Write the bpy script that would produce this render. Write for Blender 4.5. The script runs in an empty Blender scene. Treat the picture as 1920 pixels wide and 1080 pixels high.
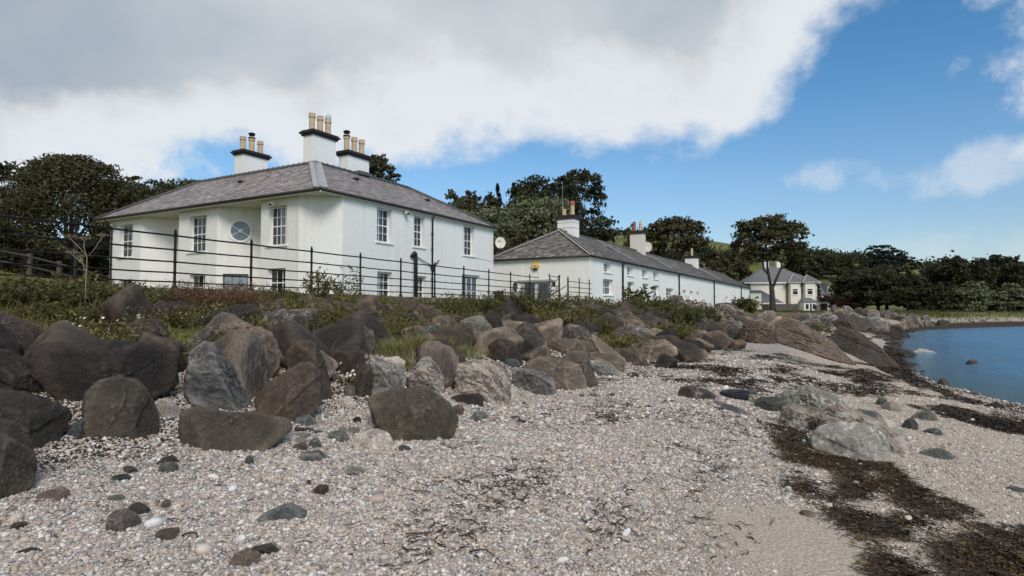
import bpy, bmesh, math, random
import numpy as np
from mathutils import Vector, Matrix
random.seed(7); np.random.seed(7)
scene = bpy.context.scene
COL = scene.collection
# ---------------------------------------------------------------- camera
FOC = 1150.0; EYE = 2.2; PITCH = math.atan(44/FOC)
cam_d = bpy.data.cameras.new('camera'); cam = bpy.data.objects.new('camera', cam_d); COL.objects.link(cam)
cam_d.sensor_width = 36; cam_d.lens = 36*FOC/1920; cam_d.clip_start = .1; cam_d.clip_end = 6000
cam.location = (0, 0, EYE); cam.rotation_euler = (math.pi/2+PITCH, 0, 0)
scene.camera = cam
# direction through a place in the view, used to measure where things stand
def ray(u, v):
    c, s = math.cos(PITCH), math.sin(PITCH)
    a, b = (u-960)/FOC, (540-v)/FOC
    return np.array([a, c-s*b, s+c*b])
# ---------------------------------------------------------------- sky, sun, exposure
SUN_EL, SUN_AZ = 38.0, 163.0      # azimuth clockwise from +Y (the view direction)
world = bpy.data.worlds.new('World'); scene.world = world; world.use_nodes = True
def sky():
    nt = world.node_tree; nt.nodes.clear(); L = nt.links.new
    def node(t, **k):
        n = nt.nodes.new(t)
        for a, b in k.items(): setattr(n, a, b)
        return n
    def math_(op, a, b=None, c=None, clamp=False):
        n = node('ShaderNodeMath', operation=op, use_clamp=clamp)
        for i, x in enumerate((a, b, c)):
            if x is None: continue
            if isinstance(x, (int, float)): n.inputs[i].default_value = x
            else: L(x, n.inputs[i])
        return n.outputs[0]
    tc = node('ShaderNodeTexCoord'); D = tc.outputs['Generated']
    def dot(v):
        n = node('ShaderNodeVectorMath', operation='DOT_PRODUCT'); L(D, n.inputs[0]); n.inputs[1].default_value = tuple(v); return n.outputs['Value']
    def smooth(x, a, b):
        n = node('ShaderNodeMapRange', interpolation_type='SMOOTHSTEP'); L(x, n.inputs[0])
        n.inputs[1].default_value = a; n.inputs[2].default_value = b; return n.outputs[0]
    st = node('ShaderNodeTexSky', sky_type='NISHITA'); st.sun_disc = False
    st.sun_elevation = math.radians(SUN_EL); st.sun_rotation = math.radians(SUN_AZ)
    st.air_density = 1.0; st.dust_density = .6; st.ozone_density = 2.0
    sb = node('ShaderNodeVectorMath', operation='MULTIPLY'); L(st.outputs[0], sb.inputs[0])
    sz = node('ShaderNodeSeparateXYZ'); L(D, sz.inputs[0]); tr_ = node('ShaderNodeValToRGB'); L(sz.outputs[2], tr_.inputs[0]); el = tr_.color_ramp.elements
    el[0].position = .10; el[0].color = (.76, .81, .86, 1); el[1].position = .36; el[1].color = (.46, .83, 1.0, 1); em = el.new(.21); em.color = (.68, .87, .96, 1); L(tr_.outputs[0], sb.inputs[1])
    # cloud layer: noise on the direction, flattened towards the horizon
    sep = node('ShaderNodeSeparateXYZ'); L(D, sep.inputs[0])
    zz = math_('ADD', math_('ABSOLUTE', sep.outputs[2]), .22)
    cx = math_('DIVIDE', sep.outputs[0], zz); cy = math_('DIVIDE', sep.outputs[1], zz)
    comb = node('ShaderNodeCombineXYZ'); L(cx, comb.inputs[0]); L(cy, comb.inputs[1])
    def noise(vec, sc, det, off, rough=.55):
        m = node('ShaderNodeMapping'); L(vec, m.inputs[0]); m.inputs[1].default_value = off
        n = node('ShaderNodeTexNoise'); n.inputs['Scale'].default_value = sc; n.inputs['Detail'].default_value = det
        n.inputs['Roughness'].default_value = rough; L(m.outputs[0], n.inputs['Vector']); return n.outputs['Fac']
    n1 = noise(comb.outputs[0], 1.5, 9, (3.1, 1.7, 0), .58); n2 = noise(comb.outputs[0], .75, 4, (7.4, 2.2, 0)); n3 = noise(D, 7, 8, (1, 5, 2), .6)
    n4 = noise(D, 2.6, 5, (4, 1, 8), .5)
    unit = lambda v: v/np.linalg.norm(v)
    def plane(a, b, up):
        n = unit(np.cross(ray(*a), ray(*b)))
        return n if np.dot(n, up) > 0 else -n
    g1 = dot(plane((100, 338), (1330, 238), (0, 0, 1))); g2 = dot(plane((1700, -60), (1370, 235), (-1, 0, 0)))
    g = math_('MINIMUM', g1, g2)
    dens = math_('ADD', math_('MULTIPLY', g, 6.5), math_('ADD', math_('MULTIPLY', math_('SUBTRACT', n1, .5), 1.25), math_('MULTIPLY', math_('SUBTRACT', n3, .5), 1.1)))
    big = smooth(dens, -.12, .28)
    wis = math_('MULTIPLY', math_('SUBTRACT', n3, .5), 1.0)
    out = big
    thick = smooth(dens, .25, .95)
    puffs = None
    for (u, v, r, amp, lo) in ((1935, 15, .105, 3.0, .07), (1800, 318, .12, .9, .16), (1650, 325, .10, .8, .24), (1930, 290, .04, 1.2, .1), (1950, 150, .02, 2.0, .1), (330, 300, .17, 2.4, .0), (60, 290, .14, 2.2, 0), (760, 280, .08, 1.2, .05),
                            (1400, 440, .14, .5, .04), (1850, 460, .12, .4, .04)):
        c = unit(ray(u, v)); k = dot(c)                                   # cos of the angle to the puff
        if v > 270: 
            # flat clouds: stretch sideways by squashing the vertical offset
            side = math_('SUBTRACT', sep.outputs[2], float(c[2])); k = math_('SUBTRACT', k, math_('MULTIPLY', math_('MULTIPLY', side, side), 7.0 if v > 305 else 2.5))
        x = math_('MULTIPLY', math_('SUBTRACT', k, math.cos(r)), 1/(1-math.cos(r)))
        x = math_('ADD', math_('MULTIPLY', x, .6), math_('MULTIPLY', math_('SUBTRACT', n3, .53-lo*.5), 4.6))
        x = math_('MULTIPLY', smooth(x, 0, .9), min(1, amp*.6 if amp < 1.5 else 1))
        puffs = x if puffs is None else math_('MAXIMUM', puffs, x)
    cov = math_('MAXIMUM', big, puffs)
    shade = math_('ADD', math_('MULTIPLY', thick, .72), math_('MULTIPLY', math_('SUBTRACT', n2, .5), 2.6), clamp=True)
    shade = math_('ADD', math_('MULTIPLY', math_('SUBTRACT', n4, .5), 1.1), shade, clamp=True)
    shade = math_('MULTIPLY', shade, thick)
    cr = node('ShaderNodeValToRGB'); L(shade, cr.inputs[0])
    e = cr.color_ramp.elements; e[0].position = 0; e[0].color = (.70, .735, .78, 1); e[1].position = 1; e[1].color = (.345, .405, .475, 1)
    m = cr.color_ramp.elements.new(.4); m.color = (.61, .635, .66, 1)
    mix = node('ShaderNodeMixRGB'); L(cov, mix.inputs[0]); L(sb.outputs[0], mix.inputs[1])
    cs = node('ShaderNodeVectorMath', operation='SCALE'); L(cr.outputs[0], cs.inputs[0]); cs.inputs['Scale'].default_value = CLOUD/SKYS
    L(cs.outputs[0], mix.inputs[2])
    bg = node('ShaderNodeBackground'); bg.inputs[1].default_value = SKYS; L(mix.outputs[0], bg.inputs[0])
    o = node('ShaderNodeOutputWorld'); L(bg.outputs[0], o.inputs[0])
SKYS = .1; SKYT = (1.14, 1.2, 1.2); CLOUD = .80
sky()
sun_d = bpy.data.lights.new('sun', 'SUN'); sun = bpy.data.objects.new('sun', sun_d); COL.objects.link(sun)
sun_d.energy = 1.75; sun_d.angle = math.radians(22); sun_d.color = (1, .94, .87)
_e, _a = math.radians(SUN_EL), math.radians(SUN_AZ)
_dir = Vector((math.cos(_e)*math.sin(_a), math.cos(_e)*math.cos(_a), math.sin(_e)))
sun.rotation_euler = _dir.to_track_quat('Z', 'Y').to_euler(); sun.location = _dir*50
scene.view_settings.view_transform = 'Standard'; scene.view_settings.look = 'None'
scene.view_settings.gamma = 1; scene.view_settings.use_curve_mapping = False; scene.view_settings.exposure = 0.46
try:
    scene.cycles.max_bounces = 5; scene.cycles.diffuse_bounces = 3; scene.cycles.glossy_bounces = 2; scene.cycles.transparent_max_bounces = 8
    scene.cycles.use_denoising = True
except Exception: pass
# ---------------------------------------------------------------- noise in numpy
def _h(i, j, k, s):
    n = (i*374761393 + j*668265263 + k*2147483647 + s*1274126177) & 0xffffffff
    n = ((n ^ (n >> 13))*1274126177) & 0xffffffff
    n = ((n ^ (n >> 16))*2246822519) & 0xffffffff
    return ((n ^ (n >> 15)) & 0xffff)/65535.0
def vnoise(P, seed=0):
    P = np.asarray(P, float); I = np.floor(P).astype(np.int64); f = P-I; f = f*f*(3-2*f)
    r = 0
    for a in (0, 1):
        wa = f[:, 0] if a else 1-f[:, 0]
        for b in (0, 1):
            wb = f[:, 1] if b else 1-f[:, 1]
            for c in (0, 1):
                wc = f[:, 2] if c else 1-f[:, 2]
                r = r+wa*wb*wc*_h(I[:, 0]+a, I[:, 1]+b, I[:, 2]+c, seed)
    return r*2-1
def fbm(P, octv=4, seed=0):
    P = np.asarray(P, float); r = 0; a = 1.; tot = 0
    for o in range(octv):
        r = r+a*vnoise(P*2**o+17.3*o, seed+o); tot += a; a *= .5
    return r/tot
def fbm2(x, y, octv=4, seed=0): return fbm(np.stack([x, y, np.full_like(x, seed*1.37)], 1), octv, seed)
def sstep(x, a, b):
    t = np.clip((x-a)/(b-a), 0, 1); return t*t*(3-2*t)
# ---------------------------------------------------------------- the lie of the land
W0 = np.array([-6.91, 12.545]); UT = np.array([.4585, .8887]); US = np.array([.8887, -.4585])
def st_of(x, y):
    dx, dy = x-W0[0], y-W0[1]; return dx*US[0]+dy*US[1], dx*UT[0]+dy*UT[1]
def xy_of(s, t): return W0[0]+s*US[0]+t*UT[0], W0[1]+s*US[1]+t*UT[1]
_shore = [(-60, -8), (3, -30)]
_sp = [(11.9, 14.3), (12.1, 16.0), (12.7, 18.1), (14.8, 22.3), (17.2, 27), (20.3, 32.2), (30, 47.5), (40.7, 63.4), (49.2, 73.3), (58, 80), (78.3, 93.9), (160, 108), (400, 140), (1500, 260)]
_st = sorted([(st_of(*p)[1], st_of(*p)[0]) for p in _sp])
_T = np.array([-400, -60, -20]+[a for a, b in _st]); _S = np.array([60, 20, 16.6]+[b for a, b in _st])
def S_of(t): return np.interp(t, _T, _S)
def shore_d(x, y):
    s, t = st_of(x, y); sl = (S_of(t+2)-S_of(t-2))/4
    w = np.exp(-np.clip((y-5)/40, 0, 4))
    return (S_of(t)-s)/np.sqrt(1+sl*sl)+.7*fbm2(x*.35, y*.35, 3, 5)*np.clip(y/25, .25, 1)
_sky_px = np.array([-3000, -600, 0, 400, 800, 1170, 1400, 1500, 1560, 1640, 1800, 1920, 2600, 5000])
_sky_v = np.array([500, 450, 440, 440, 425, 438, 463, 470, 486, 493, 501, 505, 530, 560])
def height(x, y):
    x = np.atleast_1d(np.asarray(x, float)); y = np.atleast_1d(np.asarray(y, float))
    s, t = st_of(x, y); d = shore_d(x, y)
    z = np.interp(d, [-60, -30, -3, 0, 1.2, 2.5, 4.5, 6.5, 8.5, 40], [-4, -2.6, -.35, 0, .17, .33, .53, .68, .78, .85])
    z = z+.035*fbm2(x*.5, y*.5, 3, 9)*np.clip(d, 0, 1)
    # pebble ridge thrown up by the tide
    z = z+.13*np.exp(-((s-9.6-.06*t)/1.5)**2)*sstep(t, -4, 6)*sstep(-t, -40, -20)
    bank = np.interp(s, [-1, .4, 2.5, 7.3, 9], [2.45, 2.42, 1.95, .86, .3])
    far = sstep(t, 62, 95)*np.clip((d-3)/9, 0, 1)*1.25
    z = np.maximum(z+far*(d > 0), np.where(s < 9, bank*np.clip((d)/3, 0, 1), -9))
    inland = -s
    z = z+sstep(inland, 1.5, 14)*sstep(-t, -12, 0)*np.clip((inland-1)*.105, 0, 3)
    z = z+np.clip(inland-34, 0, 60)*.10
    # hills: rise with distance
    r = np.hypot(x, y); px = 960+FOC*np.tan(np.clip(np.arctan2(x, np.maximum(y, .01)), -1.25, 1.25))
    px = np.where(y <= 1, np.where(x < 0, -3000, 5000), px)
    hv = (584-np.interp(px, _sky_px, _sky_v))/FOC*np.clip(np.cos(np.arctan((px-960)/FOC)), .3, 1)
    land = sstep(d, 4, 40)
    hill = hv*r
    w = sstep(r, 150, 400)
    z2 = np.where(r < 430, hill, hv*430-(r-430)*.05)+5*fbm2(x*.008, y*.008, 3, 3)*w+EYE
    return z+(np.maximum(z2, z)-z)*w*land
def H1(x, y): return float(height(x, y)[0])
def ground_hit(u, v, dmax=500):
    d = ray(u, v); ts = 2.0*1.015**np.arange(390); ts = ts[ts < dmax]
    P = np.outer(ts, d)+np.array([0, 0, EYE]); h = height(P[:, 0], P[:, 1]); below = np.where(P[:, 2] < h)[0]
    if len(below) == 0: return P[-1]
    i = below[0]
    if i == 0: return P[0]
    a, b = P[i-1, 2]-h[i-1], h[i]-P[i, 2]; k = a/(a+b+1e-9)
    return P[i-1]*(1-k)+P[i]*k
# ---------------------------------------------------------------- objects
def tag(o, label=None, cat=None, group=None, kind=None):
    if label: o['label'] = label
    if cat: o['category'] = cat
    if group: o['group'] = group
    if kind: o['kind'] = kind
    return o
def empty(name, loc=(0, 0, 0), rz=0.0, parent=None):
    o = bpy.data.objects.new(name, None); COL.objects.link(o); o.location = loc; o.rotation_euler = (0, 0, rz)
    o.empty_display_size = .2
    if parent: o.parent = parent
    return o
def mkobj(name, me, parent=None):
    o = bpy.data.objects.new(name, me); COL.objects.link(o)
    if parent: o.parent = parent
    return o
class MB:
    def __init__(s): s.v = []; s.f = []; s.m = []; s.sm = []
    def add(s, vs, fs, mi=0, smooth=False):
        b = len(s.v); s.v += [tuple(map(float, p)) for p in vs]
        for f in fs: s.f.append(tuple(b+i for i in f)); s.m.append(mi); s.sm.append(smooth)
    def box(s, c, sx, sy, sz, ax=(1, 0, 0), ay=(0, 1, 0), az=(0, 0, 1), mi=0):
        c = np.array(c, float); ax, ay, az = [np.array(a, float) for a in (ax, ay, az)]
        vs = [c+ax*sx/2*i+ay*sy/2*j+az*sz/2*k for k in (-1, 1) for j in (-1, 1) for i in (-1, 1)]
        s.add(vs, [(0, 2, 3, 1), (4, 5, 7, 6), (0, 1, 5, 4), (2, 6, 7, 3), (0, 4, 6, 2), (1, 3, 7, 5)], mi)
    def box2(s, p, q, mi=0):
        p, q = np.array(p, float), np.array(q, float); s.box((p+q)/2, *(q-p), mi=mi)
    def tube(s, pts, rad, n=8, mi=0, caps=True):
        pts = [np.array(p, float) for p in pts]; rad = rad if hasattr(rad, '__len__') else [rad]*len(pts)
        rings = []; up = np.array([0, 0, 1.])
        for i, p in enumerate(pts):
            t = pts[min(i+1, len(pts)-1)]-pts[max(i-1, 0)]; t = t/(np.linalg.norm(t)+1e-9)
            a = np.cross(t, up if abs(t[2]) < .95 else np.array([1., 0, 0])); a /= np.linalg.norm(a)+1e-9; b = np.cross(t, a)
            rings += [p+rad[i]*(a*math.cos(2*math.pi*k/n)+b*math.sin(2*math.pi*k/n)) for k in range(n)]
        fs = [(i*n+k, i*n+(k+1) % n, (i+1)*n+(k+1) % n, (i+1)*n+k) for i in range(len(pts)-1) for k in range(n)]
        if caps: fs += [tuple(range(n))[::-1], tuple((len(pts)-1)*n+k for k in range(n))]
        s.add(rings, fs, mi, True)
    def lathe(s, c, prof, n=12, mi=0):                # prof: (radius, z)
        c = np.array(c, float); vs = [c+np.array([r*math.cos(2*math.pi*k/n), r*math.sin(2*math.pi*k/n), z]) for r, z in prof for k in range(n)]
        fs = [(i*n+k, i*n+(k+1) % n, (i+1)*n+(k+1) % n, (i+1)*n+k) for i in range(len(prof)-1) for k in range(n)]
        fs += [tuple(range(n))[::-1], tuple((len(prof)-1)*n+k for k in range(n))]
        s.add(vs, fs, mi, False)
    def poly(s, pts, mi=0): s.add(pts, [tuple(range(len(pts)))], mi)
    def prism(s, poly, z0, z1, mi=0):
        n = len(poly); vs = [(x, y, z0) for x, y in poly]+[(x, y, z1) for x, y in poly]
        s.add(vs, [tuple(range(n))[::-1], tuple(range(n, 2*n))]+[(i, (i+1) % n, n+(i+1) % n, n+i) for i in range(n)], mi)
    def build(s, name, mats, parent=None):
        me = bpy.data.meshes.new(name); me.from_pydata(s.v, [], s.f)
        for m in (mats if isinstance(mats, (list, tuple)) else [mats]): me.materials.append(m)
        me.polygons.foreach_set('material_index', s.m); me.polygons.foreach_set('use_smooth', s.sm); me.update()
        return mkobj(name, me, parent)
def np_mesh(name, V, F, mat, smooth=False, attr=None):
    """V (n,3), F (m,k) all the same size"""
    me = bpy.data.meshes.new(name); V = np.asarray(V, np.float32); F = np.asarray(F, np.int32); k = F.shape[1]
    me.vertices.add(len(V)); me.vertices.foreach_set('co', V.ravel()); me.loops.add(F.size); me.loops.foreach_set('vertex_index', F.ravel())
    me.polygons.add(len(F)); me.polygons.foreach_set('loop_start', np.arange(0, F.size, k, dtype=np.int32))
    me.polygons.foreach_set('use_smooth', np.full(len(F), smooth))
    me.update(calc_edges=True)
    if attr:
        for nm, A in attr.items():
            a = me.color_attributes.new(nm, 'FLOAT_COLOR', 'POINT'); a.data.foreach_set('color', np.asarray(A, np.float32).ravel())
    for m in (mat if isinstance(mat, (list, tuple)) else [mat]): me.materials.append(m)
    return me
# ---------------------------------------------------------------- materials
class MT:
    def __init__(s, name, rough=.8):
        s.m = bpy.data.materials.new(name); s.m.use_nodes = True; s.nt = s.m.node_tree; s.nt.nodes.clear()
        s.out = s.node('ShaderNodeOutputMaterial'); s.b = s.node('ShaderNodeBsdfPrincipled'); s.L(s.b.outputs[0], s.out.inputs[0])
        s.b.inputs['Roughness'].default_value = rough
    def node(s, t, **k):
        n = s.nt.nodes.new(t)
        for a, b in k.items(): setattr(n, a, b)
        return n
    def L(s, a, b): s.nt.links.new(a, b)
    def coords(s, kind='Object', rnd=False):
        c = s.node('ShaderNodeTexCoord').outputs[kind] if kind != 'Position' else s.node('ShaderNodeNewGeometry').outputs['Position']
        if rnd:
            oi = s.node('ShaderNodeObjectInfo'); mu = s.node('ShaderNodeVectorMath', operation='SCALE'); 
            cx = s.node('ShaderNodeCombineXYZ'); 
            for i in range(3): s.L(oi.outputs['Random'], cx.inputs[i])
            s.L(cx.outputs[0], mu.inputs[0]); mu.inputs['Scale'].default_value = 57
            ad = s.node('ShaderNodeVectorMath', operation='ADD'); s.L(c, ad.inputs[0]); s.L(mu.outputs[0], ad.inputs[1]); c = ad.outputs[0]
        return c
    def map(s, vec, scale=(1, 1, 1), rot=(0, 0, 0)):
        m = s.node('ShaderNodeMapping'); s.L(vec, m.inputs[0]); m.inputs['Scale'].default_value = scale; m.inputs['Rotation'].default_value = rot; return m.outputs[0]
    def noise(s, vec, scale, detail=4, rough=.55, dist=0):
        n = s.node('ShaderNodeTexNoise'); s.L(vec, n.inputs['Vector']); n.inputs['Scale'].default_value = scale
        n.inputs['Detail'].default_value = detail; n.inputs['Roughness'].default_value = rough; n.inputs['Distortion'].default_value = dist; return n.outputs['Fac']
    def voro(s, vec, scale, feature='F1', out='Distance'):
        n = s.node('ShaderNodeTexVoronoi', feature=feature); s.L(vec, n.inputs['Vector']); n.inputs['Scale'].default_value = scale; return n.outputs[out]
    def wave(s, vec, scale, dist=4, detail=3, dscale=1.5, typ='BANDS', direc='DIAGONAL'):
        n = s.node('ShaderNodeTexWave', wave_type=typ); n.bands_direction = direc; s.L(vec, n.inputs['Vector']); n.inputs['Scale'].default_value = scale
        n.inputs['Distortion'].default_value = dist; n.inputs['Detail'].default_value = detail; n.inputs['Detail Scale'].default_value = dscale; return n.outputs['Fac']
    def ramp(s, fac, stops, interp='LINEAR'):
        n = s.node('ShaderNodeValToRGB'); s.L(fac, n.inputs[0]); r = n.color_ramp; r.interpolation = interp
        while len(r.elements) < len(stops): r.elements.new(.5)
        for e, (p, c) in zip(r.elements, stops): e.position = p; e.color = (*c, 1) if len(c) == 3 else c
        return n.outputs[0]
    def mix(s, f, a, b, mode='MIX'):
        n = s.node('ShaderNodeMixRGB', blend_type=mode)
        for i, x in enumerate((f, a, b)):
            if isinstance(x, (int, float)): n.inputs[i].default_value = x
            elif isinstance(x, tuple): n.inputs[i].default_value = (*x, 1)
            else: s.L(x, n.inputs[i])
        return n.outputs[0]
    def math(s, op, a, b=0., clamp=False):
        n = s.node('ShaderNodeMath', operation=op, use_clamp=clamp)
        for i, x in enumerate((a, b)):
            if isinstance(x, (int, float)): n.inputs[i].default_value = x
            else: s.L(x, n.inputs[i])
        return n.outputs[0]
    def bump(s, h, strength=.5, dist=.02, prev=None):
        n = s.node('ShaderNodeBump'); s.L(h, n.inputs['Height']); n.inputs['Strength'].default_value = strength; n.inputs['Distance'].default_value = dist
        if prev: s.L(prev, n.inputs['Normal'])
        return n.outputs[0]
    def fin(s, col=None, normal=None, rough=None, spec=None):
        if col is not None:
            if isinstance(col, tuple): s.b.inputs['Base Color'].default_value = (*col, 1)
            else: s.L(col, s.b.inputs['Base Color'])
        if normal is not None: s.L(normal, s.b.inputs['Normal'])
        if rough is not None:
            if isinstance(rough, (int, float)): s.b.inputs['Roughness'].default_value = rough
            else: s.L(rough, s.b.inputs['Roughness'])
        if spec is not None: s.b.inputs['Specular IOR Level'].default_value = spec
        return s.m
def sc(c, k): return tuple(min(1, x*k) for x in c)
RK = {'basalt_brown': .44, 'basalt_dark': .38, 'greywacke_olive': .44, 'red_brown': .58, 'warm_grey_brown': .74, 'banded_schist': .85, 'pale_lichen': .85, 'white_quartz': 1., 'white_grey_limestone': .95, 'pink_bedrock': 1.05, 'outcrop_dark': .85, 'slate_grey': .7}
def rock_mat(name, a, b, vein=None, vein_amt=.5, strata=None, lichen=None, rough=.85, bumpk=1.0, scale=1.0):
    kk = RK.get(name, .62); gy = lambda q: tuple(.68*x+.32*(sum(q)/3) for x in q); a, b = sc(gy(a), kk), sc(gy(b), kk)
    if strata: strata = (strata[0], sc(strata[1], kk))
    t = MT(name, rough); v = t.coords('Object', True); v = t.map(v, (scale,)*3)
    n1 = t.noise(v, 1.6, 8, .62, .4); n2 = t.noise(v, 9, 6, .6); n3 = t.noise(v, 46, 4, .65)
    c = t.ramp(n1, [(.3, sc(a, .75)), (.5, a), (.7, b)])
    c = t.mix(t.ramp(n2, [(.35, (.0,)*3), (.7, (1,)*3)]), c, t.mix(.5, c, b), 'MIX')
    c = t.mix(.55, c, t.ramp(n3, [(.25, (.3,)*3), (.5, (.85,)*3), (.75, (1.9,)*3)]), 'MULTIPLY')
    h = t.math('ADD', t.math('MULTIPLY', n2, .6), t.math('MULTIPLY', n3, .22))
    if strata:
        k, sd = strata
        w = t.wave(t.map(v, (1, 1, 1), (.4, .5, .3)), k, 7, 4, 1.1); w2 = t.wave(t.map(v, (1, 1, 1), (.5, .4, .2)), k*3.3, 9, 4, 1.6)
        ww = t.math('ADD', t.math('MULTIPLY', w, .55), t.math('MULTIPLY', w2, .45))
        c = t.mix(t.ramp(ww, [(.3, (0,)*3), (.75, (1,)*3)]), c, sd); h = t.math('ADD', h, t.math('MULTIPLY', ww, .45))
    oi = t.node('ShaderNodeObjectInfo'); c = t.mix(1., c, t.ramp(oi.outputs['Random'], [(0, (.7, .7, .7)), (.5, (1.05, 1., .97)), (1, (1.45, 1.38, 1.3))]), 'MULTIPLY')
    pt_ = t.ramp(t.noise(v, .9, 5, .65, .8), [(.5, (0,)*3), (.66, (1,)*3)]); c = t.mix(t.math('MULTIPLY', pt_, .5 if kk < .8 else .15), c, t.mix(1., c, (2.1, 2.0, 1.85), 'MULTIPLY'))
    if vein:
        e = t.voro(t.mix(.25, v, t.node('ShaderNodeTexNoise').outputs['Color']), 1.5, 'DISTANCE_TO_EDGE')
        m = t.math('MULTIPLY', t.ramp(e, [(.0, (1,)*3), (.018, (0,)*3)]), vein_amt)
        m = t.math('MULTIPLY', m, t.ramp(n1, [(.45, (0,)*3), (.6, (1,)*3)])); c = t.mix(m, c, vein)
    if lichen:
        l = t.ramp(t.noise(v, 5, 7, .7), [(.52, (0,)*3), (.6, (1,)*3)]); c = t.mix(t.math('MULTIPLY', l, .8), c, lichen)
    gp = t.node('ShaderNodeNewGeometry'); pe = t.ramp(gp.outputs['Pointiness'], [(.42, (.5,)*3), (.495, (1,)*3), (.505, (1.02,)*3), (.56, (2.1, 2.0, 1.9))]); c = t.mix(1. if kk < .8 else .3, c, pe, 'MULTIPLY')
    # cracks
    dn = t.node('ShaderNodeTexNoise'); t.L(v, dn.inputs['Vector']); dn.inputs['Scale'].default_value = 1.6; dn.inputs['Detail'].default_value = 7
    wv = t.node('ShaderNodeVectorMath', operation='MULTIPLY_ADD'); t.L(dn.outputs['Color'], wv.inputs[0]); wv.inputs[1].default_value = (1.1, 1.1, 1.1); t.L(v, wv.inputs[2])
    e = t.voro(t.map(wv.outputs[0], (.8, 1.1, 1.5), (.3, .8, .1)), 1.1, 'DISTANCE_TO_EDGE'); cr = t.ramp(e, [(0, (0,)*3), (.012, (1,)*3)])
    cr = t.mix(t.ramp(n1, [(.46, (1,)*3), (.54, (0,)*3)]), cr, (1., 1., 1.)); h = t.math('ADD', h, t.math('MULTIPLY', cr, .07))
    c = t.mix(.12, c, t.mix(1., c, cr, 'MULTIPLY'))
    return t.fin(c, t.bump(h, 1.0*bumpk, .07), None, .3)
M = {}
def make_mats():
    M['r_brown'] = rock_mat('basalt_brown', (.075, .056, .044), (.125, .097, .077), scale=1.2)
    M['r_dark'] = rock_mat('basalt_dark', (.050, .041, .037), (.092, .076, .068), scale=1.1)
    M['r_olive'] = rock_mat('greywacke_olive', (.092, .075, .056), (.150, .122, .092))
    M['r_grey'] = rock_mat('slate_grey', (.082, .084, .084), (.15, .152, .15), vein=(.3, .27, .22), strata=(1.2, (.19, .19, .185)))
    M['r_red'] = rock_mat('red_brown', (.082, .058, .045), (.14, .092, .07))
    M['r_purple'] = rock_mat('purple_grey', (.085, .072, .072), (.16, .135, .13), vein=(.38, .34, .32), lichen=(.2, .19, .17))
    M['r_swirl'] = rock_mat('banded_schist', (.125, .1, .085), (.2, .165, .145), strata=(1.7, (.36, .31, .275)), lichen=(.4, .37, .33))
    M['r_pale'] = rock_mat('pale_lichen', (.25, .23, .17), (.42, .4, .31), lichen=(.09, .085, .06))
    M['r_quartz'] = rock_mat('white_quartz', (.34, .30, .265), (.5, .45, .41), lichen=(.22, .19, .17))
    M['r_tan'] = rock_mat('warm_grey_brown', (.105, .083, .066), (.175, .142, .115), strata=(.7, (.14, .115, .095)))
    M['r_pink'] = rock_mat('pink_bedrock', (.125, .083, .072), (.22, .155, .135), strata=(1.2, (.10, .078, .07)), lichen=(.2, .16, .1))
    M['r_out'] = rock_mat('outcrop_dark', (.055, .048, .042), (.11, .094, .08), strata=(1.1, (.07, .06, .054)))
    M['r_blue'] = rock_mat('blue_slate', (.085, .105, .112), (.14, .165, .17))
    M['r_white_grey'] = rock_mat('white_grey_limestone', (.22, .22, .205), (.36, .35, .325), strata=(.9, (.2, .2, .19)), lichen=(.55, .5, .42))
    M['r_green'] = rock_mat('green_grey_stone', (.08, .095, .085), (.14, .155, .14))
    def simple(name, col, rough=.6, bump=None, var=.15, spec=.4):
        t = MT(name, rough); v = t.coords('Object'); n = t.noise(v, 3, 6); n2 = t.noise(v, 30, 4)
        c = t.mix(1., col, t.ramp(t.math('ADD', t.math('MULTIPLY', n, .6), t.math('MULTIPLY', n2, .4)), [(.3, (1-var,)*3), (.7, (1+var,)*3)]), 'MULTIPLY')
        nm = t.bump(n2, bump, .01) if bump else None
        return t.fin(c, nm, None, spec)
    M['simple'] = simple
    # roughcast white wall, a little stained
    def wall(name, col, stain=.5, bump=.8):
        t = MT(name, .85); v = t.coords('Object'); n = t.noise(v, 22, 5, .7); n2 = t.noise(v, 6, 5, .6); big = t.noise(v, .35, 5)
        streak = t.noise(t.map(v, (2.4, 2.4, .12)), 1.4, 5, .6)
        c = t.ramp(big, [(.35, sc(col, .95)), (.65, col)])
        c = t.mix(t.math('MULTIPLY', t.ramp(streak, [(.5, (0,)*3), (.72, (1,)*3)]), stain), c, sc((.62, .56, .44), 1))
        c = t.mix(.3, c, t.ramp(n, [(.3, (.8,)*3), (.6, (1.05,)*3)]), 'MULTIPLY')
        h = t.math('ADD', n, t.math('MULTIPLY', n2, .6))
        return t.fin(c, t.bump(h, bump, .05), None, .2)
    M['wall'] = wall('white_roughcast', (.85, .84, .82), .28, .9); M['wall2'] = wall('white_limewash', (.85, .84, .81), .32, .45)
    M['stackwall'] = wall('white_render_smooth', (.8, .79, .775), .3, .15); M['stainstack'] = wall('stained_render', (.66, .62, .55), .8, .25)
    M['cream'] = wall('cream_render', (.78, .75, .67), .2, .25); M['greenwall'] = wall('weathered_green_wall', (.5, .52, .46), .6, .3)
    M['soffit'] = simple('cream_soffit', (.6, .57, .48), .7); M['paint'] = simple('white_paint', (.8, .8, .79), .4, var=.05)
    M['black'] = simple('black_iron', (.010, .009, .010), .6, .3, .3, .25); M['blackpaint'] = simple('black_paint', (.02, .018, .018), .5)
    M['blackstone'] = simple('black_painted_stone', (.018, .017, .017), .7, .4); M['near_black'] = simple('dark_interior', (.02, .02, .02), .9)
    M['shutter'] = simple('slate_grey_paint', (.07, .085, .10), .5); M['clay'] = simple('buff_clay', (.48, .37, .24), .75, .3, .25)
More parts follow.
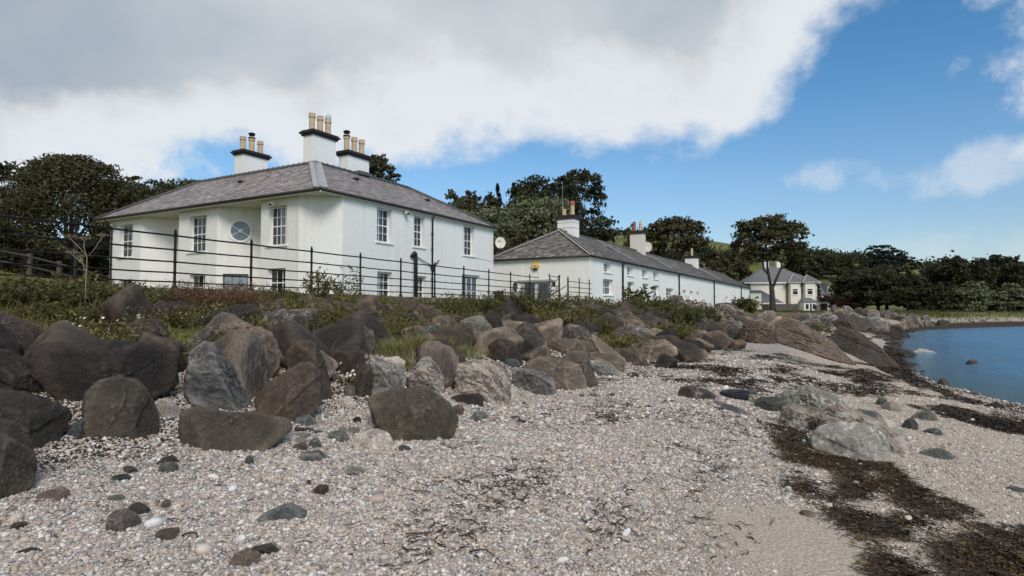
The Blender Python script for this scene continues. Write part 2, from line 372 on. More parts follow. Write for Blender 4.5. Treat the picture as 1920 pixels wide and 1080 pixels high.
    M['redclay'] = simple('red_clay', (.3, .11, .07), .8, .3, .25); M['lead'] = simple('lead_sheet', (.32, .33, .34), .55, .2, .2)
    M['ridge'] = simple('dark_ridge_tile', (.085, .085, .08), .8, .5, .3); M['curtain'] = simple('pale_curtain', (.42, .46, .5), .9, None, .2)
    M['curtainw'] = simple('net_curtain', (.62, .62, .6), .9); M['dish'] = simple('dish_grey', (.62, .6, .54), .5); M['concrete'] = simple('grey_concrete', (.14, .13, .12), .9, .6, .3)
    M['plinth'] = simple('black_plinth', (.03, .028, .027), .8); M['yellow'] = simple('yellow_plastic', (.75, .48, .03), .4); M['navy'] = simple('navy_print', (.03, .025, .12), .4)
    M['redprint'] = simple('red_print', (.4, .03, .04), .4); M['wood'] = simple('weathered_wood', (.085, .07, .055), .9, .6, .3); M['doorblue'] = simple('blue_door_paint', (.02, .06, .10), .4)
    M['rubber'] = simple('wet_black_rubber', (.012, .013, .018), .38, .2); M['mortar'] = simple('pale_mortar', (.42, .40, .37), .9, .5, .25)
    M['metalg'] = simple('grey_metal', (.3, .3, .3), .4); M['lampglass'] = simple('lamp_glass', (.12, .12, .11), .2); M['greyfence'] = simple('weathered_fence_board', (.09, .082, .074), .9, .5, .35)
    # coping: brown stone with pale lichen
    t = MT('stone_coping', .9); v = t.coords('Object'); n = t.noise(v, 4, 7, .7); n2 = t.noise(v, 22, 5)
    c = t.ramp(n, [(.35, (.075, .055, .042)), (.52, (.14, .105, .075)), (.62, (.3, .255, .19)), (.7, (.38, .34, .27))]); M['coping'] = t.fin(c, t.bump(n2, .8, .03))
    # glass panes
    t = MT('window_glass', .04); v = t.coords('Object', True); n = t.noise(v, 2.2, 3)
    t.b.inputs['Base Color'].default_value = (.018, .02, .024, 1); t.b.inputs['Specular IOR Level'].default_value = .65
    lw = t.node('ShaderNodeLayerWeight'); lw.inputs[0].default_value = .35
    tr = t.node('ShaderNodeBsdfTransparent'); tr.inputs[0].default_value = (.8, .85, .88, 1); gl = t.node('ShaderNodeBsdfGlossy'); gl.inputs['Roughness'].default_value = .03; gl.inputs[0].default_value = (.9, .93, .95, 1)
    mx = t.node('ShaderNodeMixShader'); t.L(t.math('ADD', t.math('MULTIPLY', lw.outputs['Fresnel'], .9), .04), mx.inputs[0]); t.L(tr.outputs[0], mx.inputs[1]); t.L(gl.outputs[0], mx.inputs[2]); t.L(mx.outputs[0], t.out.inputs[0])
    bp = t.bump(n, .12, .05); t.L(bp, gl.inputs['Normal']); M['glass'] = t.m
    # oval window glass with a pale blind behind: same glass
    # slates: each slate an island with its own tone
    def slate(name, tones, moss=.3):
        t = MT(name, .55); g = t.node('ShaderNodeNewGeometry'); v = t.coords('Object'); n = t.noise(v, 9, 6, .65); big = t.noise(t.map(v, (1, 1, 1)), .55, 5, .6, .6); st = t.noise(t.map(v, (.7, .7, 4)), 3, 5, .6)
        c = t.ramp(g.outputs['Random Per Island'], [(0, tones[0]), (.3, tones[1]), (.55, tones[2]), (.8, tones[3]), (1, tones[4])])
        c = t.mix(.8, c, t.ramp(n, [(.3, (.6,)*3), (.7, (1.4,)*3)]), 'MULTIPLY')
        c = t.mix(t.ramp(big, [(.36, (0,)*3), (.66, (.42,)*3)]), c, tones[5]); c = t.mix(t.math('MULTIPLY', t.ramp(st, [(.5, (0,)*3), (.72, (1,)*3)]), moss), c, sc(tones[4], 1.3))
        return t.fin(c, t.bump(n, .5, .01), None, .45)
    M['slateA'] = slate('purple_grey_slate', [(.15, .122, .122), (.235, .2, .2), (.29, .25, .245), (.335, .29, .285), (.44, .40, .39), (.19, .16, .158)], .35)
    M['slateB'] = slate('weathered_brown_slate', [(.065, .055, .052), (.11, .095, .088), (.16, .14, .128), (.205, .185, .17), (.33, .30, .27), (.10, .083, .076)], .55)
    M['slateC'] = slate('dark_slate', [(.10, .10, .11), (.12, .12, .13), (.14, .14, .15), (.16, .16, .17), (.2, .2, .2), (.12, .12, .125)], .1)
    # foliage
    def leaf(name, a, b, c3, rough=.7, trans=.12):
        t = MT(name, rough); g = t.node('ShaderNodeNewGeometry'); r = g.outputs['Random Per Island']; n = t.noise(t.coords('Position'), .35 if a[1] < .08 else 2.0, 4)
        c = t.ramp(r, [(0, a), (.5, b), (1, c3)]); c = t.mix(t.ramp(n, [(.3, (0,)*3), (.7, (1,)*3)]), t.mix(.5, c, a), t.mix(.35, c, c3))
        t.b.inputs['Base Color'].default_value = (*b, 1); t.L(c, t.b.inputs['Base Color']); t.b.inputs['Specular IOR Level'].default_value = .25
        tl = t.node('ShaderNodeBsdfTranslucent'); t.L(t.mix(1., c, (1.2, 1.3, .6), 'MULTIPLY'), tl.inputs[0]); mx = t.node('ShaderNodeMixShader'); mx.inputs[0].default_value = trans
        t.L(t.b.outputs[0], mx.inputs[1]); t.L(tl.outputs[0], mx.inputs[2]); t.L(mx.outputs[0], t.out.inputs[0]); return t.m
    M['leaf_dark'] = leaf('dark_tree_foliage', (0.0141, 0.0156, 0.0078), (0.0275, 0.0309, 0.0146), (0.0770, 0.0823, 0.0345))
    M['leaf_brown'] = leaf('brownish_tree_foliage', (0.0231, 0.0203, 0.0111), (0.0468, 0.0436, 0.0213), (0.1226, 0.1100, 0.0503))
    M['leaf_green'] = leaf('mid_green_tree_foliage', (0.0319, 0.0393, 0.0172), (0.0693, 0.0829, 0.0362), (0.1695, 0.1908, 0.0847))
    M['leaf_olive'] = leaf('olive_willow_foliage', (0.0456, 0.0521, 0.0260), (0.1074, 0.1172, 0.0618), (0.2604, 0.2714, 0.1520))
    M['leaf_red'] = leaf('copper_hedge_foliage', (.022, .008, .008), (.035, .013, .012), (.05, .02, .016))
    M['leaf_blue'] = leaf('conifer_foliage', (0.0092, 0.0138, 0.0111), (0.0165, 0.0239, 0.0175), (0.0276, 0.0386, 0.0276))
    M['weed'] = leaf('bank_weeds', (.038, .040, .014), (.078, .078, .026), (.15, .14, .052), .7, .2)
    M['weedy'] = leaf('yellow_green_weeds', (.07, .066, .022), (.14, .125, .045), (.25, .21, .09), .7, .2)
    M['deadshrub'] = leaf('rust_brown_dock', (.06, .03, .018), (.14, .07, .042), (.24, .14, .09), .8, .1)
    M['straw'] = leaf('dry_straw', (.15, .12, .07), (.25, .2, .13), (.38, .32, .22), .8, .2)
    M['tuft'] = leaf('yellow_green_grass', (.12, .125, .045), (.24, .235, .10), (.42, .39, .21), .7, .25)
    M['petal'] = simple('white_petals', (.8, .8, .76), .7); M['ypetal'] = simple('yellow_petals', (.6, .42, .05), .7)
    M['bark'] = simple('dark_bark', (.045, .036, .03), .9, .8, .4); M['stem'] = simple('pale_dry_stem', (.3, .24, .17), .9)
    M['kelp'] = leaf('dark_seaweed', (.010, .007, .005), (.028, .017, .010), (.095, .055, .025), .38, .05)
    M['kelpgold'] = leaf('golden_seaweed', (.05, .03, .01), (.12, .08, .02), (.2, .14, .04), .4, .1)
    # pebbles: one tone per stone
    t = MT('pebbles', .72); oi = t.node('ShaderNodeObjectInfo'); v = t.coords('Object'); n = t.noise(v, 2.6, 5, .65)
    tones = [(0, (.075, .075, .08)), (.05, (.14, .14, .145)), (.12, (.20, .175, .165)), (.2, (.27, .22, .195)), (.28, (.37, .31, .28)), (.37, (.47, .40, .365)), (.45, (.31, .225, .19)), (.52, (.40, .315, .265)), (.60, (.57, .52, .49)), (.68, (.24, .225, .22)), (.76, (.43, .36, .325)), (.84, (.29, .205, .175)), (.90, (.64, .60, .57)), (.95, (.37, .26, .16)), (1, (.50, .45, .425))]
    tones = [(a, tuple(.72*min(.76, x*1.38)+.28*q for x, q in zip(c, (.40, .375, .33)))) for a, c in tones]
    c = t.ramp(oi.outputs['Random'], tones, 'CONSTANT'); c = t.mix(.7, c, t.ramp(n, [(.3, (.7,)*3), (.7, (1.2,)*3)]), 'MULTIPLY')
    M['pebble'] = t.fin(c, None, None, .3)
    # ground: masks in the colour attribute (R grass, G sand, B wet, weedy or darkened sea bed)
    t = MT('ground_mixed', .9); v = t.coords('Position'); at = t.node('ShaderNodeAttribute', attribute_name='zone'); sp = t.node('ShaderNodeSeparateColor'); t.L(at.outputs['Color'], sp.inputs[0])
    R_, G_, B_ = sp.outputs[0], sp.outputs[1], sp.outputs[2]
    v1 = t.node('ShaderNodeTexVoronoi'); t.L(v, v1.inputs['Vector']); v1.inputs['Scale'].default_value = 34; v2 = t.node('ShaderNodeTexVoronoi'); t.L(v, v2.inputs['Vector']); v2.inputs['Scale'].default_value = 95
    s1 = t.node('ShaderNodeSeparateColor'); t.L(v1.outputs['Color'], s1.inputs[0]); s2 = t.node('ShaderNodeSeparateColor'); t.L(v2.outputs['Color'], s2.inputs[0])
    pt = [(a, c) for a, c in tones]
    p1 = t.ramp(s1.outputs[0], pt, 'CONSTANT'); p2 = t.ramp(s2.outputs[0], pt, 'CONSTANT')
    p1 = t.mix(1., p1, t.ramp(v1.outputs['Distance'], [(.3, (1.05,)*3), (.75, (.2,)*3)]), 'MULTIPLY')
    n0 = t.noise(v, 1.3, 7, .65); n0b = t.noise(v, 7, 6, .7)
    peb = t.mix(t.ramp(n0b, [(.45, (0,)*3), (.6, (1,)*3)]), p1, p2)
    peb = t.mix(.5, peb, t.ramp(n0, [(.3, (.72,)*3), (.7, (1.25,)*3)]), 'MULTIPLY')
    sand = t.mix(.45, t.ramp(t.noise(v, 60, 3, .8), [(.3, (.26, .20, .145)), (.55, (.42, .34, .25)), (.75, (.56, .47, .36))]), p2)
    c = t.mix(G_, peb, sand)
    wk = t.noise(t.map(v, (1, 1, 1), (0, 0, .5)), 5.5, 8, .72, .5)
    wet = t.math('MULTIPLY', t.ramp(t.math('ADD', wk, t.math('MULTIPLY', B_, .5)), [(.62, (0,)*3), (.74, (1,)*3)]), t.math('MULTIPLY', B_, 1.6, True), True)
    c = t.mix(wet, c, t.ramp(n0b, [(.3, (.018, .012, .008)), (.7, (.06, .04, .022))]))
    gn = t.noise(v, .06, 6, .6); gr = t.ramp(gn, [(.3, (.07, .078, .018)), (.5, (.12, .13, .03)), (.7, (.17, .17, .05))]); gr = t.mix(.6, gr, t.ramp(t.noise(v, 2.5, 8, .75), [(.3, (.45,)*3), (.7, (1.4,)*3)]), 'MULTIPLY')
    c = t.mix(R_, c, gr)
    h = t.math('ADD', t.math('MULTIPLY', v1.outputs['Distance'], -.6), t.math('MULTIPLY', n0b, .5))
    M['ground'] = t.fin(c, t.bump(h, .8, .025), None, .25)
    # sea
    t = MT('sea_water', .05); v = t.coords('Position')
    a = t.noise(t.map(v, (1, 1.8, 1), (0, 0, .35)), 2.0, 6, .62); b = t.noise(t.map(v, (1, 2.2, 1), (0, 0, -.2)), 7.5, 4, .6); big = t.noise(v, .09, 4)
    nm = t.bump(t.math('ADD', t.math('MULTIPLY', a, .8), t.math('MULTIPLY', b, .35)), 1.0, .9)
    gl = t.node('ShaderNodeBsdfGlossy'); gl.inputs['Roughness'].default_value = .09; gl.inputs[0].default_value = (.72, .92, 1, 1); t.L(nm, gl.inputs['Normal'])
    body = t.node('ShaderNodeBsdfDiffuse'); t.L(t.ramp(big, [(.3, (.006, .09, .26)), (.7, (.010, .15, .38))]), body.inputs[0]); rp = t.noise(t.map(v, (.25, 1.6, 1), (0, 0, .1)), 1.6, 6, .7); t.L(t.mix(t.ramp(rp, [(.45, (0,)*3), (.6, (1,)*3)]), t.ramp(big, [(.3, (.012, .09, .25)), (.7, (.016, .12, .32))]), t.ramp(big, [(.3, (.02, .19, .48)), (.7, (.03, .26, .60))])), body.inputs[0])  # ripple light and shade painted as streaks into the body colour
    tr = t.node('ShaderNodeBsdfTransparent'); tr.inputs[0].default_value = (.7, .86, .9, 1)
    dep = t.node('ShaderNodeAttribute', attribute_name='depth'); m1 = t.node('ShaderNodeMixShader'); t.L(dep.outputs['Fac'], m1.inputs[0]); t.L(tr.outputs[0], m1.inputs[1]); t.L(body.outputs[0], m1.inputs[2])
    fr = t.node('ShaderNodeFresnel'); fr.inputs[0].default_value = 1.33; t.L(nm, fr.inputs['Normal'])
    m2 = t.node('ShaderNodeMixShader'); t.L(fr.outputs[0], m2.inputs[0]); t.L(m1.outputs[0], m2.inputs[1]); t.L(gl.outputs[0], m2.inputs[2]); t.L(m2.outputs[0], t.out.inputs[0]); M['sea'] = t.m
make_mats()
# ================================================================ ground and sea
def build_ground():
    front = np.radians(np.linspace(-46, 46, 470)); rest = np.radians(np.linspace(46, 314, 110))[1:-1]
    az = np.concatenate([front, rest]); rr = np.concatenate([[.25], .6*1.0235**np.arange(345)]); rr = rr[rr < 1800]
    A, Rr = np.meshgrid(az, rr); X = (Rr*np.sin(A)).ravel(); Y = (Rr*np.cos(A)).ravel(); Z = height(X, Y)
    s, t = st_of(X, Y); d = shore_d(X, Y)
    Z = Z+np.where((s > -.2) & (s < .35) & (t > -30) & (t < 60), -.25, 0)
    Z = Z+np.where(s > 0, .012*fbm2(X*4, Y*4, 3, 11), 0)
    n = len(az); m = len(rr); i = np.arange(m-1)[:, None]*n; j = np.arange(n)[None]
    F = np.stack([i+j, i+(j+1) % n, i+n+(j+1) % n, i+n+j], -1).reshape(-1, 4)[:, ::-1]
    nz = fbm2(X*.6, Y*.6, 4, 21)
    grass = np.maximum(sstep(-s, -.1, .6), sstep(d, 5, 8)*sstep(t, 60, 75)*1.)*(d > 0)
    grass = np.maximum(grass, .75*sstep(2.6-s+nz*1.5, 0, 1)*sstep(-t, 12, 4))
    grass = np.maximum(grass, .8*sstep(5.2-s+nz, 0, 1.2)*sstep(-t, -60, -45))
    sand = np.clip(sstep(-d, -5.2, -3.4)+.35*sstep(nz, .1, .5)+.7*sstep(s, 11.2, 12.6)*sstep(t, -4, 3), 0, 1)
    spot = np.exp(-(((X-2.0)/.85)**2+((Y-4.5)/1.0)**2)); sand = np.clip(sand+spot*1.2, 0, 1)
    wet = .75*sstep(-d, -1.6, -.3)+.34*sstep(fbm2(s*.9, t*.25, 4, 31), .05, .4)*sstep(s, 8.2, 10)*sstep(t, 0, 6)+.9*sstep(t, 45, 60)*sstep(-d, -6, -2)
    wet = np.clip(np.where(d < 0, 1, wet)+.8*sstep(-s, -7.3, -6.2)*sstep(-t, -60, -50), 0, 1)  # weedy sea bed set fully dark, standing in for light the water absorbs
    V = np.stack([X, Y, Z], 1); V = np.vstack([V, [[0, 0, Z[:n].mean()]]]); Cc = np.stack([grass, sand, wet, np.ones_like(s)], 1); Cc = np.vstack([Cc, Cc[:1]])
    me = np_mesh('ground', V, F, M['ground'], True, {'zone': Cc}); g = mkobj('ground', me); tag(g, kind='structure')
build_ground()
def build_sea():
    # a sheet that carries the depth of water below it
    az = np.radians(np.linspace(-20, 175, 260)); rr = 8*1.028**np.arange(200); rr = rr[rr < 1750]
    A, Rr = np.meshgrid(az, rr); X = (Rr*np.sin(A)).ravel(); Y = (Rr*np.cos(A)).ravel(); zg = height(X, Y)
    n = len(az); m = len(rr); i = np.arange(m-1)[:, None]*n; j = np.arange(n-1)[None]
    F = np.stack([i+j, i+j+1, i+n+j+1, i+n+j], -1).reshape(-1, 4)[:, ::-1]
    keep = (zg[F].min(1) < .3); F = F[keep]
    dep = np.clip(-zg/.55, 0, 1)**.8*.97
    me = np_mesh('sea', np.stack([X, Y, np.zeros_like(X)], 1), F, M['sea'], True, {'depth': np.stack([dep]*3+[np.ones_like(dep)], 1)}); tag(mkobj('sea', me), kind='structure')
build_sea()
# ================================================================ building kit (local frame: x along the seaward front, y along the gable front)
def A3(*p): return np.array(p, float)
ZU = A3(0, 0, 1)
def wall_face(mb, O, a, length, z0, z1, ops, depth=.2, inward=None):
    """vertical wall from O (x,y) along unit a; outward normal = a x z (right hand side); ops = [(a0,a1,b0,b1)]"""
    O = A3(O[0], O[1], 0); a = A3(a[0], a[1], 0); inw = inward if inward is not None else A3(-a[1], a[0], 0)
    us = sorted({0, length, *[o[0] for o in ops], *[o[1] for o in ops]}); zs = sorted({z0, z1, *[o[2] for o in ops], *[o[3] for o in ops]})
    P = lambda u, z, d=0: O+a*u+ZU*z+inw*d
    for i in range(len(us)-1):
        for k in range(len(zs)-1):
            um, zm = (us[i]+us[i+1])/2, (zs[k]+zs[k+1])/2
            if any(o[0] < um < o[1] and o[2] < zm < o[3] for o in ops): continue
            mb.add([P(us[i], zs[k]), P(us[i+1], zs[k]), P(us[i+1], zs[k+1]), P(us[i], zs[k+1])], [(0, 1, 2, 3)])
    for (u0, u1, b0, b1) in ops:
        for q in ([(u0, b0), (u0, b1)], [(u1, b1), (u1, b0)], [(u0, b1), (u1, b1)], [(u1, b0), (u0, b0)]):
            (ua, za), (ub, zb) = q; mb.add([P(ua, za), P(ub, zb), P(ub, zb, depth), P(ua, za, depth)], [(0, 1, 2, 3)])
def window(parent, O, a, u0, u1, z0, z1, cols=3, rows=4, depth=.16, frame=.06, bar=.028, curtain=None, sill=True, meeting=True, mat='paint', label=None, sillw=.12, panes=True, name='window'):
    O = A3(O[0], O[1], 0); a = A3(a[0], a[1], 0); inw = A3(-a[1], a[0], 0); out = -inw
    P = lambda u, z, d=0: O+a*u+ZU*z+inw*d
    mb = MB(); w, h = u1-u0, z1-z0
    bx = lambda ua, ub, za, zb, d0, d1: mb.box(P((ua+ub)/2, (za+zb)/2, (d0+d1)/2), ub-ua, d1-d0, zb-za, a, inw)
    bx(u0, u0+frame, z0, z1, depth, depth+.07); bx(u1-frame, u1, z0, z1, depth, depth+.07); bx(u0+frame, u1-frame, z1-frame, z1, depth, depth+.07); bx(u0+frame, u1-frame, z0, z0+frame*1.2, depth, depth+.07)
    iu0, iu1, iz0, iz1 = u0+frame, u1-frame, z0+frame*1.2, z1-frame
    for c in range(1, cols): x = iu0+(iu1-iu0)*c/cols; bx(x-bar/2, x+bar/2, iz0, iz1, depth+.015, depth+.05)
    for r in range(1, rows):
        z = iz0+(iz1-iz0)*r/rows; bb = bar*2.0 if (meeting and r == rows//2) else bar; bx(iu0, iu1, z-bb/2, z+bb/2, depth+.012, depth+.047)
    wo = mb.build(name, M[mat], parent)
    if label: wo['label'] = label
    if panes:
        for c in range(cols):
            for r in range(rows):
                ua, ub = iu0+(iu1-iu0)*c/cols, iu0+(iu1-iu0)*(c+1)/cols; za, zb = iz0+(iz1-iz0)*r/rows, iz0+(iz1-iz0)*(r+1)/rows
                p = MB(); p.poly([P(ua, za, depth+.04), P(ub, za, depth+.04), P(ub, zb, depth+.04), P(ua, zb, depth+.04)]); p.build('pane', M['glass'], wo)
    else:
        p = MB(); p.poly([P(iu0, iz0, depth+.04), P(iu1, iz0, depth+.04), P(iu1, iz1, depth+.04), P(iu0, iz1, depth+.04)]); p.build('pane', M['glass'], wo)
    b = MB(); b.box(P((u0+u1)/2, (z0+z1)/2, depth+.42), w*1.02, .02, h*1.02, a, inw); b.build('dark_room_backing', M['near_black'], wo)  # near-black board stands in for the unlit room behind the glass
    if curtain:
        c = MB()
        for (c0, c1) in curtain:
            n = 10; pts = []
            for k in range(n+1):
                uu = u0+w*(c0+(c1-c0)*k/n); dd = depth+.13+.018*math.sin(k*2.4)
                pts += [P(uu, z0, dd), P(uu, z1, dd)]
            c.add(pts, [(2*k, 2*k+2, 2*k+3, 2*k+1) for k in range(n)], 0, True)
        c.build('curtain', M['curtain' if curtain[0][1]-curtain[0][0] > .5 else 'curtainw'], wo)
    if sill:
        s = MB(); s.box(P((u0+u1)/2, z0-.05, -.03+depth/2), w+.26, sillw+depth, .09, a, inw); s.build('sill', M['paint'], wo)
    return wo
def slates(name, parent, A, B, Cc, Dd, mat, rowh=.26, sw=.3, lift=.02, seed=0, sag=0):
    """quads over the roof plane A (eave left) B (eave right) C (ridge right) D (ridge left), each a separate slate"""
    A, B, Cc, Dd = [A3(*p) for p in (A, B, Cc, Dd)]; rng = np.random.RandomState(seed)
    ex = (B-A)/np.linalg.norm(B-A); nrm = np.cross(ex, Dd-A); nrm /= np.linalg.norm(nrm); nrm = nrm*(1 if nrm[2] > 0 else -1)
    up = np.cross(nrm, ex); up = up*(1 if up[2] > 0 else -1)
    Lh = (Dd-A)@up; rows = int(Lh/rowh)
    a0, b0 = 0, (B-A)@ex; d0, c0 = (Dd-A)@ex, (Cc-A)@ex; V = []; F = []
    for r in range(rows+1):
        y0 = r*rowh; y1 = min(y0+rowh*1.25, Lh); k = min(1, y0/Lh); k1 = min(1, y1/Lh)
        l0, r0 = a0+(d0-a0)*k, b0+(c0-b0)*k; l1, r1 = a0+(d0-a0)*k1, b0+(c0-b0)*k1
        x = (rng.rand()-.5)*.1-(sw/2 if r % 2 else 0)+a0*0
        x += math.floor((min(l0, l1))/sw)*sw
        while x < max(r0, r1):
            w = sw*(1+.12*(rng.rand()-.5)); xa, xb = x, x+w-.006
            if xb > l0 and xa < r0:
                p = []
                dz = lift*(.8+.7*rng.rand()); jit = .02*(rng.rand()-.5)
                for (xx, yy, hh) in ((xa, y0+jit, dz), (xb, y0+jit, dz*(.8+.4*rng.rand())), (xb, y1, .004), (xa, y1, .004)):
                    kk = min(1, max(0, yy)/Lh); lo, hi = a0+(d0-a0)*kk, b0+(c0-b0)*kk
                    q = A+ex*min(max(xx, lo), hi)+up*yy+nrm*hh
                    if sag: q = q-ZU*sag*(.5+.5*math.sin(xx*.23+1.3*math.sin(xx*.07+seed)))*math.sin(math.pi*kk*.9+.2)
                    p.append(q)
                V += p; F.append((len(V)-4, len(V)-3, len(V)-2, len(V)-1))
            x += w
    me = np_mesh(name, np.array(V), np.array(F), mat); o = mkobj(name, me, parent); o['kind'] = 'stuff'; return o
def strip(mb, P, Q, w, h, mi=0, upv=ZU):
    P, Q = A3(*P), A3(*Q); d = Q-P; L = np.linalg.norm(d); d /= L; s = np.cross(d, upv); s /= np.linalg.norm(s); n = np.cross(s, d); mb.box((P+Q)/2, L, w, h, d, s, n, mi)
# ================================================================ the two storey house
def big_house():
    th = math.radians(60.3); T = empty('white_house', (-9.756, 31.03, 0), th)
    tag(T, 'large white two storey house with slate hipped roof and three chimney stacks', 'house')
    Lx, Ly = 17.4, 21.4; ZE = 8.5; hR = 2.7; zb = 1.6; zt = 8.36
    w = MB()
    # right hand front (faces the sea): y = .2
    opsR = [(4.43-1.75, 5.68-1.75, 6.22, 8.2), (7.74-1.75, 8.84-1.75, 6.25, 8.2), (13.23-1.75, 14.6-1.75, 6.15, 8.27),
            (4.5-1.75, 5.78-1.75, 2.9, 4.5), (7.95-1.75, 9.05-1.75, 2.9, 4.42), (13.04-1.75, 15.1-1.75, 2.6, 4.72)]
    wall_face(w, (1.75, .2), (1, 0), 17.2-1.75, zb, zt, opsR, .36)
    # corner cant and the three bays of the left front (x = .5)
    pts = [(1.75, .2), (.5, 2.14), (.5, 5.16), (2.43, 7.1), (.5, 9.03), (.5, 12.8), (2.56, 14.86), (.5, 16.93), (.5, 20.6), (1.6, 21.2), (17.2, 21.2), (17.2, .2)]
    opsL = {1: [(5.16-4.55, 5.16-3.1, 5.82, 7.98), (5.16-4.6, 5.16-3.12, 3.0, 4.55)], 4: [(12.8-11.75, 12.8-10.05, 5.8, 7.98), (12.8-11.65, 12.8-10.1, 2.9, 4.42)],
            7: [(20.6-19.5, 20.6-17.85, 5.82, 8.0), (20.6-19.4, 20.6-17.8, 2.8, 4.33)]}
    for i in range(len(pts)-1):
        p, q = pts[i+1], pts[i]; d = A3(q[0]-p[0], q[1]-p[1], 0); L = np.linalg.norm(d); d /= L
        ops = []
        if i in opsL: ops = opsL[i]
        if i == 3: ops = [(.35, 1.75, 2.9, 4.42)]
        wall_face(w, p, d[:2], L, zb, zt, ops, .34)
    w.build('wall', M['wall'], T)
    cur = [(0, 1)]; side = [(0, .42), (.62, 1.)]
    for i, (u0, u1, z0, z1) in enumerate(opsR[:3]): window(T, (1.75, .2), (1, 0), u0, u1, z0, z1-.01, 3, 4, .27, frame=.07, curtain=[(.0, .55)] if i else [(0, .6)])
    for i, (u0, u1, z0, z1) in enumerate(opsR[3:5]): window(T, (1.75, .2), (1, 0), u0, u1, z0, z1-.01, 3, 3, .27, frame=.07, curtain=[(.25, .6)], sill=False)
    u0, u1, z0, z1 = opsR[5]
    g = window(T, (1.75, .2), (1, 0), u0, u1, z0, z1, 3, 2, .1, frame=.07, bar=.08, curtain=[(.3, .95)], sill=False, meeting=False, name='glazed_door')
    lin = MB(); lin.box2((13.0, .12, 4.74), (15.2, .2, 4.8)); lin.build('drip_moulding', M['lead'], T)
    for i, k in ((1, 3), (4, 3), (7, 3)):
        p, q = pts[i+1], pts[i]; d = A3(q[0]-p[0], q[1]-p[1], 0); d /= np.linalg.norm(d)
        a_, b_ = opsL[i]; window(T, p, d[:2], a_[0], a_[1], a_[2], a_[3]-.03, 4 if i != 7 else 3, 4, .25, curtain=[(0.35, .6)] if i == 1 else None)
        window(T, p, d[:2], b_[0], b_[1], b_[2], b_[3]-.01, 3, 2, .25, sill=False)
    p, q = pts[4], pts[3]; d = A3(q[0]-p[0], q[1]-p[1], 0); d /= np.linalg.norm(d)
    window(T, p, d[:2], .35, 1.75, 2.9, 4.4, 3, 2, .12, mat='shutter', sill=False, curtain=cur, label='grey framed low window in the recess below the oval window')
    # oval window on the canted wall: frame, hub, six spokes and a glass for each segment
    inw = A3(-d[1], d[0], 0); Cn = A3(p[0], p[1], 6.98)+d*1.28
    E = lambda an, r, k=0: Cn+d*math.cos(an)*r*.60+ZU*math.sin(an)*r*.64-inw*k
    f = MB(); n = 32
    for r0, r1 in ((.9, 1.08),):
        vs = []
        for i in range(n):
            an = 2*math.pi*i/n; vs += [E(an, r0, .02), E(an, r0, .06), E(an, r1, .06), E(an, r1, -.02)]
        f.add(vs, [(4*i+k, 4*((i+1) % n)+k, 4*((i+1) % n)+k+1, 4*i+k+1) for i in range(n) for k in range(3)])
    for i in range(6): an = math.radians(-90+60*i); strip(f, E(an, .16, .045), E(an, .93, .045), .035, .03)
    ov = f.build('oval_window', M['paint'], T); ov['label'] = 'oval window with six radiating glazing bars'
    for i in range(6):
        a0 = math.radians(-90+60*i); q = MB(); q.poly([E(a0, .13, .012)]+[E(a0+math.radians(60)*k/6, .93, .012) for k in range(7)]+[E(a0+math.radians(60), .13, .012)]); q.build('pane', M['ovalglass'], ov)
    hb = MB(); hb.add([E(2*math.pi*i/12, .2, .07) for i in range(12)], [tuple(range(12))]); hb.build('hub', M['soffit'], ov)
    # roof: ring of four slopes round a flat top
    r = MB(); e = [A3(0, 0, ZE), A3(Lx, 0, ZE), A3(Lx, Ly, ZE), A3(0, Ly, ZE)]
    t = [A3(4, 4.8, ZE+hR), A3(Lx-4.8, 4.8, ZE+hR), A3(Lx-4.8, Ly-5.4, ZE+hR), A3(4, Ly-5.4, ZE+hR)]
    for i in range(4): j = (i+1) % 4; r.poly([e[i], e[j], t[j], t[i]])
    r.poly([x-ZU*.25 for x in t]); r.build('roof', M['slateA'], T)
    so = MB(); so.poly([A3(.04, .04, zt+.004), A3(.04, Ly-.04, zt+.004), A3(Lx-.04, Ly-.04, zt+.004), A3(Lx-.04, .04, zt+.004)]); so.build('soffit', M['soffit'], T)
    fa = MB(); 
    for i in range(4): j = (i+1) % 4; strip(fa, e[i]-ZU*.11, e[j]-ZU*.11, .03, .17)
    fa.build('fascia', M['soffit'], T)
    slates('slates', T, e[0], e[1], t[1], t[0], M['slateA'], .27, .32, seed=1); slates('slates', T, e[3], e[0], t[0], t[3], M['slateA'], .27, .32, seed=2); slates('slates', T, e[1], e[2], t[2], t[1], M['slateA'], .27, .32, seed=3)
    h = MB(); nz = .03
    strip(h, e[0]+A3(0, 0, .05), t[0]+ZU*.04, .72, .035); h.build('hip_flashing', M['lead'], T)
    h = MB()
    h.tube([e[0]+ZU*.1, t[0]+ZU*.1], .07, 8); h.build('hip_roll', M['lead'], T)
    for a_ in (1, 2, 3): h = MB(); h.tube([e[a_]+ZU*.06, t[a_]+ZU*.06], .11, 6); h.build('hip_roll', M['ridge'], T)
    for i in range(4):
        j = (i+1) % 4; L = np.linalg.norm(t[j]-t[i]); n = max(1, int(L/.46)); dd = (t[j]-t[i])/L
        rt = MB()
        for k in range(n):
            a_ = t[i]+dd*L*k/n; b_ = t[i]+dd*L*(k+1)/n-dd*.012; rt.tube([a_+ZU*.03, a_+dd*.06+ZU*.02, b_+ZU*.01], [.16, .135, .135], 8)
        o = rt.build('ridge_tiles', M['ridge'], T); o['kind'] = 'stuff'
    # gutters
    for i, (a_, b_) in enumerate(((0, 1), (3, 0), (1, 2), (2, 3))):
        g = MB(); d_ = (e[b_]-e[a_]); d_ /= np.linalg.norm(d_); o_ = np.cross(d_, ZU); g.tube([e[a_]+o_*.07-ZU*.05, e[b_]+o_*.07-ZU*.05], .085, 8); g.build('gutter', M['blackpaint'], T)
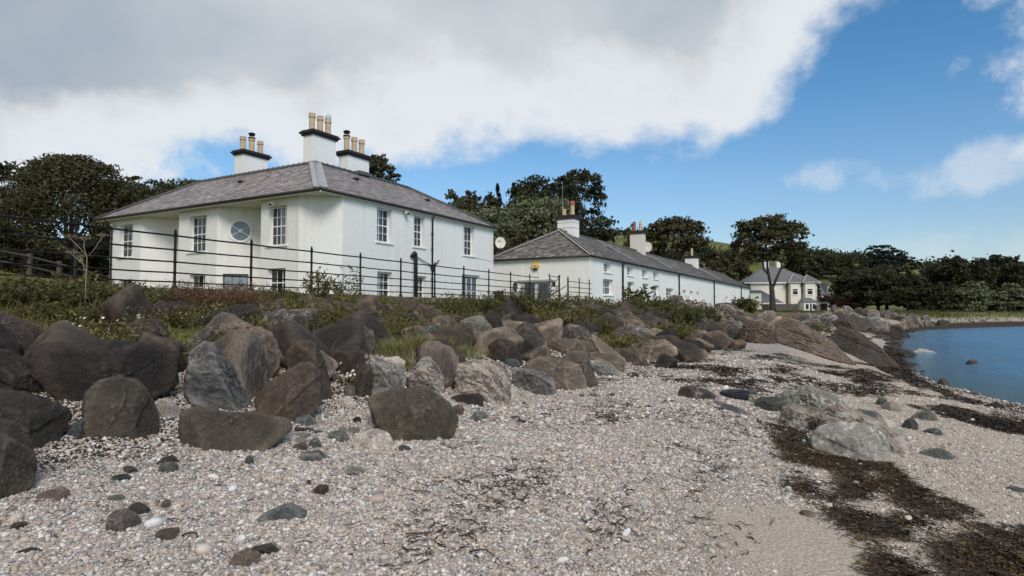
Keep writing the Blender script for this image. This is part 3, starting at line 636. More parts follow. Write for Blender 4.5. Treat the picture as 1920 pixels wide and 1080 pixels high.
    # roof vents
    for (x, y, z) in ((2.6, 9.8, ZE+2.6*hR/4), (5.9, 3.3, ZE+3.3*hR/4.8), (12.2, 2.6, ZE+2.6*hR/4.8)):
        v = MB(); v.box((x, y, z+.07), .34, .3, .1); v.build('roof_vent', M['blackpaint'], T)
    v = MB(); v.box((8.0, 4.75, ZE+hR+.12), 1.0, .5, .22); v.build('roof_hatch', M['ridge'], T)
    # downpipes
    def pipe(name, pts_, r_, mat='blackpaint', collars=()):
        m = MB(); m.tube(pts_, r_, 8)
        for c in collars: m.tube([A3(*c)-ZU*.06, A3(*c)+ZU*.06], r_*1.4, 8)
        return m.build(name, M[mat], T)
    pipe('downpipe', [(9.54, -.05, 8.42), (9.54, .0, 8.3), (9.54, .1, 8.1), (9.54, .1, 2)], .055, collars=[(9.54, .1, 7.2), (9.54, .1, 6.2), (9.54, .1, 4.3)])
    hp = MB(); hp.lathe((9.56, .08, 4.98), [(.06, -.25), (.16, .0), (.2, .22), (.19, .23)], 8); hp.build('hopper', M['blackpaint'], T)
    pipe('waste_pipe', [(7.9, .1, 5.6), (8.6, .1, 5.38), (9.5, .1, 5.12)], .03); pipe('waste_pipe', [(9.62, .1, 5.1), (9.95, .1, 5.3), (10.25, .1, 5.55)], .035)
    pipe('soil_pipe', [(7.5, .15, 5.55), (7.5, .02, 5.72), (7.58, -.02, 5.8), (7.72, .02, 5.75), (7.78, .05, 5.5), (7.78, .05, 2)], .12)
    pipe('corner_downpipe', [(-.02, 20.3, 8.4), (.05, 20.3, 8.25), (.38, 20.3, 7.95), (.42, 20.3, 7.7), (.42, 20.3, 2)], .06, collars=[(.42, 20.3, 7.2), (.42, 20.3, 5.4)])
    pipe('cable', [(13.4+1.2, .19, 6.05), (16, .19, 6.0), (17.1, .19, 5.95)], .012, 'metalg')
    # floodlights
    for (x, y, z, dx, dy, lb) in ((.45, 3.85, 8.12, -1, 0, 'floodlight over the left corner window'), (6.9, .15, 8.2, 0, -1, 'floodlight under the right eave'), (.45, 19.9, 8.05, -1, 0, 'small light by the far left window')):
        s_ = .7 if y > 15 else 1
        m = MB(); a_ = A3(dx, dy, 0); b_ = A3(-dy, dx, 0); m.box(A3(x, y, z)+a_*.06, .12*s_, .16*s_, .12*s_, a_, b_); m.box(A3(x, y, z-.04)+a_*.22-b_*.12*s_, .2*s_, .24*s_, .15*s_, (a_*.9-ZU*.43), b_, (ZU*.9+a_*.43)); fl = m.build('floodlight', M['soffit'], T)
        m = MB(); m.box(A3(x, y, z-.1)+a_*.29-b_*.12*s_, .06, .2*s_, .11*s_, (a_*.9-ZU*.43), b_, (ZU*.9+a_*.43)); m.build('lens', M['near_black'], fl)
    # chimneys
    def stack(x0, x1, y0, y1, ztop, pots, lab):
        c = MB(); c.box2((x0, y0, ZE+hR-1.1), (x1, y1, ztop)); st = c.build('chimney', M['stackwall'], T); st['label'] = lab
        k = MB(); k.box2((x0-.1, y0-.1, ztop+.003), (x1+.1, y1+.1, ztop+.13)); k.box2((x0-.2, y0-.2, ztop+.133), (x1+.2, y1+.2, ztop+.24)); k.box2((x0-.12, y0-.12, ztop+.243), (x1+.12, y1+.12, ztop+.33))
        k.build('chimney_cap', M['blackstone'], st)
        n = len(pots)
        for i, kind in enumerate(pots):
            px = x0+.28+(x1-x0-.56)*i/(n-1); P = (px, (y0+y1)/2, ztop+.3); m = MB()
            hgt = 1.14 if kind != 's' else 1.0
            m.lathe(P, [(.20, 0), (.185, .1), (.175, hgt*.72), (.22, hgt*.76), (.225, hgt*.84), (.19, hgt*.87), (.21, hgt*.97), (.20, hgt), (.15, hgt)], 14); m.build('chimney_pot', M['clay'], st)
            if kind == 'c':
                q = MB(); q.lathe((P[0], P[1], P[2]+hgt), [(.13, 0), (.13, .08), (.2, .1), (.2, .14)], 10); q.lathe((P[0], P[1], P[2]+hgt+.2), [(.23, 0), (.25, .03), (.12, .1), (.02, .12)], 10)
                for a_ in range(4): q.tube([(P[0]+.13*math.cos(a_*1.57), P[1]+.13*math.sin(a_*1.57), P[2]+hgt+.1), (P[0]+.13*math.cos(a_*1.57), P[1]+.13*math.sin(a_*1.57), P[2]+hgt+.22)], .012, 4)
                q.tube([(P[0], P[1], P[2]+hgt*.9), (P[0], P[1], P[2]+hgt*.95)], .24, 12); q.build('cowl', M['black'], st)
            if kind == 'g':
                q = MB(); q.lathe((P[0], P[1], P[2]+hgt), [(.17, 0), (.19, .08), (.17, .2), (.1, .28), (.02, .31)], 12); q.build('wire_guard', M['guard'], st)
    stack(4.1, 5.97, 5.1, 5.95, 13.03, 'ppg', 'tall chimney on the roof corner, three plain pots'); stack(7.05, 9.0, 5.1, 5.95, 12.42, 'cpp', 'chimney to the right with cowl on its first pot')
    stack(4.4, 6.35, 12.05, 12.95, 12.78, 'scs', 'chimney to the left with cowl on its middle pot')
    return T, th
M['ovalglass'] = M['simple']('blue_grey_glass', (.13, .17, .22), .12, None, .3, .6)
M['guard'] = M['simple']('blue_grey_wire', (.35, .45, .6), .4)
HOUSE, _th = big_house()
def dish(name, P, R, nrm, mount, label, with_logo=False):
    """satellite dish: bowl, arm, feed and bracket"""
    T = empty(name, tuple(P)); tag(T, label, 'satellite dish'); n = A3(*nrm); n /= np.linalg.norm(n); a = np.cross(ZU, n); a /= np.linalg.norm(a); b = np.cross(n, a)
    m = MB(); rings = [(0, -.0), (.35, .02), (.7, .07), (1, .14)]; vs = [n*0*R]; N = 24
    for k, (r, d) in enumerate(rings[1:]): vs += [(a*math.cos(2*math.pi*i/N)*r*.88+b*math.sin(2*math.pi*i/N)*r)*R+n*d*R for i in range(N)]
    fs = [(0, 1+i, 1+(i+1) % N) for i in range(N)]+[(1+k*N+i, 1+(k+1)*N+i, 1+(k+1)*N+(i+1) % N, 1+k*N+(i+1) % N) for k in range(2) for i in range(N)]
    m.add(vs, fs, 0, True); m.add([v-n*.02*R for v in vs], [f[::-1] for f in fs], 0, True); m.build('bowl', M['dish'], T)
    m = MB(); m.tube([-b*R*.95+n*.1*R, -b*R*1.05+n*.75*R], .018, 6); m.tube([-b*R*.98+n*.5*R, -b*R*.6+n*.6*R], .015, 6); m.build('arm', M['metalg'], T)
    m = MB(); m.tube([-b*R*.62+n*.62*R, -b*R*.5+n*.56*R], .05, 8); m.build('receiver', M['dish'], T)
    m = MB(); m.tube([-n*.03, A3(*mount)*.5-ZU*.05, A3(*mount)], .025, 6); m.build('bracket', M['blackpaint'], T)
    if with_logo:
        m = MB(); 
        for (x, y, s_, mi) in ((-.22, .28, .11, 0), (-.08, .3, .09, 0), (.12, .26, .05, 1), (.24, .25, .05, 1), (-.15, .16, .07, 1)): 
            c = a*x*R+b*y*R+n*.03*R+n*.012; m.add([c+(a*i+b*j)*s_*R for i, j in ((-1, -1), (1, -1), (1, 1), (-1, 1))], [(0, 1, 2, 3)], mi)
        m.build('emblem', [M['redprint'], M['metalg']], T)
    return T
def in_frame(T, th, p):
    c, s = math.cos(th), math.sin(th); return A3(T.location.x+c*p[0]-s*p[1], T.location.y+s*p[0]+c*p[1], p[2])
Pd = in_frame(HOUSE, _th, (17.3, -.35, 7.35)); dish('satellite_dish', Pd, .44, (.12, -1, .12), (-.15, .45, -.05), 'pale satellite dish on the top right corner of the big white house', True)
# ================================================================ the long low cottage row
def cottages():
    th = math.radians(60.2); T = empty('white_cottage_row', (6.43, 49.48, 0), th); tag(T, 'long low white cottage row with mottled slate roof and many small windows', 'cottage')
    L, W, ZE, hR = 80.6, 10.0, 6.77, 2.85; zb = 2.3
    ops = [(3.2, 5.0, 5.58, 6.45, 2, 3), (3.06, 5.5, 3.62, 5.0, 2, 2), (9.2, 10.9, 5.62, 6.5, 2, 3), (9.3, 11.3, 3.2, 5.02, 1, 3), (13.7, 15.5, 5.65, 6.5, 2, 3), (13.8, 15.9, 3.85, 5.02, 2, 2), (17.5, 19.3, 5.65, 6.5, 2, 2), (17.6, 19.7, 3.8, 5.0, 2, 2),
           (22.3, 25.6, 3.6, 4.85, 3, 3), (29.6, 31.3, 3.6, 4.85, 1, 2), (33.3, 34.9, 3.6, 4.83, 1, 2), (36.9, 38.3, 3.1, 4.83, 1, 2), (71.8, 73.6, 3.3, 4.8, 1, 2), (78.3, 79.5, 3.4, 4.75, 1, 2)]
    w = MB(); wall_face(w, (.2, .2), (1, 0), L-.3, zb, ZE-.02, [(a-.2, b-.2, c, d) for a, b, c, d, _, _ in ops], .42)
    fo = [(9.8-6.9, 9.8-3.7, 2.4, 4.72)]          # front: from y=9.8 back to y=.2
    wall_face(w, (.2, 9.8), (0, -1), 9.6, zb, ZE-.02, fo, .3); wall_face(w, (L-.1, .2), (0, 1), 9.6, zb, ZE-.02, [], .1); wall_face(w, (L-.1, 9.8), (-1, 0), L-.3, zb, ZE-.02, [], .1)
    w.poly([A3(L-.1, .2, ZE-.02), A3(L-.1, 9.8, ZE-.02), A3(L-.1, 5, ZE+hR-.1)])
    w.build('wall', M['wall2'], T)
    for i, (a, b, c, d, co, ro) in enumerate(ops):
        nm = 'glazed_door' if i in (3, 11) else 'window'
        window(T, (.2, .2), (1, 0), a-.2, b-.2, c, d, co, ro, .34, frame=.1, bar=.05 if co*ro > 2 else .07, curtain=[(0, 1)], sill=(i not in (3, 11)), meeting=False, name=nm, panes=i < 9)
    # front entrance: two slate grey shutters beside a white door
    for (y1, y0) in ((6.2, 5.25), (4.85, 3.95)):
        m = MB(); m.box2((.06, y0, 2.45), (.16, y1, 4.62)); s = m.build('shutter', M['shutter'], T)
        m = MB()
        for k in range(1, 5): m.box2((.045, y0+(y1-y0)*k/5-.008, 2.5), (.0595, y0+(y1-y0)*k/5+.008, 4.58))
        m.build('batten', M['blackpaint'], s)
    m = MB(); m.box2((.34, 3.7, 2.4), (.4, 6.9, 4.72)); m.build('door', M['paint'], T)
    m = MB(); m.box2((.1, 3.6, 4.76), (.2, 6.95, 4.9)); m.build('lintel', M['mortar'], T)
    m = MB(); m.box2((.12, 7.05, 3.9), (.2, 7.12, 4.35)); m.box2((.12, 6.45, 4.0), (.2, 6.52, 4.4)); m.build('hinge_hook', M['black'], T)
    p = MB(); p.box2((.17, .16, zb), (L-.1, .2-.003, 2.72)); p.build('plinth', M['plinth'], T)
    # roof
    e = [A3(0, 0, ZE), A3(L, 0, ZE), A3(L, W, ZE), A3(0, W, ZE)]; ra, rb = A3(4.6, 5, ZE+hR), A3(L, 5, ZE+hR)
    r = MB(); 
    for q in ([e[0], e[1], rb, ra], [e[2], e[3], ra, rb], [e[3], e[0], ra]): r.poly([x-ZU*.12 for x in q])
    r.build('roof', M['slateB'], T)
    slates('slates', T, e[0], e[1], rb, ra, M['slateB'], .3, .42, .03, 5, .09); slates('slates', T, e[3], e[0], ra, ra, M['slateB'], .3, .4, .03, 6, .04); slates('slates', T, e[2], e[3], ra, rb, M['slateB'], .5, .8, .03, 7)
    h = MB(); strip(h, e[0]+ZU*.06, ra+ZU*.06, .42, .06); strip(h, e[3]+ZU*.06, ra+ZU*.06, .36, .06); h.build('hip_mortar', M['mortar'], T)
    h = MB(); h.tube([e[0]+ZU*.1, ra+ZU*.1], .09, 6); h.tube([e[3]+ZU*.1, ra+ZU*.1], .09, 6); h.build('hip_tiles', M['ridge'], T)
    rt = MB(); n = 150
    for k in range(n): 
        a_ = ra+(rb-ra)*k/n; b_ = ra+(rb-ra)*(k+.96)/n; dz = -.06*(.5+.5*math.sin(k*.12)); rt.tube([a_+ZU*(.05+dz), b_+ZU*(.03+dz)], .13, 6)
    o = rt.build('ridge_tiles', M['ridge'], T); o['kind'] = 'stuff'
    for (x, z_, wd) in ((14.5, 0, .1), (29.0, 0, .1), (58, 0, .13)):
        h = MB(); a_ = A3(x, .6 if wd > .1 else .9, ZE); k = .55; 
        f_ = lambda y: A3(x-1.0+.0*y, y, ZE+hR*y/5+.07)
        strip(h, f_(.9), f_(4.9), wd, .08); h.build('roof_verge', M['mortar' if wd > .1 else 'lead'], T)
    for x in (14.2, 28.7):
        h = MB(); y0, y1 = 2.5, 3.6; q = [A3(x-1.6, y0, ZE+hR*y0/5+.1), A3(x-1.1, y0, ZE+hR*y0/5+.1), A3(x-1.1, y1, ZE+hR*y1/5+.1), A3(x-1.6, y1, ZE+hR*y1/5+.1)]
        h.poly(q); h.build('rooflight', M['shutter'], T)
    g = MB(); g.tube([e[0]+A3(0, -.08, -.06), e[1]+A3(0, -.08, -.06)], .09, 8); g.build('gutter', M['blackpaint'], T)
    g = MB(); g.tube([e[0]+A3(-.08, 0, -.06), e[3]+A3(-.08, 0, -.06)], .08, 8); g.build('gutter', M['blackpaint'], T)
    for x in (7.75, 27.6, 47.5, 70.7):
        m = MB(); m.tube([(x, -.05, ZE-.08), (x, .1, ZE-.35), (x, .1, 4.4), (x, .1, 2.5)], [.09, .09, .09, .09], 8); m.tube([(x, .1, 4.3), (x, .1, 4.5)], .13, 8); m.build('downpipe', M['blackpaint'], T)
    # chimneys
    def stack(x0, x1, y0, y1, zt, pots, mat, lab):
        m = MB(); m.box2((x0, y0, ZE+hR-1.4), (x1, y1, zt)); st = m.build('chimney', M[mat], T); st['label'] = lab
        k = MB(); k.box2((x0-.12, y0-.12, zt+.003), (x1+.12, y1+.12, zt+.28)); k.box2((x0+.05, y0+.05, zt+.283), (x1-.05, y1-.05, zt+.4)); k.build('chimney_cap', M['blackstone'], st)
        for (py, hh, mt, tip) in pots:
            q = MB(); q.lathe(((x0+x1)/2, py, zt+.36), [(.24, 0), (.2, .1), (.19, hh-.1), (.22, hh-.05), (.2, hh)]+([(.1, hh+.3), (.01, hh+.5)] if tip else []), 10); q.build('chimney_pot', M[mt], st)
        return st
    a = stack(6.0, 7.3, 4.25, 5.9, 10.85, [(5.5, .7, 'clay', 0), (4.65, 1.35, 'clay', 0)], 'stackwall', 'chimney nearest the hipped end with red topped pot')
    q = MB(); q.lathe((6.65, 4.65, 10.85+.36+1.0), [(.235, 0), (.235, .38), (.2, .4)], 10); q.build('red_pot_collar', M['redclay'], a)
    for z in (10.0, 10.5): 
        q = MB(); q.box2((5.985, 4.24, z), (7.315, 5.915, z+.025)); q.build('strap', M['wood'], a)
    stack(26.3, 27.3, 4.1, 5.75, 11.7, [(5.35, 1.2, 'redclay', 0), (4.55, .9, 'clay', 1)], 'stainstack', 'tall stained chimney in the middle of the row'); stack(54.5, 56.2, 4.3, 6.1, 10.85, [(5.2, 1.3, 'clay', 0)], 'stackwall', 'small chimney near the far end with one buff pot')
    # lantern
    m = MB(); m.tube([(.2, 7.0, 4.75), (.0, 7.0, 4.8), (-.15, 7.0, 4.72)], .02, 6); ln = m.build('wall_lantern', M['black'], T)
    m = MB(); m.lathe((-.15, 7.0, 4.0), [(.03, 0), (.1, .08), (.16, .1)], 6); m.lathe((-.15, 7.0, 4.5), [(.24, 0), (.22, .04), (.08, .18), (.03, .28)], 6)
    for k in range(6): m.tube([(-.15+.13*math.cos(k*1.047), 7+.13*math.sin(k*1.047), 4.1), (-.15+.19*math.cos(k*1.047), 7+.19*math.sin(k*1.047), 4.5)], .018, 4)
    m.build('lantern_cage', M['black'], ln); m = MB(); m.lathe((-.15, 7.0, 4.1), [(.12, 0), (.18, .4)], 6); m.build('lantern_glass', M['lampglass'], ln)
    # alarm box: yellow hexagon with a white and navy badge
    m = MB(); hx = [(5.2+.42*math.cos(math.radians(60*k)), 6.05+.40*math.sin(math.radians(60*k))) for k in range(6)]
    vs = [(.2, y, z) for y, z in hx]+[(.06, y, z) for y, z in hx]; m.add(vs, [tuple(range(6)), tuple(range(6, 12))[::-1]]+[(i, (i+1) % 6, 6+(i+1) % 6, 6+i) for i in range(6)]); al = m.build('alarm_box', M['yellow'], T)
    m = MB(); m.box2((.05, 4.98, 5.98), (.059, 5.38, 6.22), 0); m.box2((.045, 5.0, 6.02), (.049, 5.36, 6.07), 1); m.box2((.045, 5.0, 6.12), (.049, 5.36, 6.16), 1); m.box2((.05, 4.98, 5.7), (.059, 5.38, 5.9), 1); m.box2((.045, 5.08, 6.09), (.049, 5.28, 6.1), 2)
    m.build('badge', [M['paint'], M['navy'], M['redprint']], al)
    return T, th
COT, _tc = cottages()
Pd = in_frame(COT, _tc, (29.6, 4.6, 10.35)); dish('satellite_dish', Pd, .66, (-.25, -1, .1), (-.1, .5, -.5), 'white satellite dish beside the stained chimney on the cottage roof')
def aerial():
    P = in_frame(COT, _tc, (6.1, 5.4, 0)); T = empty('radio_aerial', (P[0], P[1], 0)); tag(T, 'thin tall radio aerial rising beside the cottage chimney', 'aerial')
    m = MB(); m.tube([(0, 0, 10.6), (0, 0, 12.6)], .03, 6); m.build('mast', M['metalg'], T); m = MB(); m.tube([(0, 0, 12.6), (0, 0, 14.3)], [.022, .01], 6); m.build('whip', M['metalg'], T)
aerial()
# planters at the cottage door
def planter(lx, ly, w, h, lab):
    P = in_frame(COT, _tc, (lx, ly, 2.65)); T = empty('planter', tuple(P), _tc); tag(T, lab, 'planter')
    m = MB(); m.box((0, 0, h/2), w, w, h); m.box((0, 0, h-.03), w*1.1, w*1.1, .06-.002); m.build('box', M['plinth'], T); return T
planter(-.9, 8.2, .6, 1.3, 'dark square planter standing between cottage wall and lantern'); planter(-1.5, 9.7, .45, 1.25, 'dark narrow planter against the corner of the big house')
# ================================================================ retaining wall, coping, fence and gate
def rwall():
    T = empty('retaining_wall', (W0[0], W0[1], 0), math.atan2(UT[1], UT[0])); tag(T, 'low grey retaining wall with brown stone coping along the bank top', 'wall')
    m = MB(); m.box2((-14, -.28, .8), (58, .06, 2.46)); m.build('wall_face', M['concrete'], T)
    x = -14.; k = 0
    while x < 25.5:
        L = .85+.5*random.random(); m = MB(); j = [random.uniform(-.02, .02) for _ in range(4)]
        z1 = 2.66+j[0]*.8; y0, y1 = -.42+j[1], .16+j[2]*1.5
        vs = [(x+.012, y0, 2.463), (x+L, y0, 2.463), (x+L, y1, 2.463), (x+.012, y1, 2.463), (x+.02, y0+.02, z1), (x+L-.01, y0+.02, z1+j[3]*.5), (x+L-.01, y1-.05, z1+j[3]*.5), (x+.02, y1-.05, z1), (x+.012, y1+.005, z1-.06), (x+L, y1+.005, z1-.06)]
        m.add(vs, [(0, 3, 2, 1), (4, 5, 6, 7), (3, 8, 9, 2), (8, 7, 6, 9), (0, 4, 7, 8, 3), (1, 2, 9, 6, 5), (0, 1, 5, 4)]); m.build('coping_stone', M['coping'], T); x += L
rwall()
def fence():
    ang = math.atan2(UT[1], UT[0]); T = empty('iron_fence', (W0[0], W0[1], 2.66), ang); tag(T, 'long black estate fence of five rails along the retaining wall', 'fence')
    sp = 1.868; RZ = (1.096, .805, .556, .334, .145)
    hs = (.019, .018, .018, .017, .017)
    n0, n1 = -7, 9
    for i in range(n0, n1+1):
        m = MB(); x = sp*i; m.tube([(x, 0, -.05), (x, 0, .05), (x, 0, .09), (x, 0, 1.13)], [.055, .055, .029, .026], 8)
        for z in RZ: m.tube([(x, 0, z-.025), (x, 0, z+.025)], .034, 8)
        p = m.build('post', M['black'], T); f = MB(); f.lathe((x, 0, 1.12), [(.02, 0), (.034, .012), (.036, .03), (.02, .045), (.026, .055), (.027, .075), (.012, .095), (.004, .12)], 8); f.build('finial', M['black'], p)
    for z, r in zip(RZ, hs):
        m = MB(); pts = []
        for k in range((n1-n0)*4+1): x = sp*(n0+k/4); pts.append((x, 0, z-.008*abs(math.sin(math.pi*k/4))))
        pts.append((sp*n1+.95, 0, z)); m.tube(pts, r, 6); m.build('rail', M['black'], T)
    # gate
    G = empty('iron_gate', (W0[0]+UT[0]*18.97, W0[1]+UT[1]*18.97, 2.66), ang); tag(G, 'black iron garden gate with scrolled cross bracing, standing at the fence end', 'gate')
    w = 1.22
    for x, r in ((0, .025), (w, .045)): m = MB(); m.tube([(x, 0, -.05), (x, 0, 1.27)], r, 8); m.lathe((x, 0, 1.27), [(r*1.4, 0), (r*1.6, .03), (.005, .1)], 8); m.build('gate_stile', M['black'], G)
    for z in (1.24, .8, .55, .33, .14): m = MB(); m.tube([(0, 0, z), (w, 0, z)], .018, 6); m.build('gate_bar', M['black'], G)
    for a, b in (((0, 1.22), (w, .55)), ((0, .14), (w, .85)), ((0, .55), (w, 1.22)), ((.0, .33), (.5, .6))): m = MB(); m.tube([(a[0], .02, a[1]), (b[0], .02, b[1])], .016, 6); m.build('brace', M['black'], G)
    m = MB(); m.tube([(w/2+.16*math.cos(t)*(1+.3*math.sin(3*t)), .03, .9+.2*math.sin(t)*(1+.3*math.cos(2*t))) for t in np.linspace(0, 6.28, 22)], .022, 6); m.tube([(w/2+.07*math.cos(t), .03, .9+.08*math.sin(t)) for t in np.linspace(0, 6.28, 12)], .03, 6); m.build('scroll', M['black'], G)
    m = MB(); m.tube([(w*.1, .03, .25), (w+1.05, .05, .86)], .02, 6); m.build('stay_bar', M['black'], G)
    S = empty('iron_fence', (W0[0]+UT[0]*21.35, W0[1]+UT[1]*21.35, 2.66), ang); tag(S, 'short length of black estate fence with three posts beyond the iron gate', 'fence')
    for x in (0, 1.6, 3.17):
        m = MB(); m.tube([(x, 0, -.1), (x, 0, 1.25)], .03 if x else .045, 8)
        for z in RZ: m.tube([(x, 0, z-.025), (x, 0, z+.025)], .04, 8)
        p = m.build('post', M['black'], S); f = MB(); f.lathe((x, 0, 1.25), [(.03, 0), (.04, .03), (.02, .06), (.005, .13)], 8); f.build('finial', M['black'], p)
    for z in RZ: m = MB(); m.tube([(0, 0, z), (3.6, 0, z)], .02, 6); m.build('rail', M['black'], S)
fence()
def at(u, v, Y):
    d = ray(u, v); k = Y/d[1]; return np.array([0, 0, EYE])+d*k
def timber_fence():
    a = at(-250, 530, 17.5); b = at(205, 536, 26.5); T = empty('timber_fence', (a[0], a[1], 0)); tag(T, 'dark low timber field fence on the lawn behind the iron fence', 'fence')
    d = (b-a)[:2]; n = 7
    zs = []
    for k in range(n+1): p = a[:2]+d*k/n; z = H1(*p); zs.append((p-a[:2], z)); m = MB(); m.box((p[0]-a[0], p[1]-a[1], z+.35), .12, .12, 1.0); m.build('post', M['wood'], T)
    for h in (.35, .72): 
        m = MB(); m.tube([(p[0], p[1], z+h) for p, z in zs], .045, 4); m.build('rail', M['wood'], T)
timber_fence()
# ================================================================ the beige house and what stands round it, far beyond the cottages
def far_buildings():
    Y = 135.; gz = H1(70, 135)
    # local frame: x to the right across the view, y away; origin at the left front corner
    O = at(1400, 531, Y); T = empty('beige_house', (O[0], Y, 0), math.radians(-8)); tag(T, 'beige two storey villa with twin hipped bays and grey slate roof behind the tall tree', 'house')
    m_ = lambda px: px*Y/FOC
    zE = at(1480, 531, Y)[2]; z0 = 1.6
    wd = MB(); W_ = m_(125); wall_face(wd, (0.8, 0), (1, 0), m_(70)-.8, z0, zE, [(m_(76)-5.6, m_(76)-4.9, 3, 3.1)], .1); wd.box2((.8, .2, z0), (W_, 9, zE)); wd.build('wall', M['cream'], T)
    # bays
    for i, (x0, x1) in enumerate(((m_(73), m_(92)), (m_(97), m_(116)))):
        y1 = -1.4-i*.6; c = (x1-x0)*.28; poly = [(x0, 0.1), (x0, y1+c), (x0+c*.3, y1), (x1-c*.1, y1), (x1+c*.8, y1+c*1.6), (x1+c*.8, .1)]
        b = MB(); b.prism(poly, z0, zE); bay = b.build('bay', M['cream'], T)
        cx = (x0+x1)/2+.2; r = MB(); ov = [(x0-.3, 0), (x0-.3, y1-.3), (x1+.8, y1-.3), (x1+1.1, 0)]
        for k in range(4): q, q2 = ov[k], ov[(k+1) % 4]; r.poly([(q[0], q[1], zE+.1), (q2[0], q2[1], zE+.1), (cx, 0.6, zE+1.75)])
        r.build('bay_roof', M['slateC'], bay)
        h = MB(); 
        for k in range(1, 3): strip(h, (ov[k][0], ov[k][1], zE+.16), (cx, .6, zE+1.82), .2, .08)
        for k in range(3): strip(h, (*ov[k], zE+.03), (*ov[k+1], zE+.03), .12, .2)
        h.build('bay_trim', M['mortar'], bay)
        wz = zE-1.0-.3; wx = x0+.55
        f = MB(); f.box2((wx, y1-.06, wz-1.35), (wx+1.15, y1-.003, wz)); w = f.build('window', M['paint'], bay)
        f = MB(); f.box2((wx+.1, y1-.085, wz-1.25), (wx+1.05, y1-.065, wz-.5)); f.build('pane', M['near_black'], w); f = MB(); f.box2((wx+.1, y1-.085, wz-.4), (wx+1.05, y1-.065, wz-.08)); f.build('pane', M['near_black'], w)
        f = MB(); f.box2((wx-.1, y1-.15, wz-1.48), (wx+1.25, y1-.004, wz-1.36)); f.build('sill', M['paint'], w)
        # side window of the bay
        f = MB(); a_ = A3(.62, .78, 0); a_ /= np.linalg.norm(a_); pc = A3(x1-c*.1, y1, 0)+A3(c*.9, c*1.6, 0)*.5; n_ = A3(c*1.6, -c*.9, 0); n_ /= np.linalg.norm(n_); t_ = A3(-n_[1], n_[0], 0)
        f.box(pc+n_*.04+ZU*(wz-.68), .55, .06, 1.35, t_, n_); w = f.build('window', M['paint'], bay); f = MB(); f.box(pc+n_*.08+ZU*(wz-.68), .35, .03, 1.15, t_, n_); f.build('pane', M['near_black'], w)
    f = MB(); f.box2((m_(77), -1.45, 2.3), (m_(85), -1.41, 3.3)); f.build('window', M['near_black'], T)
    f = MB(); f.tube([(m_(70.5), -.15, zE), (m_(70.5), -.15, z0)], .09, 6); f.build('downpipe', M['redclay'], T)
    # porch
    px0, px1 = m_(90), m_(111); f = MB(); f.box2((px0, -4.2, z0), (px1, -1.3, 4.15)); po = f.build('porch', M['paint'], T)
    f = MB(); f.poly([(px0-.3, -4.5, 4.2), (px1+.3, -4.5, 4.2), (px1-.5, -2.0, 5.15), (px0+.4, -2.0, 5.15)]); f.poly([(px0-.3, -4.5, 4.2), (px0+.4, -2, 5.15), (px0-.3, -1.3, 4.2)]); f.poly([(px1+.3, -4.5, 4.2), (px1-.5, -2, 5.15), (px1+.3, -1.3, 4.2)]); f.build('porch_roof', M['slateC'], po)
    f = MB(); dw = (px1-px0); f.box2((px0+dw*.48, -4.26, z0), (px0+dw*.62, -4.203, 3.8)); f.build('door', M['doorblue'], po)
    for a_, b_ in ((.14, .36), (.7, .92)): f = MB(); f.box2((px0+dw*a_, -4.26, 2.7), (px0+dw*b_, -4.203, 3.75)); f.build('porch_window', M['near_black'], po)
    # main roof with cap and chimneys
    r = MB(); e = [A3(-.6, -.5, zE+.12), A3(W_+.5, -.5, zE+.12), A3(W_+.5, 9.5, zE+.12), A3(-.6, 9.5, zE+.12)]; t1, t2 = A3(m_(44), 4.5, zE+3.9), A3(m_(66), 4.5, zE+3.9)
    r.poly([e[0], e[1], t2, t1]); r.poly([e[1], e[2], t2]); r.poly([e[2], e[3], t1, t2]); r.poly([e[3], e[0], t1]); ro = r.build('roof', M['slateC'], T)
    r = MB(); strip(r, e[0]-ZU*.1, e[1]-ZU*.1, .14, .26); r.build('fascia', M['paint'], T)
    for (a_, b_, zt) in ((m_(42), m_(50), 5.7), (m_(64), m_(71), 5.2)): f = MB(); f.box2((a_, 4.2, zE+2.5), (b_, 5.2, zE+zt)); f.build('chimney', M['stackwall'], ro)
    # garage wing
    f = MB(); f.box2((W_-.4, -.6, z0), (W_+2.2, 5, 4.2)); g = f.build('garage_wing', M['cream'], T); f = MB(); f.box2((W_+.2, -.66, z0), (W_+1.75, -.603, 3.9)); f.build('garage_door', M['near_black'], g)
    f = MB(); f.poly([(W_-.6, -.9, 4.2), (W_+2.6, -.9, 4.2), (W_+1.0, 2.5, 5.6), (W_-.4, 2.5, 5.6)]); f.poly([(W_+2.6, -.9, 4.2), (W_+2.6, 5, 4.2), (W_+1, 2.5, 5.6)]); f.build('wing_roof', M['slateC'], g)
    # low grey roofed garage in front on the left
    O2 = at(1403, 560, 126); G = empty('grey_roofed_garage', (O2[0], 126, 0), math.radians(-8)); tag(G, 'low garage with wide slate roof standing left of the beige villa', 'garage')
    k = 126/FOC; f = MB(); f.box2((0, 0, 1.5), (62*k, 6, 3.9)); f.build('wall', M['cream'], G)
    f = MB(); f.poly([(-.5, -.4, 3.9), (64*k, -.4, 3.9), (30*k, 3, 3.9+25*k), (-1, 3, 3.9+25*k)]); f.poly([(64*k, -.4, 3.9), (64*k, 6.4, 3.9), (30*k, 3, 3.9+25*k)]); f.poly([(-1, 3, 3.9+25*k), (30*k, 3, 3.9+25*k), (64*k, 6.4, 3.9), (-.5, 6.4, 3.9)]); f.build('roof', M['slateC'], G)
    f = MB(); f.box2((-.5, -.46, 3.72), (64*k, -.36, 3.92)); f.build('fascia', M['paint'], G)
    # weathered wall at the end of the cottages
    a_ = at(1408, 575, 118); Wl = empty('garden_wall', (a_[0], 118, 0)); tag(Wl, 'weathered greenish white wall at the far end of the cottage row', 'wall')
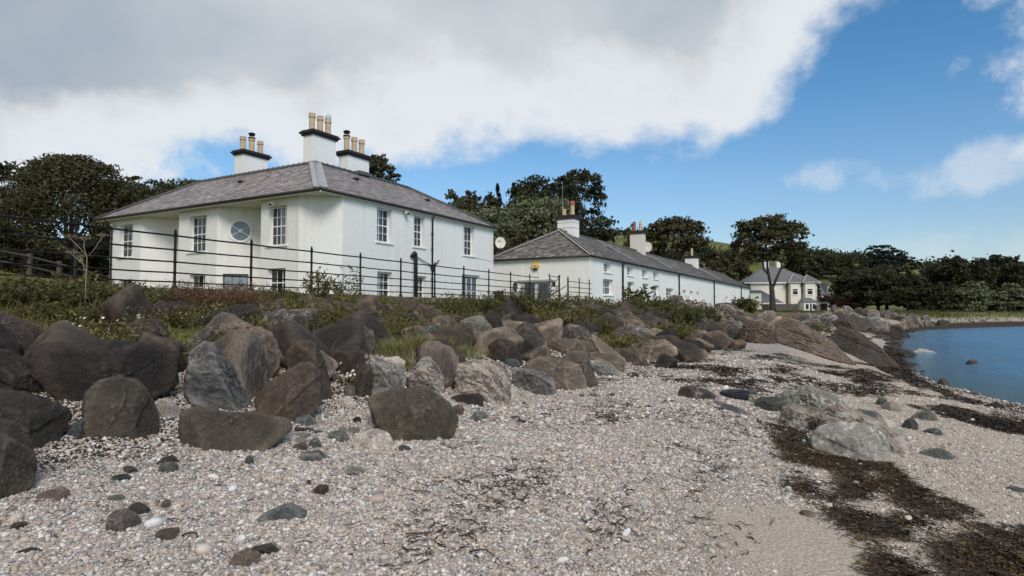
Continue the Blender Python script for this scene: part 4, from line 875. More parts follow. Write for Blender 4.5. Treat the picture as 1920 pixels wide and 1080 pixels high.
    k = 118/FOC; f = MB(); f.box2((0, 0, 1.5), (20*k, .4, at(1410, 551, 118)[2])); f.build('wall_face', M['greenwall'], Wl); f = MB(); f.box2((-.05, -.05, at(1410, 551, 118)[2]+.003), (20*k+.05, .45, at(1410, 551, 118)[2]+.12)); f.build('capping', M['mortar'], Wl)
    # board fence
    a_ = at(1428, 575, 122); F = empty('board_fence', (a_[0], 122, 0), math.radians(-6)); tag(F, 'grey weathered board fence in front of the beige villa', 'fence'); k = 122/FOC
    for i in range(34):
        h = .05*math.sin(i*1.7)+(.9 if i > 16 else .7); f = MB(); f.box((i*.21, 0, 1.9+h/2+.3), .19, .04, 1.2+h); f.build('board', M['greyfence'], F)
    # white car-port like second cottage in the trees
    O3 = at(1533, 548, 165); C_ = empty('gabled_cottage', (O3[0], 165, 0), math.radians(12)); tag(C_, 'small cream cottage with grey gabled roof half hidden by trees', 'house'); k = 165/FOC
    f = MB(); f.box2((0, 0, 1.5), (32*k, 7, 6.8)); f.build('wall', M['cream'], C_)
    f = MB(); ez = 6.8; f.poly([(-.6, -.6, ez), (33*k, -.6, ez), (26*k, 3.5, ez+3.8), (8*k, 3.5, ez+3.8)]); f.poly([(-.6, -.6, ez), (8*k, 3.5, ez+3.8), (-.6, 7.6, ez)]); f.poly([(33*k, -.6, ez), (33*k, 7.6, ez), (26*k, 3.5, ez+3.8)]); f.build('roof', M['slateC'], C_)
    f = MB(); f.add([(14*k, -.5, ez), (27*k, -.5, ez), (20.5*k, -.5, ez+3.2), (20.5*k, 3, ez+3.2)], [(0, 1, 2), (0, 2, 3), (1, 3, 2)]); dm = f.build('gable', M['slateC'], C_); f = MB(); f.box2((19*k, -.58, ez+.6), (22*k, -.52, ez+2.0)); f.build('window', M['paint'], dm)
    f = MB(); f.box2((14*k, -.08, 3.6), (18*k, -.003, 5.2)); f.build('window', M['near_black'], C_)
    # long low promenade wall with gate piers
    p0 = at(1512, 590, 120); p1 = at(1735, 587, 128); Lw = empty('promenade_wall', (p0[0], p0[1], 0), math.atan2(p1[1]-p0[1], p1[0]-p0[0])); tag(Lw, 'long low grey sea wall below the lawn beyond the rocks', 'wall'); L = np.linalg.norm((p1-p0)[:2])
    zt = at(1620, 583.5, 124)[2]; f = MB(); f.box2((0, 0, .6), (L*.5, .4, zt)); f.box2((L*.5, .003, .6), (L, .4, zt-.35)); f.build('wall_face', M['concrete'], Lw); f = MB(); f.box2((0, -.08, zt+.003), (L*.5, .48, zt+.12)); f.build('capping', M['mortar'], Lw)
    for u, lab in ((1533, 'square stone gate pier nearest the garage of the villa'), (1563, 'square stone gate pier at the right of the opening')):
        q = at(u, 580, 126); P = empty('gate_pier', (q[0], 126, 0)); tag(P, lab, 'gate pier'); f = MB(); f.box((0, 0, 2.2), .75, .75, 2.4); f.build('shaft', M['concrete'], P); f = MB(); f.box((0, 0, 3.46), .95, .95, .12); f.build('cap', M['concrete'], P)
    q = at(1690, 585, 124); P = tag(empty('signpost', (q[0], 124, 0)), 'thin pale post standing on the grass right of the low sea wall', 'post'); f = MB(); f.tube([(0, 0, 1), (0, 0, 3.2)], .05, 6); f.build('pole', M['metalg'], P); f = MB(); f.box((0, -.06, 3.15), .3, .03, .2); f.build('plate', M['metalg'], P)
far_buildings()
# ================================================================ rocks
_ico = {}
def ico(n):
    if n not in _ico:
        bm = bmesh.new(); bmesh.ops.create_icosphere(bm, subdivisions=n, radius=1); bm.verts.ensure_lookup_table()
        V = np.array([v.co[:] for v in bm.verts]); F = np.array([[v.index for v in f.verts] for f in bm.faces]); bm.free(); _ico[n] = (V, F)
    return _ico[n]
def rock_shape(planes, sub=4, amp=.05, seed=0, p=16, strata=0, sdir=(.3, .2, 1), freq=2.5, clip=None, chips=6, frac=2):
    """star shaped body inside the half spaces n.x<=d, edges a little rounded, surface roughened"""
    D, F = ico(sub); Nn = np.array([q[0] for q in planes], float); ln = np.linalg.norm(Nn, axis=1); Nn = Nn/ln[:, None]; d = np.array([q[1] for q in planes])/ln; d = np.maximum(d, .02)
    q = np.clip(D@Nn.T, 0, None)/d[None]; mx = q.max(1, keepdims=True)+1e-9
    r = 1/(mx[:, 0]*((q/mx)**p).sum(1)**(1/p)); size = np.median(r)
    if clip: r = np.minimum(r, clip)
    rg = np.random.RandomState(seed*7+3)
    for c in range(chips):                       # broken corners
        k = rg.choice(len(D), p=(r**3)/(r**3).sum()); n_ = D[k]+rg.normal(0, .18, 3); n_ /= np.linalg.norm(n_); dd_ = (r*(D@n_)).max()*(rg.uniform(.84, .93) if clip else rg.uniform(.92, .97)); cs = D@n_; r = np.where(cs > .05, np.minimum(r, dd_/np.maximum(cs, .05)), r)
    P = D*r[:, None]; sc_ = freq/size
    n = fbm(P*sc_+seed*3.1, 5, seed); n2 = 1-np.abs(fbm(P*sc_*1.9+seed, 4, seed+50))*2
    r = r+size*amp*(n*1.0-.9*np.clip(n2-.5, 0, 1)*1.8)
    Pn = D*r[:, None]/size; fn = rg.normal(size=3); fn /= np.linalg.norm(fn)
    if strata: fn = np.array(sdir, float)/np.linalg.norm(sdir)
    for c in range(frac if not strata else max(frac, int(strata*1.5))):       # cracks with a small step across them
        n_ = fn+rg.normal(0, .12 if strata else .9, 3); n_ /= np.linalg.norm(n_); h = Pn@n_-rg.uniform(-.6, .6)+.07*fbm(Pn*1.7+c*5, 3, seed+c+70)
        r = r+size*(.017 if strata else .028)*np.tanh(h/.02)*(1 if rg.rand() < .5 else -1)-size*.035*np.exp(-(h/.022)**2)
    if strata:
        s_ = np.array(sdir, float); s_ /= np.linalg.norm(s_); h = (P@s_)/size*strata+1.4*fbm(P*sc_*.6, 3, seed+9); r = r+size*.035*(np.abs((h % 1)-.5)*2-.5)
    return D*r[:, None], F
def rock_obj(name, V, F, mat, loc, rot=0, smooth=True):
    me = np_mesh(name, V, F, M[mat], smooth); o = mkobj(name, me); o.location = loc; o.rotation_euler = (0, 0, rot); return o
def silhouette_rock(name, poly, mat, label, cat='boulder', group=None, depthk=.75, sub=5, amp=.05, seed=0, p=80, Y=None, vb=None, strata=0, sdir=(.3, .2, 1), sink=.06, faces=None, tilt=None):
    """a rock standing where the ground meets the foot of the outline, as wide and high as the outline is there"""
    rng = np.random.RandomState(seed+11); pl = np.array(poly, float); u0, v0 = pl[:, 0].mean(), (pl[:, 1].min()+pl[:, 1].max())/2
    vbm = vb if vb else pl[:, 1].max(); ub = (pl[:, 0].min()+pl[:, 0].max())/2
    if Y is None: g = ground_hit(ub, vbm-1); Yg = g[1]
    else: Yg = Y
    wm = (pl[:, 0].max()-pl[:, 0].min())*Yg/FOC; hm = (pl[:, 1].max()-pl[:, 1].min())*Yg/FOC; dm = depthk*(wm*.55+hm*.45)
    Yc = Yg+dm*.42*(1 if Y is None else 0)
    d = ray(u0, v0); C = np.array([0, 0, EYE])+d*(Yc/d[1]); az = math.atan2(d[0], d[1]); k = Yc/FOC/math.cos(az)
    # outline in metres round the centre: X right, Z up, seen square on
    P2 = np.stack([(pl[:, 0]-u0)*Yc/FOC*math.cos(az)**.5, (v0-pl[:, 1])*Yc/FOC], 1)
    P2[P2[:, 1] < P2[:, 1].min()+.12*np.ptp(P2[:, 1]), 1] -= sink+.05
    area = sum(P2[i, 0]*P2[(i+1) % len(P2), 1]-P2[(i+1) % len(P2), 0]*P2[i, 1] for i in range(len(P2)))
    if area < 0: P2 = P2[::-1]
    planes = []
    for i in range(len(P2)):
        a, b = P2[i], P2[(i+1) % len(P2)]; e = b-a; L = np.linalg.norm(e)
        if L < 1e-6: continue
        n = np.array([e[1], -e[0]])/L; dd = max(n@a, .03)
        if n[1] > .35:            # top faces slope down towards the front, their back edge makes the outline
            kt = tilt if tilt else rng.uniform(.3, .9); planes.append(((n[0], -kt, n[1]), dd)); planes.append(((n[0], rng.uniform(.15, .5), n[1]), dd))
        elif n[1] < -.5: planes.append(((n[0], rng.uniform(-.1, .1), n[1]), dd))
        else:
            kf = rng.uniform(-.05, .28); planes.append(((n[0], -kf, n[1]), dd)); planes.append(((n[0], .6, n[1]), dd*1.05))
    dh = dm/2
    for f in (faces or [(rng.uniform(-.7, -.2), rng.uniform(0, .3)), (rng.uniform(.3, .9), rng.uniform(-.15, .3))]): planes.append(((f[0], -1, f[1]), dh*rng.uniform(.8, 1.0)*math.hypot(1, math.hypot(*f))*.86))
    planes += [((rng.uniform(-.4, .4), 1, rng.uniform(-.1, .5)), dh*1.1), ((0, -1, 0), dh*1.05)]
    V, F = rock_shape(planes, sub, amp, seed, p, strata, sdir)
    o = rock_obj(name, V, F, mat, C, -az); tag(o, label, cat, group); FOOT.append((C[0], C[1], max(wm, dm)/2)); return o
FOOT = []
B = silhouette_rock
def main_boulders():
    L = [
     ([(-60, 800), (-20, 778), (10, 788), (45, 822), (66, 875), (65, 912), (20, 938), (0, 945), (-70, 945)], 'r_olive', 'smooth olive brown boulder cut off by the left edge, nearest to the viewer', {}),
     ([(-90, 735), (-20, 724), (30, 730), (85, 748), (128, 770), (132, 790), (95, 832), (50, 845), (-90, 845)], 'r_olive', 'broad rounded grey brown boulder above the nearest one at the left edge', {}),
     ([(-80, 650), (5, 655), (40, 668), (85, 695), (93, 722), (82, 750), (-80, 750)], 'r_dark', 'dark brown boulder at the left edge beside the long block', {}),
     ([(-80, 580), (0, 583), (25, 592), (68, 610), (82, 630), (62, 665), (-80, 672)], 'r_brown', 'grey brown boulder under the weeds, uppermost at the left edge', {}),
     ([(68, 648), (110, 638), (285, 641), (342, 662), (350, 690), (342, 738), (320, 747), (150, 762), (120, 745), (75, 690)], 'r_dark', 'very long dark brown boulder lying behind the upright olive one', dict(depthk=.4, faces=[(-.25, .1), (.45, .1), (0, .25)], tilt=.5)),
     ([(168, 725), (185, 712), (235, 705), (262, 713), (285, 745), (300, 778), (297, 829), (210, 828), (170, 818), (164, 770)], 'r_olive', 'upright olive brown boulder with flat face in front of the long dark block', dict(faces=[(-.12, .12), (.95, .3), (0, .75)], amp=.035)),
     ([(360, 660), (383, 640), (402, 645), (440, 700), (487, 765), (480, 773), (400, 766), (346, 738), (350, 700)], 'r_grey', 'pointed slate grey boulder with pale veins right of the long dark block', dict(faces=[(-.35, .35), (.75, .5), (0, .1)], strata=3, sdir=(.2, .2, 1))),
     ([(332, 790), (350, 762), (372, 756), (480, 775), (550, 795), (556, 808), (470, 842), (400, 853), (343, 836)], 'r_olive', 'low flat topped grey brown slab in front of the pointed grey boulder', dict(tilt=1.3, faces=[(-.5, .6), (.3, .5), (0, .2)])),
     ([(478, 745), (500, 720), (560, 682), (582, 680), (598, 702), (608, 738), (604, 752), (560, 786), (538, 791), (488, 770)], 'r_red', 'red brown boulder split by a diagonal crack', dict(faces=[(-.55, .55), (.3, .2), (0, .9)], tilt=.7)),
     ([(533, 655), (558, 637), (590, 640), (612, 652), (616, 690), (632, 722), (628, 746), (585, 748), (545, 710)], 'r_brown', 'brown boulder standing behind the cracked red brown one', {}),
     ([(465, 612), (482, 612), (508, 622), (530, 670), (520, 692), (503, 706), (470, 714), (456, 700), (452, 660)], 'r_tan', 'tall angular brown boulder between the pointed grey and the brown one', dict(strata=2, sdir=(1, .2, .3))),
     ([(493, 586), (530, 578), (578, 583), (581, 625), (545, 636), (500, 622)], 'r_purple', 'blocky dark grey rock with white lichen on its top', dict(p=26, faces=[(-.15, .15), (.2, .1)])),
     ([(362, 592), (395, 570), (440, 569), (457, 562), (487, 574), (494, 602), (470, 620), (380, 625)], 'r_dark', 'long dark boulder under the rust brown bush', {}),
     ([(344, 652), (350, 640), (375, 618), (397, 609), (413, 642), (385, 650), (355, 668)], 'r_purple', 'small angular rock with pale ragged edge above the pointed grey boulder', {}),
     ([(238, 612), (262, 596), (300, 598), (322, 630), (338, 652), (250, 660)], 'r_brown', 'brown boulder behind the daisies above the long dark block', {}),
     ([(198, 578), (213, 550), (240, 554), (266, 580), (264, 598), (203, 598)], 'r_dark', 'half buried brown boulder among the weeds below the fence', {}),
     ([(282, 580), (300, 562), (322, 570), (345, 598), (338, 610), (290, 608)], 'r_brown', 'weathered brown boulder left of the rust brown bush', {}),
     ([(100, 606), (122, 600), (140, 610), (146, 638), (105, 642)], 'r_purple', 'small purple grey stone peeping out above the long dark block', {}),
     ([(121, 812), (140, 790), (166, 777), (168, 815), (140, 823)], 'r_blue', 'blue grey stone leaning against the upright olive boulder', {}),
     ([(293, 760), (300, 747), (315, 745), (338, 768), (341, 778), (310, 784)], 'r_quartz', 'small whitish stone wedged beside the upright olive boulder', {}),
     ([(690, 746), (705, 732), (742, 728), (775, 718), (802, 722), (846, 755), (863, 785), (856, 806), (830, 826), (745, 823), (703, 785)], 'r_olive', 'big brown boulder in front centre with cracked face', dict(faces=[(-.3, .35), (.5, .25), (0, .65)], tilt=.8)),
     ([(690, 735), (690, 690), (697, 664), (717, 672), (758, 692), (762, 715), (748, 740), (715, 748)], 'r_grey', 'pointed blue grey rock rising behind the big brown front boulder', dict(strata=2, sdir=(1, .3, .6))),
     ([(664, 720), (673, 690), (690, 680), (700, 700), (696, 745), (668, 746)], 'r_olive', 'olive rock on the left of the pointed blue grey one', {}),
     ([(714, 690), (720, 671), (745, 668), (760, 678), (757, 698)], 'r_quartz', 'white rock with pinkish hollow behind the pointed blue grey one', {}),
     ([(757, 702), (790, 672), (806, 668), (826, 695), (834, 718), (830, 738), (795, 732), (764, 722)], 'r_swirl', 'banded brown rock leaning right beside the big brown front boulder', dict(strata=3, sdir=(.8, .2, .6))),
     ([(800, 665), (822, 651), (843, 664), (850, 690), (837, 706), (805, 698)], 'r_swirl', 'small banded rock with white crest behind the leaning banded one', dict(strata=3, sdir=(1, .2, .2))),
     ([(845, 690), (862, 673), (900, 668), (942, 675), (966, 705), (970, 738), (950, 750), (915, 754), (880, 747), (848, 725)], 'r_swirl', 'large rounded rock with swirling pale bands right of the grass', dict(strata=3, sdir=(.4, .3, 1), p=10, amp=.09)),
     ([(956, 690), (1000, 690), (1040, 705), (1045, 739), (972, 736)], 'r_grey', 'flat faced grey slab beside the swirling banded rock', dict(p=26, faces=[(.05, .1), (-.5, .2)])),
     ([(984, 682), (1010, 667), (1060, 675), (1086, 682), (1102, 715), (1104, 733), (1050, 729), (1000, 715)], 'r_tan', 'angular warm brown boulder behind the grey slab', dict(faces=[(-.4, .5), (.6, .2), (0, .1)])),
     ([(1055, 672), (1074, 656), (1100, 667), (1121, 715), (1119, 728), (1085, 724)], 'r_tan', 'steep brown boulder with sharp ridge at the edge of the pebbles', dict(faces=[(-.3, .5), (.9, .1)])),
     ([(1103, 674), (1140, 679), (1170, 699), (1166, 707), (1118, 708), (1106, 690)], 'r_grey', 'low grey wedge reaching out on the pebbles', dict(tilt=1.2)),
     ([(914, 648), (936, 631), (970, 642), (986, 680), (960, 684), (918, 668)], 'r_red', 'rust brown block behind the swirling banded rock', dict(p=24)),
     ([(860, 602), (882, 594), (905, 592), (921, 608), (931, 632), (915, 642), (878, 628)], 'r_pale', 'pale yellowish lichen covered boulder high on the bank', {}),
     ([(845, 614), (860, 606), (882, 608), (891, 630), (888, 650), (852, 645)], 'r_red', 'brown rock on the left of the pale lichen boulder', {}),
     ([(903, 590), (918, 581), (936, 590), (956, 635), (942, 645), (922, 625)], 'r_dark', 'tall dark slanting boulder right of the pale lichen one', {}),
     ([(956, 624), (985, 601), (1005, 611), (1023, 635), (1012, 655), (962, 640)], 'r_tan', 'grey brown boulder with a pointed top in mid bank', {}),
     ([(948, 640), (965, 622), (990, 630), (1014, 660), (985, 668), (955, 655)], 'r_brown', 'dark brown wedge under the pointed grey brown boulder', {}),
     ([(1020, 646), (1035, 634), (1083, 636), (1103, 652), (1100, 667), (1068, 664), (1030, 657)], 'r_tan', 'low rounded brown rock with flowing bands in mid bank', dict(strata=2, tilt=1.0)),
     ([(1096, 642), (1110, 625), (1132, 640), (1172, 672), (1176, 682), (1130, 681), (1104, 668)], 'r_tan', 'long sloping brown boulder that points up to its left', dict(tilt=.9, strata=1.5, sdir=(.5, .2, 1))),
     ([(1160, 652), (1186, 637), (1250, 634), (1268, 650), (1270, 666), (1200, 676), (1165, 668)], 'r_tan', 'wide pale grey brown boulder at the pebble edge', dict(tilt=.6)),
     ([(1261, 640), (1272, 637), (1314, 638), (1323, 645), (1322, 663), (1272, 665)], 'r_dark', 'dark rectangular block at the right end of the boulder bank', dict(p=28, amp=.02, faces=[(.05, .03)])),
     ([(735, 588), (753, 566), (776, 563), (792, 575), (800, 602), (752, 604)], 'r_brown', 'dark boulder right below the coping beside the soil pipe', {}),
     ([(776, 585), (785, 571), (812, 572), (830, 592), (832, 612), (790, 612)], 'r_red', 'dark reddish boulder below the coping, right of its twin', {}),
     ([(748, 594), (776, 584), (786, 600), (783, 617), (760, 619)], 'r_dark', 'small sharp dark wedge in front of the two coping boulders', {}),
     ([(610, 570), (630, 562), (670, 572), (715, 582), (728, 600), (716, 622), (682, 610), (640, 596)], 'r_brown', 'long sloping dark boulder below the coping behind the yellow weeds', dict(tilt=.6)),
     ([(640, 614), (670, 604), (700, 617), (706, 640), (700, 667), (660, 655), (644, 640)], 'r_purple', 'purple grey boulder with white specks left of the yellow grass', {}),
     ([(617, 660), (640, 650), (668, 650), (684, 660), (688, 680), (682, 702), (640, 708), (624, 690)], 'r_brown', 'brown boulder behind the white daisies in mid bank', {}),
     ([(764, 625), (800, 604), (826, 605), (830, 630), (810, 640), (770, 638)], 'r_grey', 'grey striated boulder above the yellow grass', dict(strata=2)),
     ([(942, 676), (952, 670), (972, 672), (980, 684), (968, 690), (948, 690)], 'r_blue', 'smooth blue grey cobble behind the grey slab', dict(p=4, amp=.015)),
     ([(633, 752), (640, 735), (650, 742), (668, 738), (674, 755), (655, 764)], 'r_quartz', 'white knobbly stone below the white daisies', dict(amp=.2)),
     ([(640, 725), (655, 718), (668, 724), (668, 742), (648, 745)], 'r_purple', 'dark round cobble above the white knobbly stone', dict(p=5)),
    ]
    for i, (poly, m, lab, kw) in enumerate(L):
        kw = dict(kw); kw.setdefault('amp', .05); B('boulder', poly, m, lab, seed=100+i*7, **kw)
main_boulders()
def beach_stones():
    L = [
     ([(1268, 742), (1275, 727), (1300, 722), (1325, 728), (1345, 740), (1335, 748), (1285, 750)], 'r_purple', 'low grey brown stone left of the ribbed rubber tyre', {}, 'boulder'),
     ([(1330, 754), (1345, 751), (1380, 762), (1401, 771), (1388, 776), (1360, 768)], 'r_blue', 'flat blue grey slab sunk in the pebbles below the tyre', dict(tilt=2), 'stone'),
     ([(1414, 752), (1430, 744), (1480, 746), (1492, 760), (1480, 774), (1440, 772), (1416, 764)], 'r_green', 'smooth greenish grey stone right of the tyre', {}, 'boulder'),
     ([(1395, 742), (1408, 738), (1434, 742), (1436, 752), (1405, 756)], 'r_pale', 'small yellowish lump of stone touching the tyre', dict(amp=.2), 'stone'),
     ([(1450, 748), (1470, 735), (1510, 724), (1550, 732), (1588, 754), (1590, 768), (1540, 775), (1480, 768)], 'r_white_grey', 'jagged pale grey outcrop at the back of the rock group', dict(amp=.16), 'boulder'),
     ([(1464, 790), (1468, 765), (1490, 755), (1540, 768), (1560, 780), (1545, 806), (1500, 808)], 'r_swirl', 'dark banded brown rock at the left of the rock group', dict(strata=3, sdir=(1, .3, .2), amp=.09), 'boulder'),
     ([(1532, 795), (1548, 768), (1580, 756), (1610, 768), (1650, 788), (1695, 815), (1702, 835), (1660, 842), (1600, 830), (1540, 812)], 'r_swirl', 'long brown and grey banded rock behind the large white one', dict(strata=2.5, sdir=(.6, .2, 1), tilt=.8), 'boulder'),
     ([(1640, 785), (1660, 782), (1690, 800), (1702, 820), (1690, 834), (1660, 826)], 'r_white_grey', 'grey and white streaked shoulder of rock at the right of the group', dict(strata=3), 'boulder'),
     ([(1515, 825), (1535, 802), (1575, 789), (1612, 790), (1648, 806), (1662, 828), (1658, 861), (1600, 862), (1545, 852), (1516, 840)], 'r_white_grey', 'large whitish grey boulder with rust stain, foremost of the rock group', dict(faces=[(-.3, .6), (.8, .3), (0, .1)]), 'boulder'),
     ([(1600, 775), (1610, 767), (1640, 769), (1655, 778), (1640, 784), (1610, 784)], 'r_blue', 'flat blue grey stone on the sand behind the rock group', dict(tilt=2), 'stone'),
     ([(1690, 802), (1700, 785), (1712, 782), (1721, 795), (1720, 806)], 'r_green', 'small pointed dark stone right of the rock group', {}, 'stone'),
     ([(1705, 785), (1725, 772), (1750, 769), (1763, 788), (1740, 790)], 'r_green', 'flat dark grey stone on the sand right of the pointed one', dict(tilt=1.5), 'stone'),
     ([(1648, 768), (1655, 755), (1675, 750), (1690, 758), (1692, 768), (1670, 772)], 'r_pale', 'rounded whitish stone on the sand behind the rock group', dict(p=6), 'stone'),
     ([(1640, 758), (1648, 746), (1662, 748), (1664, 758), (1650, 762)], 'r_green', 'small dark stone touching the rounded whitish one', {}, 'stone'),
     ([(1718, 856), (1735, 845), (1765, 838), (1790, 852), (1788, 859), (1745, 862)], 'r_blue', 'flat blue grey stone trailing black seaweed on the right', dict(tilt=1.5), 'stone'),
     ([(1728, 812), (1742, 803), (1760, 802), (1768, 812), (1748, 816)], 'r_blue', 'dark wedge shaped stone on the sand, right of the streaked shoulder', {}, 'stone'),
     ([(1808, 681), (1818, 674), (1830, 676), (1834, 680)], 'r_red', 'golden brown rock awash in the shallow water', dict(Y=25.6), 'rock'),
     ([(290, 882), (300, 866), (322, 861), (340, 872), (338, 884), (312, 888)], 'r_green', 'smooth pale grey green oval cobble', dict(p=4, amp=.01), 'stone'),
     ([(484, 968), (500, 958), (548, 943), (578, 962), (574, 976), (520, 984), (487, 978)], 'r_blue', 'flat angular blue grey slab on the pebbles in the foreground', dict(tilt=2.5, p=30, amp=.02), 'stone'),
     ([(430, 1052), (440, 1034), (465, 1026), (488, 1040), (488, 1056), (455, 1065)], 'r_pink', 'rough pink stone at the bottom of the foreground', dict(amp=.1), 'stone'),
     ([(195, 982), (205, 960), (228, 953), (256, 966), (266, 985), (240, 998), (205, 994)], 'r_purple', 'rounded purple grey cobble beside the glossy black one', dict(p=8), 'stone'),
     ([(234, 958), (242, 944), (262, 941), (284, 955), (285, 966), (262, 968)], 'r_out', 'small glossy black cobble behind the purple grey one', dict(p=6, amp=.02), 'stone'),
     ([(50, 938), (80, 920), (115, 912), (130, 925), (125, 942), (80, 945)], 'r_pink', 'pink flat stone beside the nearest boulder', dict(tilt=1.6), 'stone'),
     ([(660, 832), (668, 812), (700, 801), (728, 812), (746, 838), (720, 845), (680, 842)], 'r_quartz', 'white granular stone left of the big brown front boulder', {}, 'stone'),
     ([(557, 855), (570, 846), (600, 845), (622, 862), (610, 868), (575, 864)], 'r_grey', 'grey and rust stone with white edge on the pebbles', {}, 'stone'),
     ([(549, 792), (556, 780), (580, 777), (597, 790), (590, 800), (560, 800)], 'r_blue', 'pale blue grey stone under the cracked red brown boulder', {}, 'stone'),
     ([(605, 824), (620, 808), (645, 805), (656, 822), (640, 828)], 'r_green', 'dark green grey wedge left of the white granular stone', {}, 'stone'),
     ([(495, 835), (500, 818), (518, 812), (522, 828), (514, 838)], 'r_red', 'reddish angular fragment on the edge of the flat topped slab', {}, 'stone'),
     ([(545, 842), (552, 832), (572, 828), (578, 840), (562, 846)], 'r_pink', 'pinkish brown cobble left of the dark green grey wedge', {}, 'stone'),
     ([(575, 838), (582, 824), (595, 821), (603, 834), (592, 842)], 'r_green', 'dark sharp cobble beside the pinkish brown one', {}, 'stone'),
     ([(656, 790), (664, 780), (676, 780), (680, 790), (668, 794)], 'r_dark', 'dark egg shaped cobble left of the big brown front boulder', dict(p=4), 'stone'),
     ([(585, 918), (598, 908), (616, 910), (616, 922), (600, 928)], 'r_red', 'reddish brown stone on the open shingle above the flat slab', {}, 'stone'),
     ([(642, 884), (655, 872), (682, 876), (686, 890), (668, 893)], 'r_grey', 'mottled grey stone on the open shingle', {}, 'stone'),
     ([(456, 868), (462, 854), (474, 852), (478, 866), (468, 872)], 'r_green', 'round green grey cobble right of the flat topped slab', dict(p=5), 'stone'),
     ([(192, 935), (205, 928), (232, 928), (236, 938), (210, 943)], 'r_green', 'flat greenish cobble above the glossy black one', dict(p=5, tilt=1.5), 'stone'),
     ([(14, 990), (28, 978), (48, 980), (50, 992), (30, 996)], 'r_dark', 'small dark stone at the lower left edge', {}, 'stone'),
     ([(299, 946), (306, 936), (320, 938), (323, 950), (310, 954)], 'r_tan', 'small orange tan cobble on the open shingle', dict(p=5), 'stone'),
     ([(1010, 965), (1013, 957), (1030, 956), (1036, 966)], 'r_pink', 'little pink stone in the middle foreground', {}, 'stone'),
     ([(1496, 965), (1504, 956), (1526, 958), (1531, 968), (1512, 971)], 'r_pink', 'smooth rose pink stone at the left of the seaweed bed', dict(p=5), 'stone'),
     ([(1538, 955), (1545, 944), (1560, 943), (1564, 956)], 'r_white_grey', 'whitish cobble lying in the seaweed bed', {}, 'stone'),
     ([(1884, 918), (1900, 912), (1930, 916), (1930, 924), (1895, 925)], 'r_green', 'dark flat stone at the right edge of the sand', {}, 'stone'),
     ([(835, 755), (850, 740), (895, 737), (912, 745), (905, 758), (860, 760)], 'r_dark', 'flat dark stone in front of the swirling banded rock', dict(tilt=1.6), 'stone'),
     ([(845, 775), (850, 762), (866, 756), (872, 768), (862, 778)], 'r_pink', 'angular pink fragment between the dark flat stone and the front boulder', {}, 'stone'),
     ([(880, 785), (892, 770), (912, 772), (918, 782), (900, 790)], 'r_blue', 'blue grey cobble right of the pink fragment', {}, 'stone'),
     ([(1757, 722), (1762, 711), (1770, 708), (1779, 718), (1778, 724)], 'r_out', 'black rock at the waterline', {}, 'rock'),
     ([(1819, 741), (1824, 735), (1834, 737), (1836, 743)], 'r_out', 'small black stone standing in the shallows', {}, 'rock'),
    ]
    for i, (poly, m, lab, kw, cat) in enumerate(L):
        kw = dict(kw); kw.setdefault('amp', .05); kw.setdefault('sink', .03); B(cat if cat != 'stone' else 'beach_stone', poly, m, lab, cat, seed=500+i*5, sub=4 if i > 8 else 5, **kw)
beach_stones()
def tyre():
    g = ground_hit(1395, 750); T = empty('tyre', (g[0], g[1]+.25, g[2]+.0), .3); tag(T, 'black ribbed rubber tyre lying half buried on the pebbles', 'tyre'); R = .30; n = 72
    m = MB(); prof = [(.62, .10), (.72, .15), (.9, .165), (1.0, .13), (1.03, .05), (1.0, -.05), (.9, -.1)]
    vs = []; 
    for i in range(n):
        a = 2*math.pi*i/n; k = 1+.018*(1 if i % 2 else -1)
        for j, (r, z) in enumerate(prof): vs.append((R*r*(k if 2 <= j <= 5 else 1)*math.cos(a), R*r*(k if 2 <= j <= 5 else 1)*math.sin(a), z*.75))
    P = len(prof); m.add(vs, [(i*P+j, ((i+1) % n)*P+j, ((i+1) % n)*P+j+1, i*P+j+1) for i in range(n) for j in range(P-1)]); m.build('tread', M['rubber'], T)
    m = MB(); m.add([(R*.63*math.cos(2*math.pi*i/n), R*.63*math.sin(2*math.pi*i/n), .07) for i in range(n)]+[(0, 0, .055)], [(i, (i+1) % n, n) for i in range(n)], 0, True)
    for r in (.2, .35, .5): m.tube([(R*r*math.cos(2*math.pi*i/24), R*r*math.sin(2*math.pi*i/24), .066) for i in range(25)], .006, 5)
    m.build('hub', M['rubber'], T)
tyre()
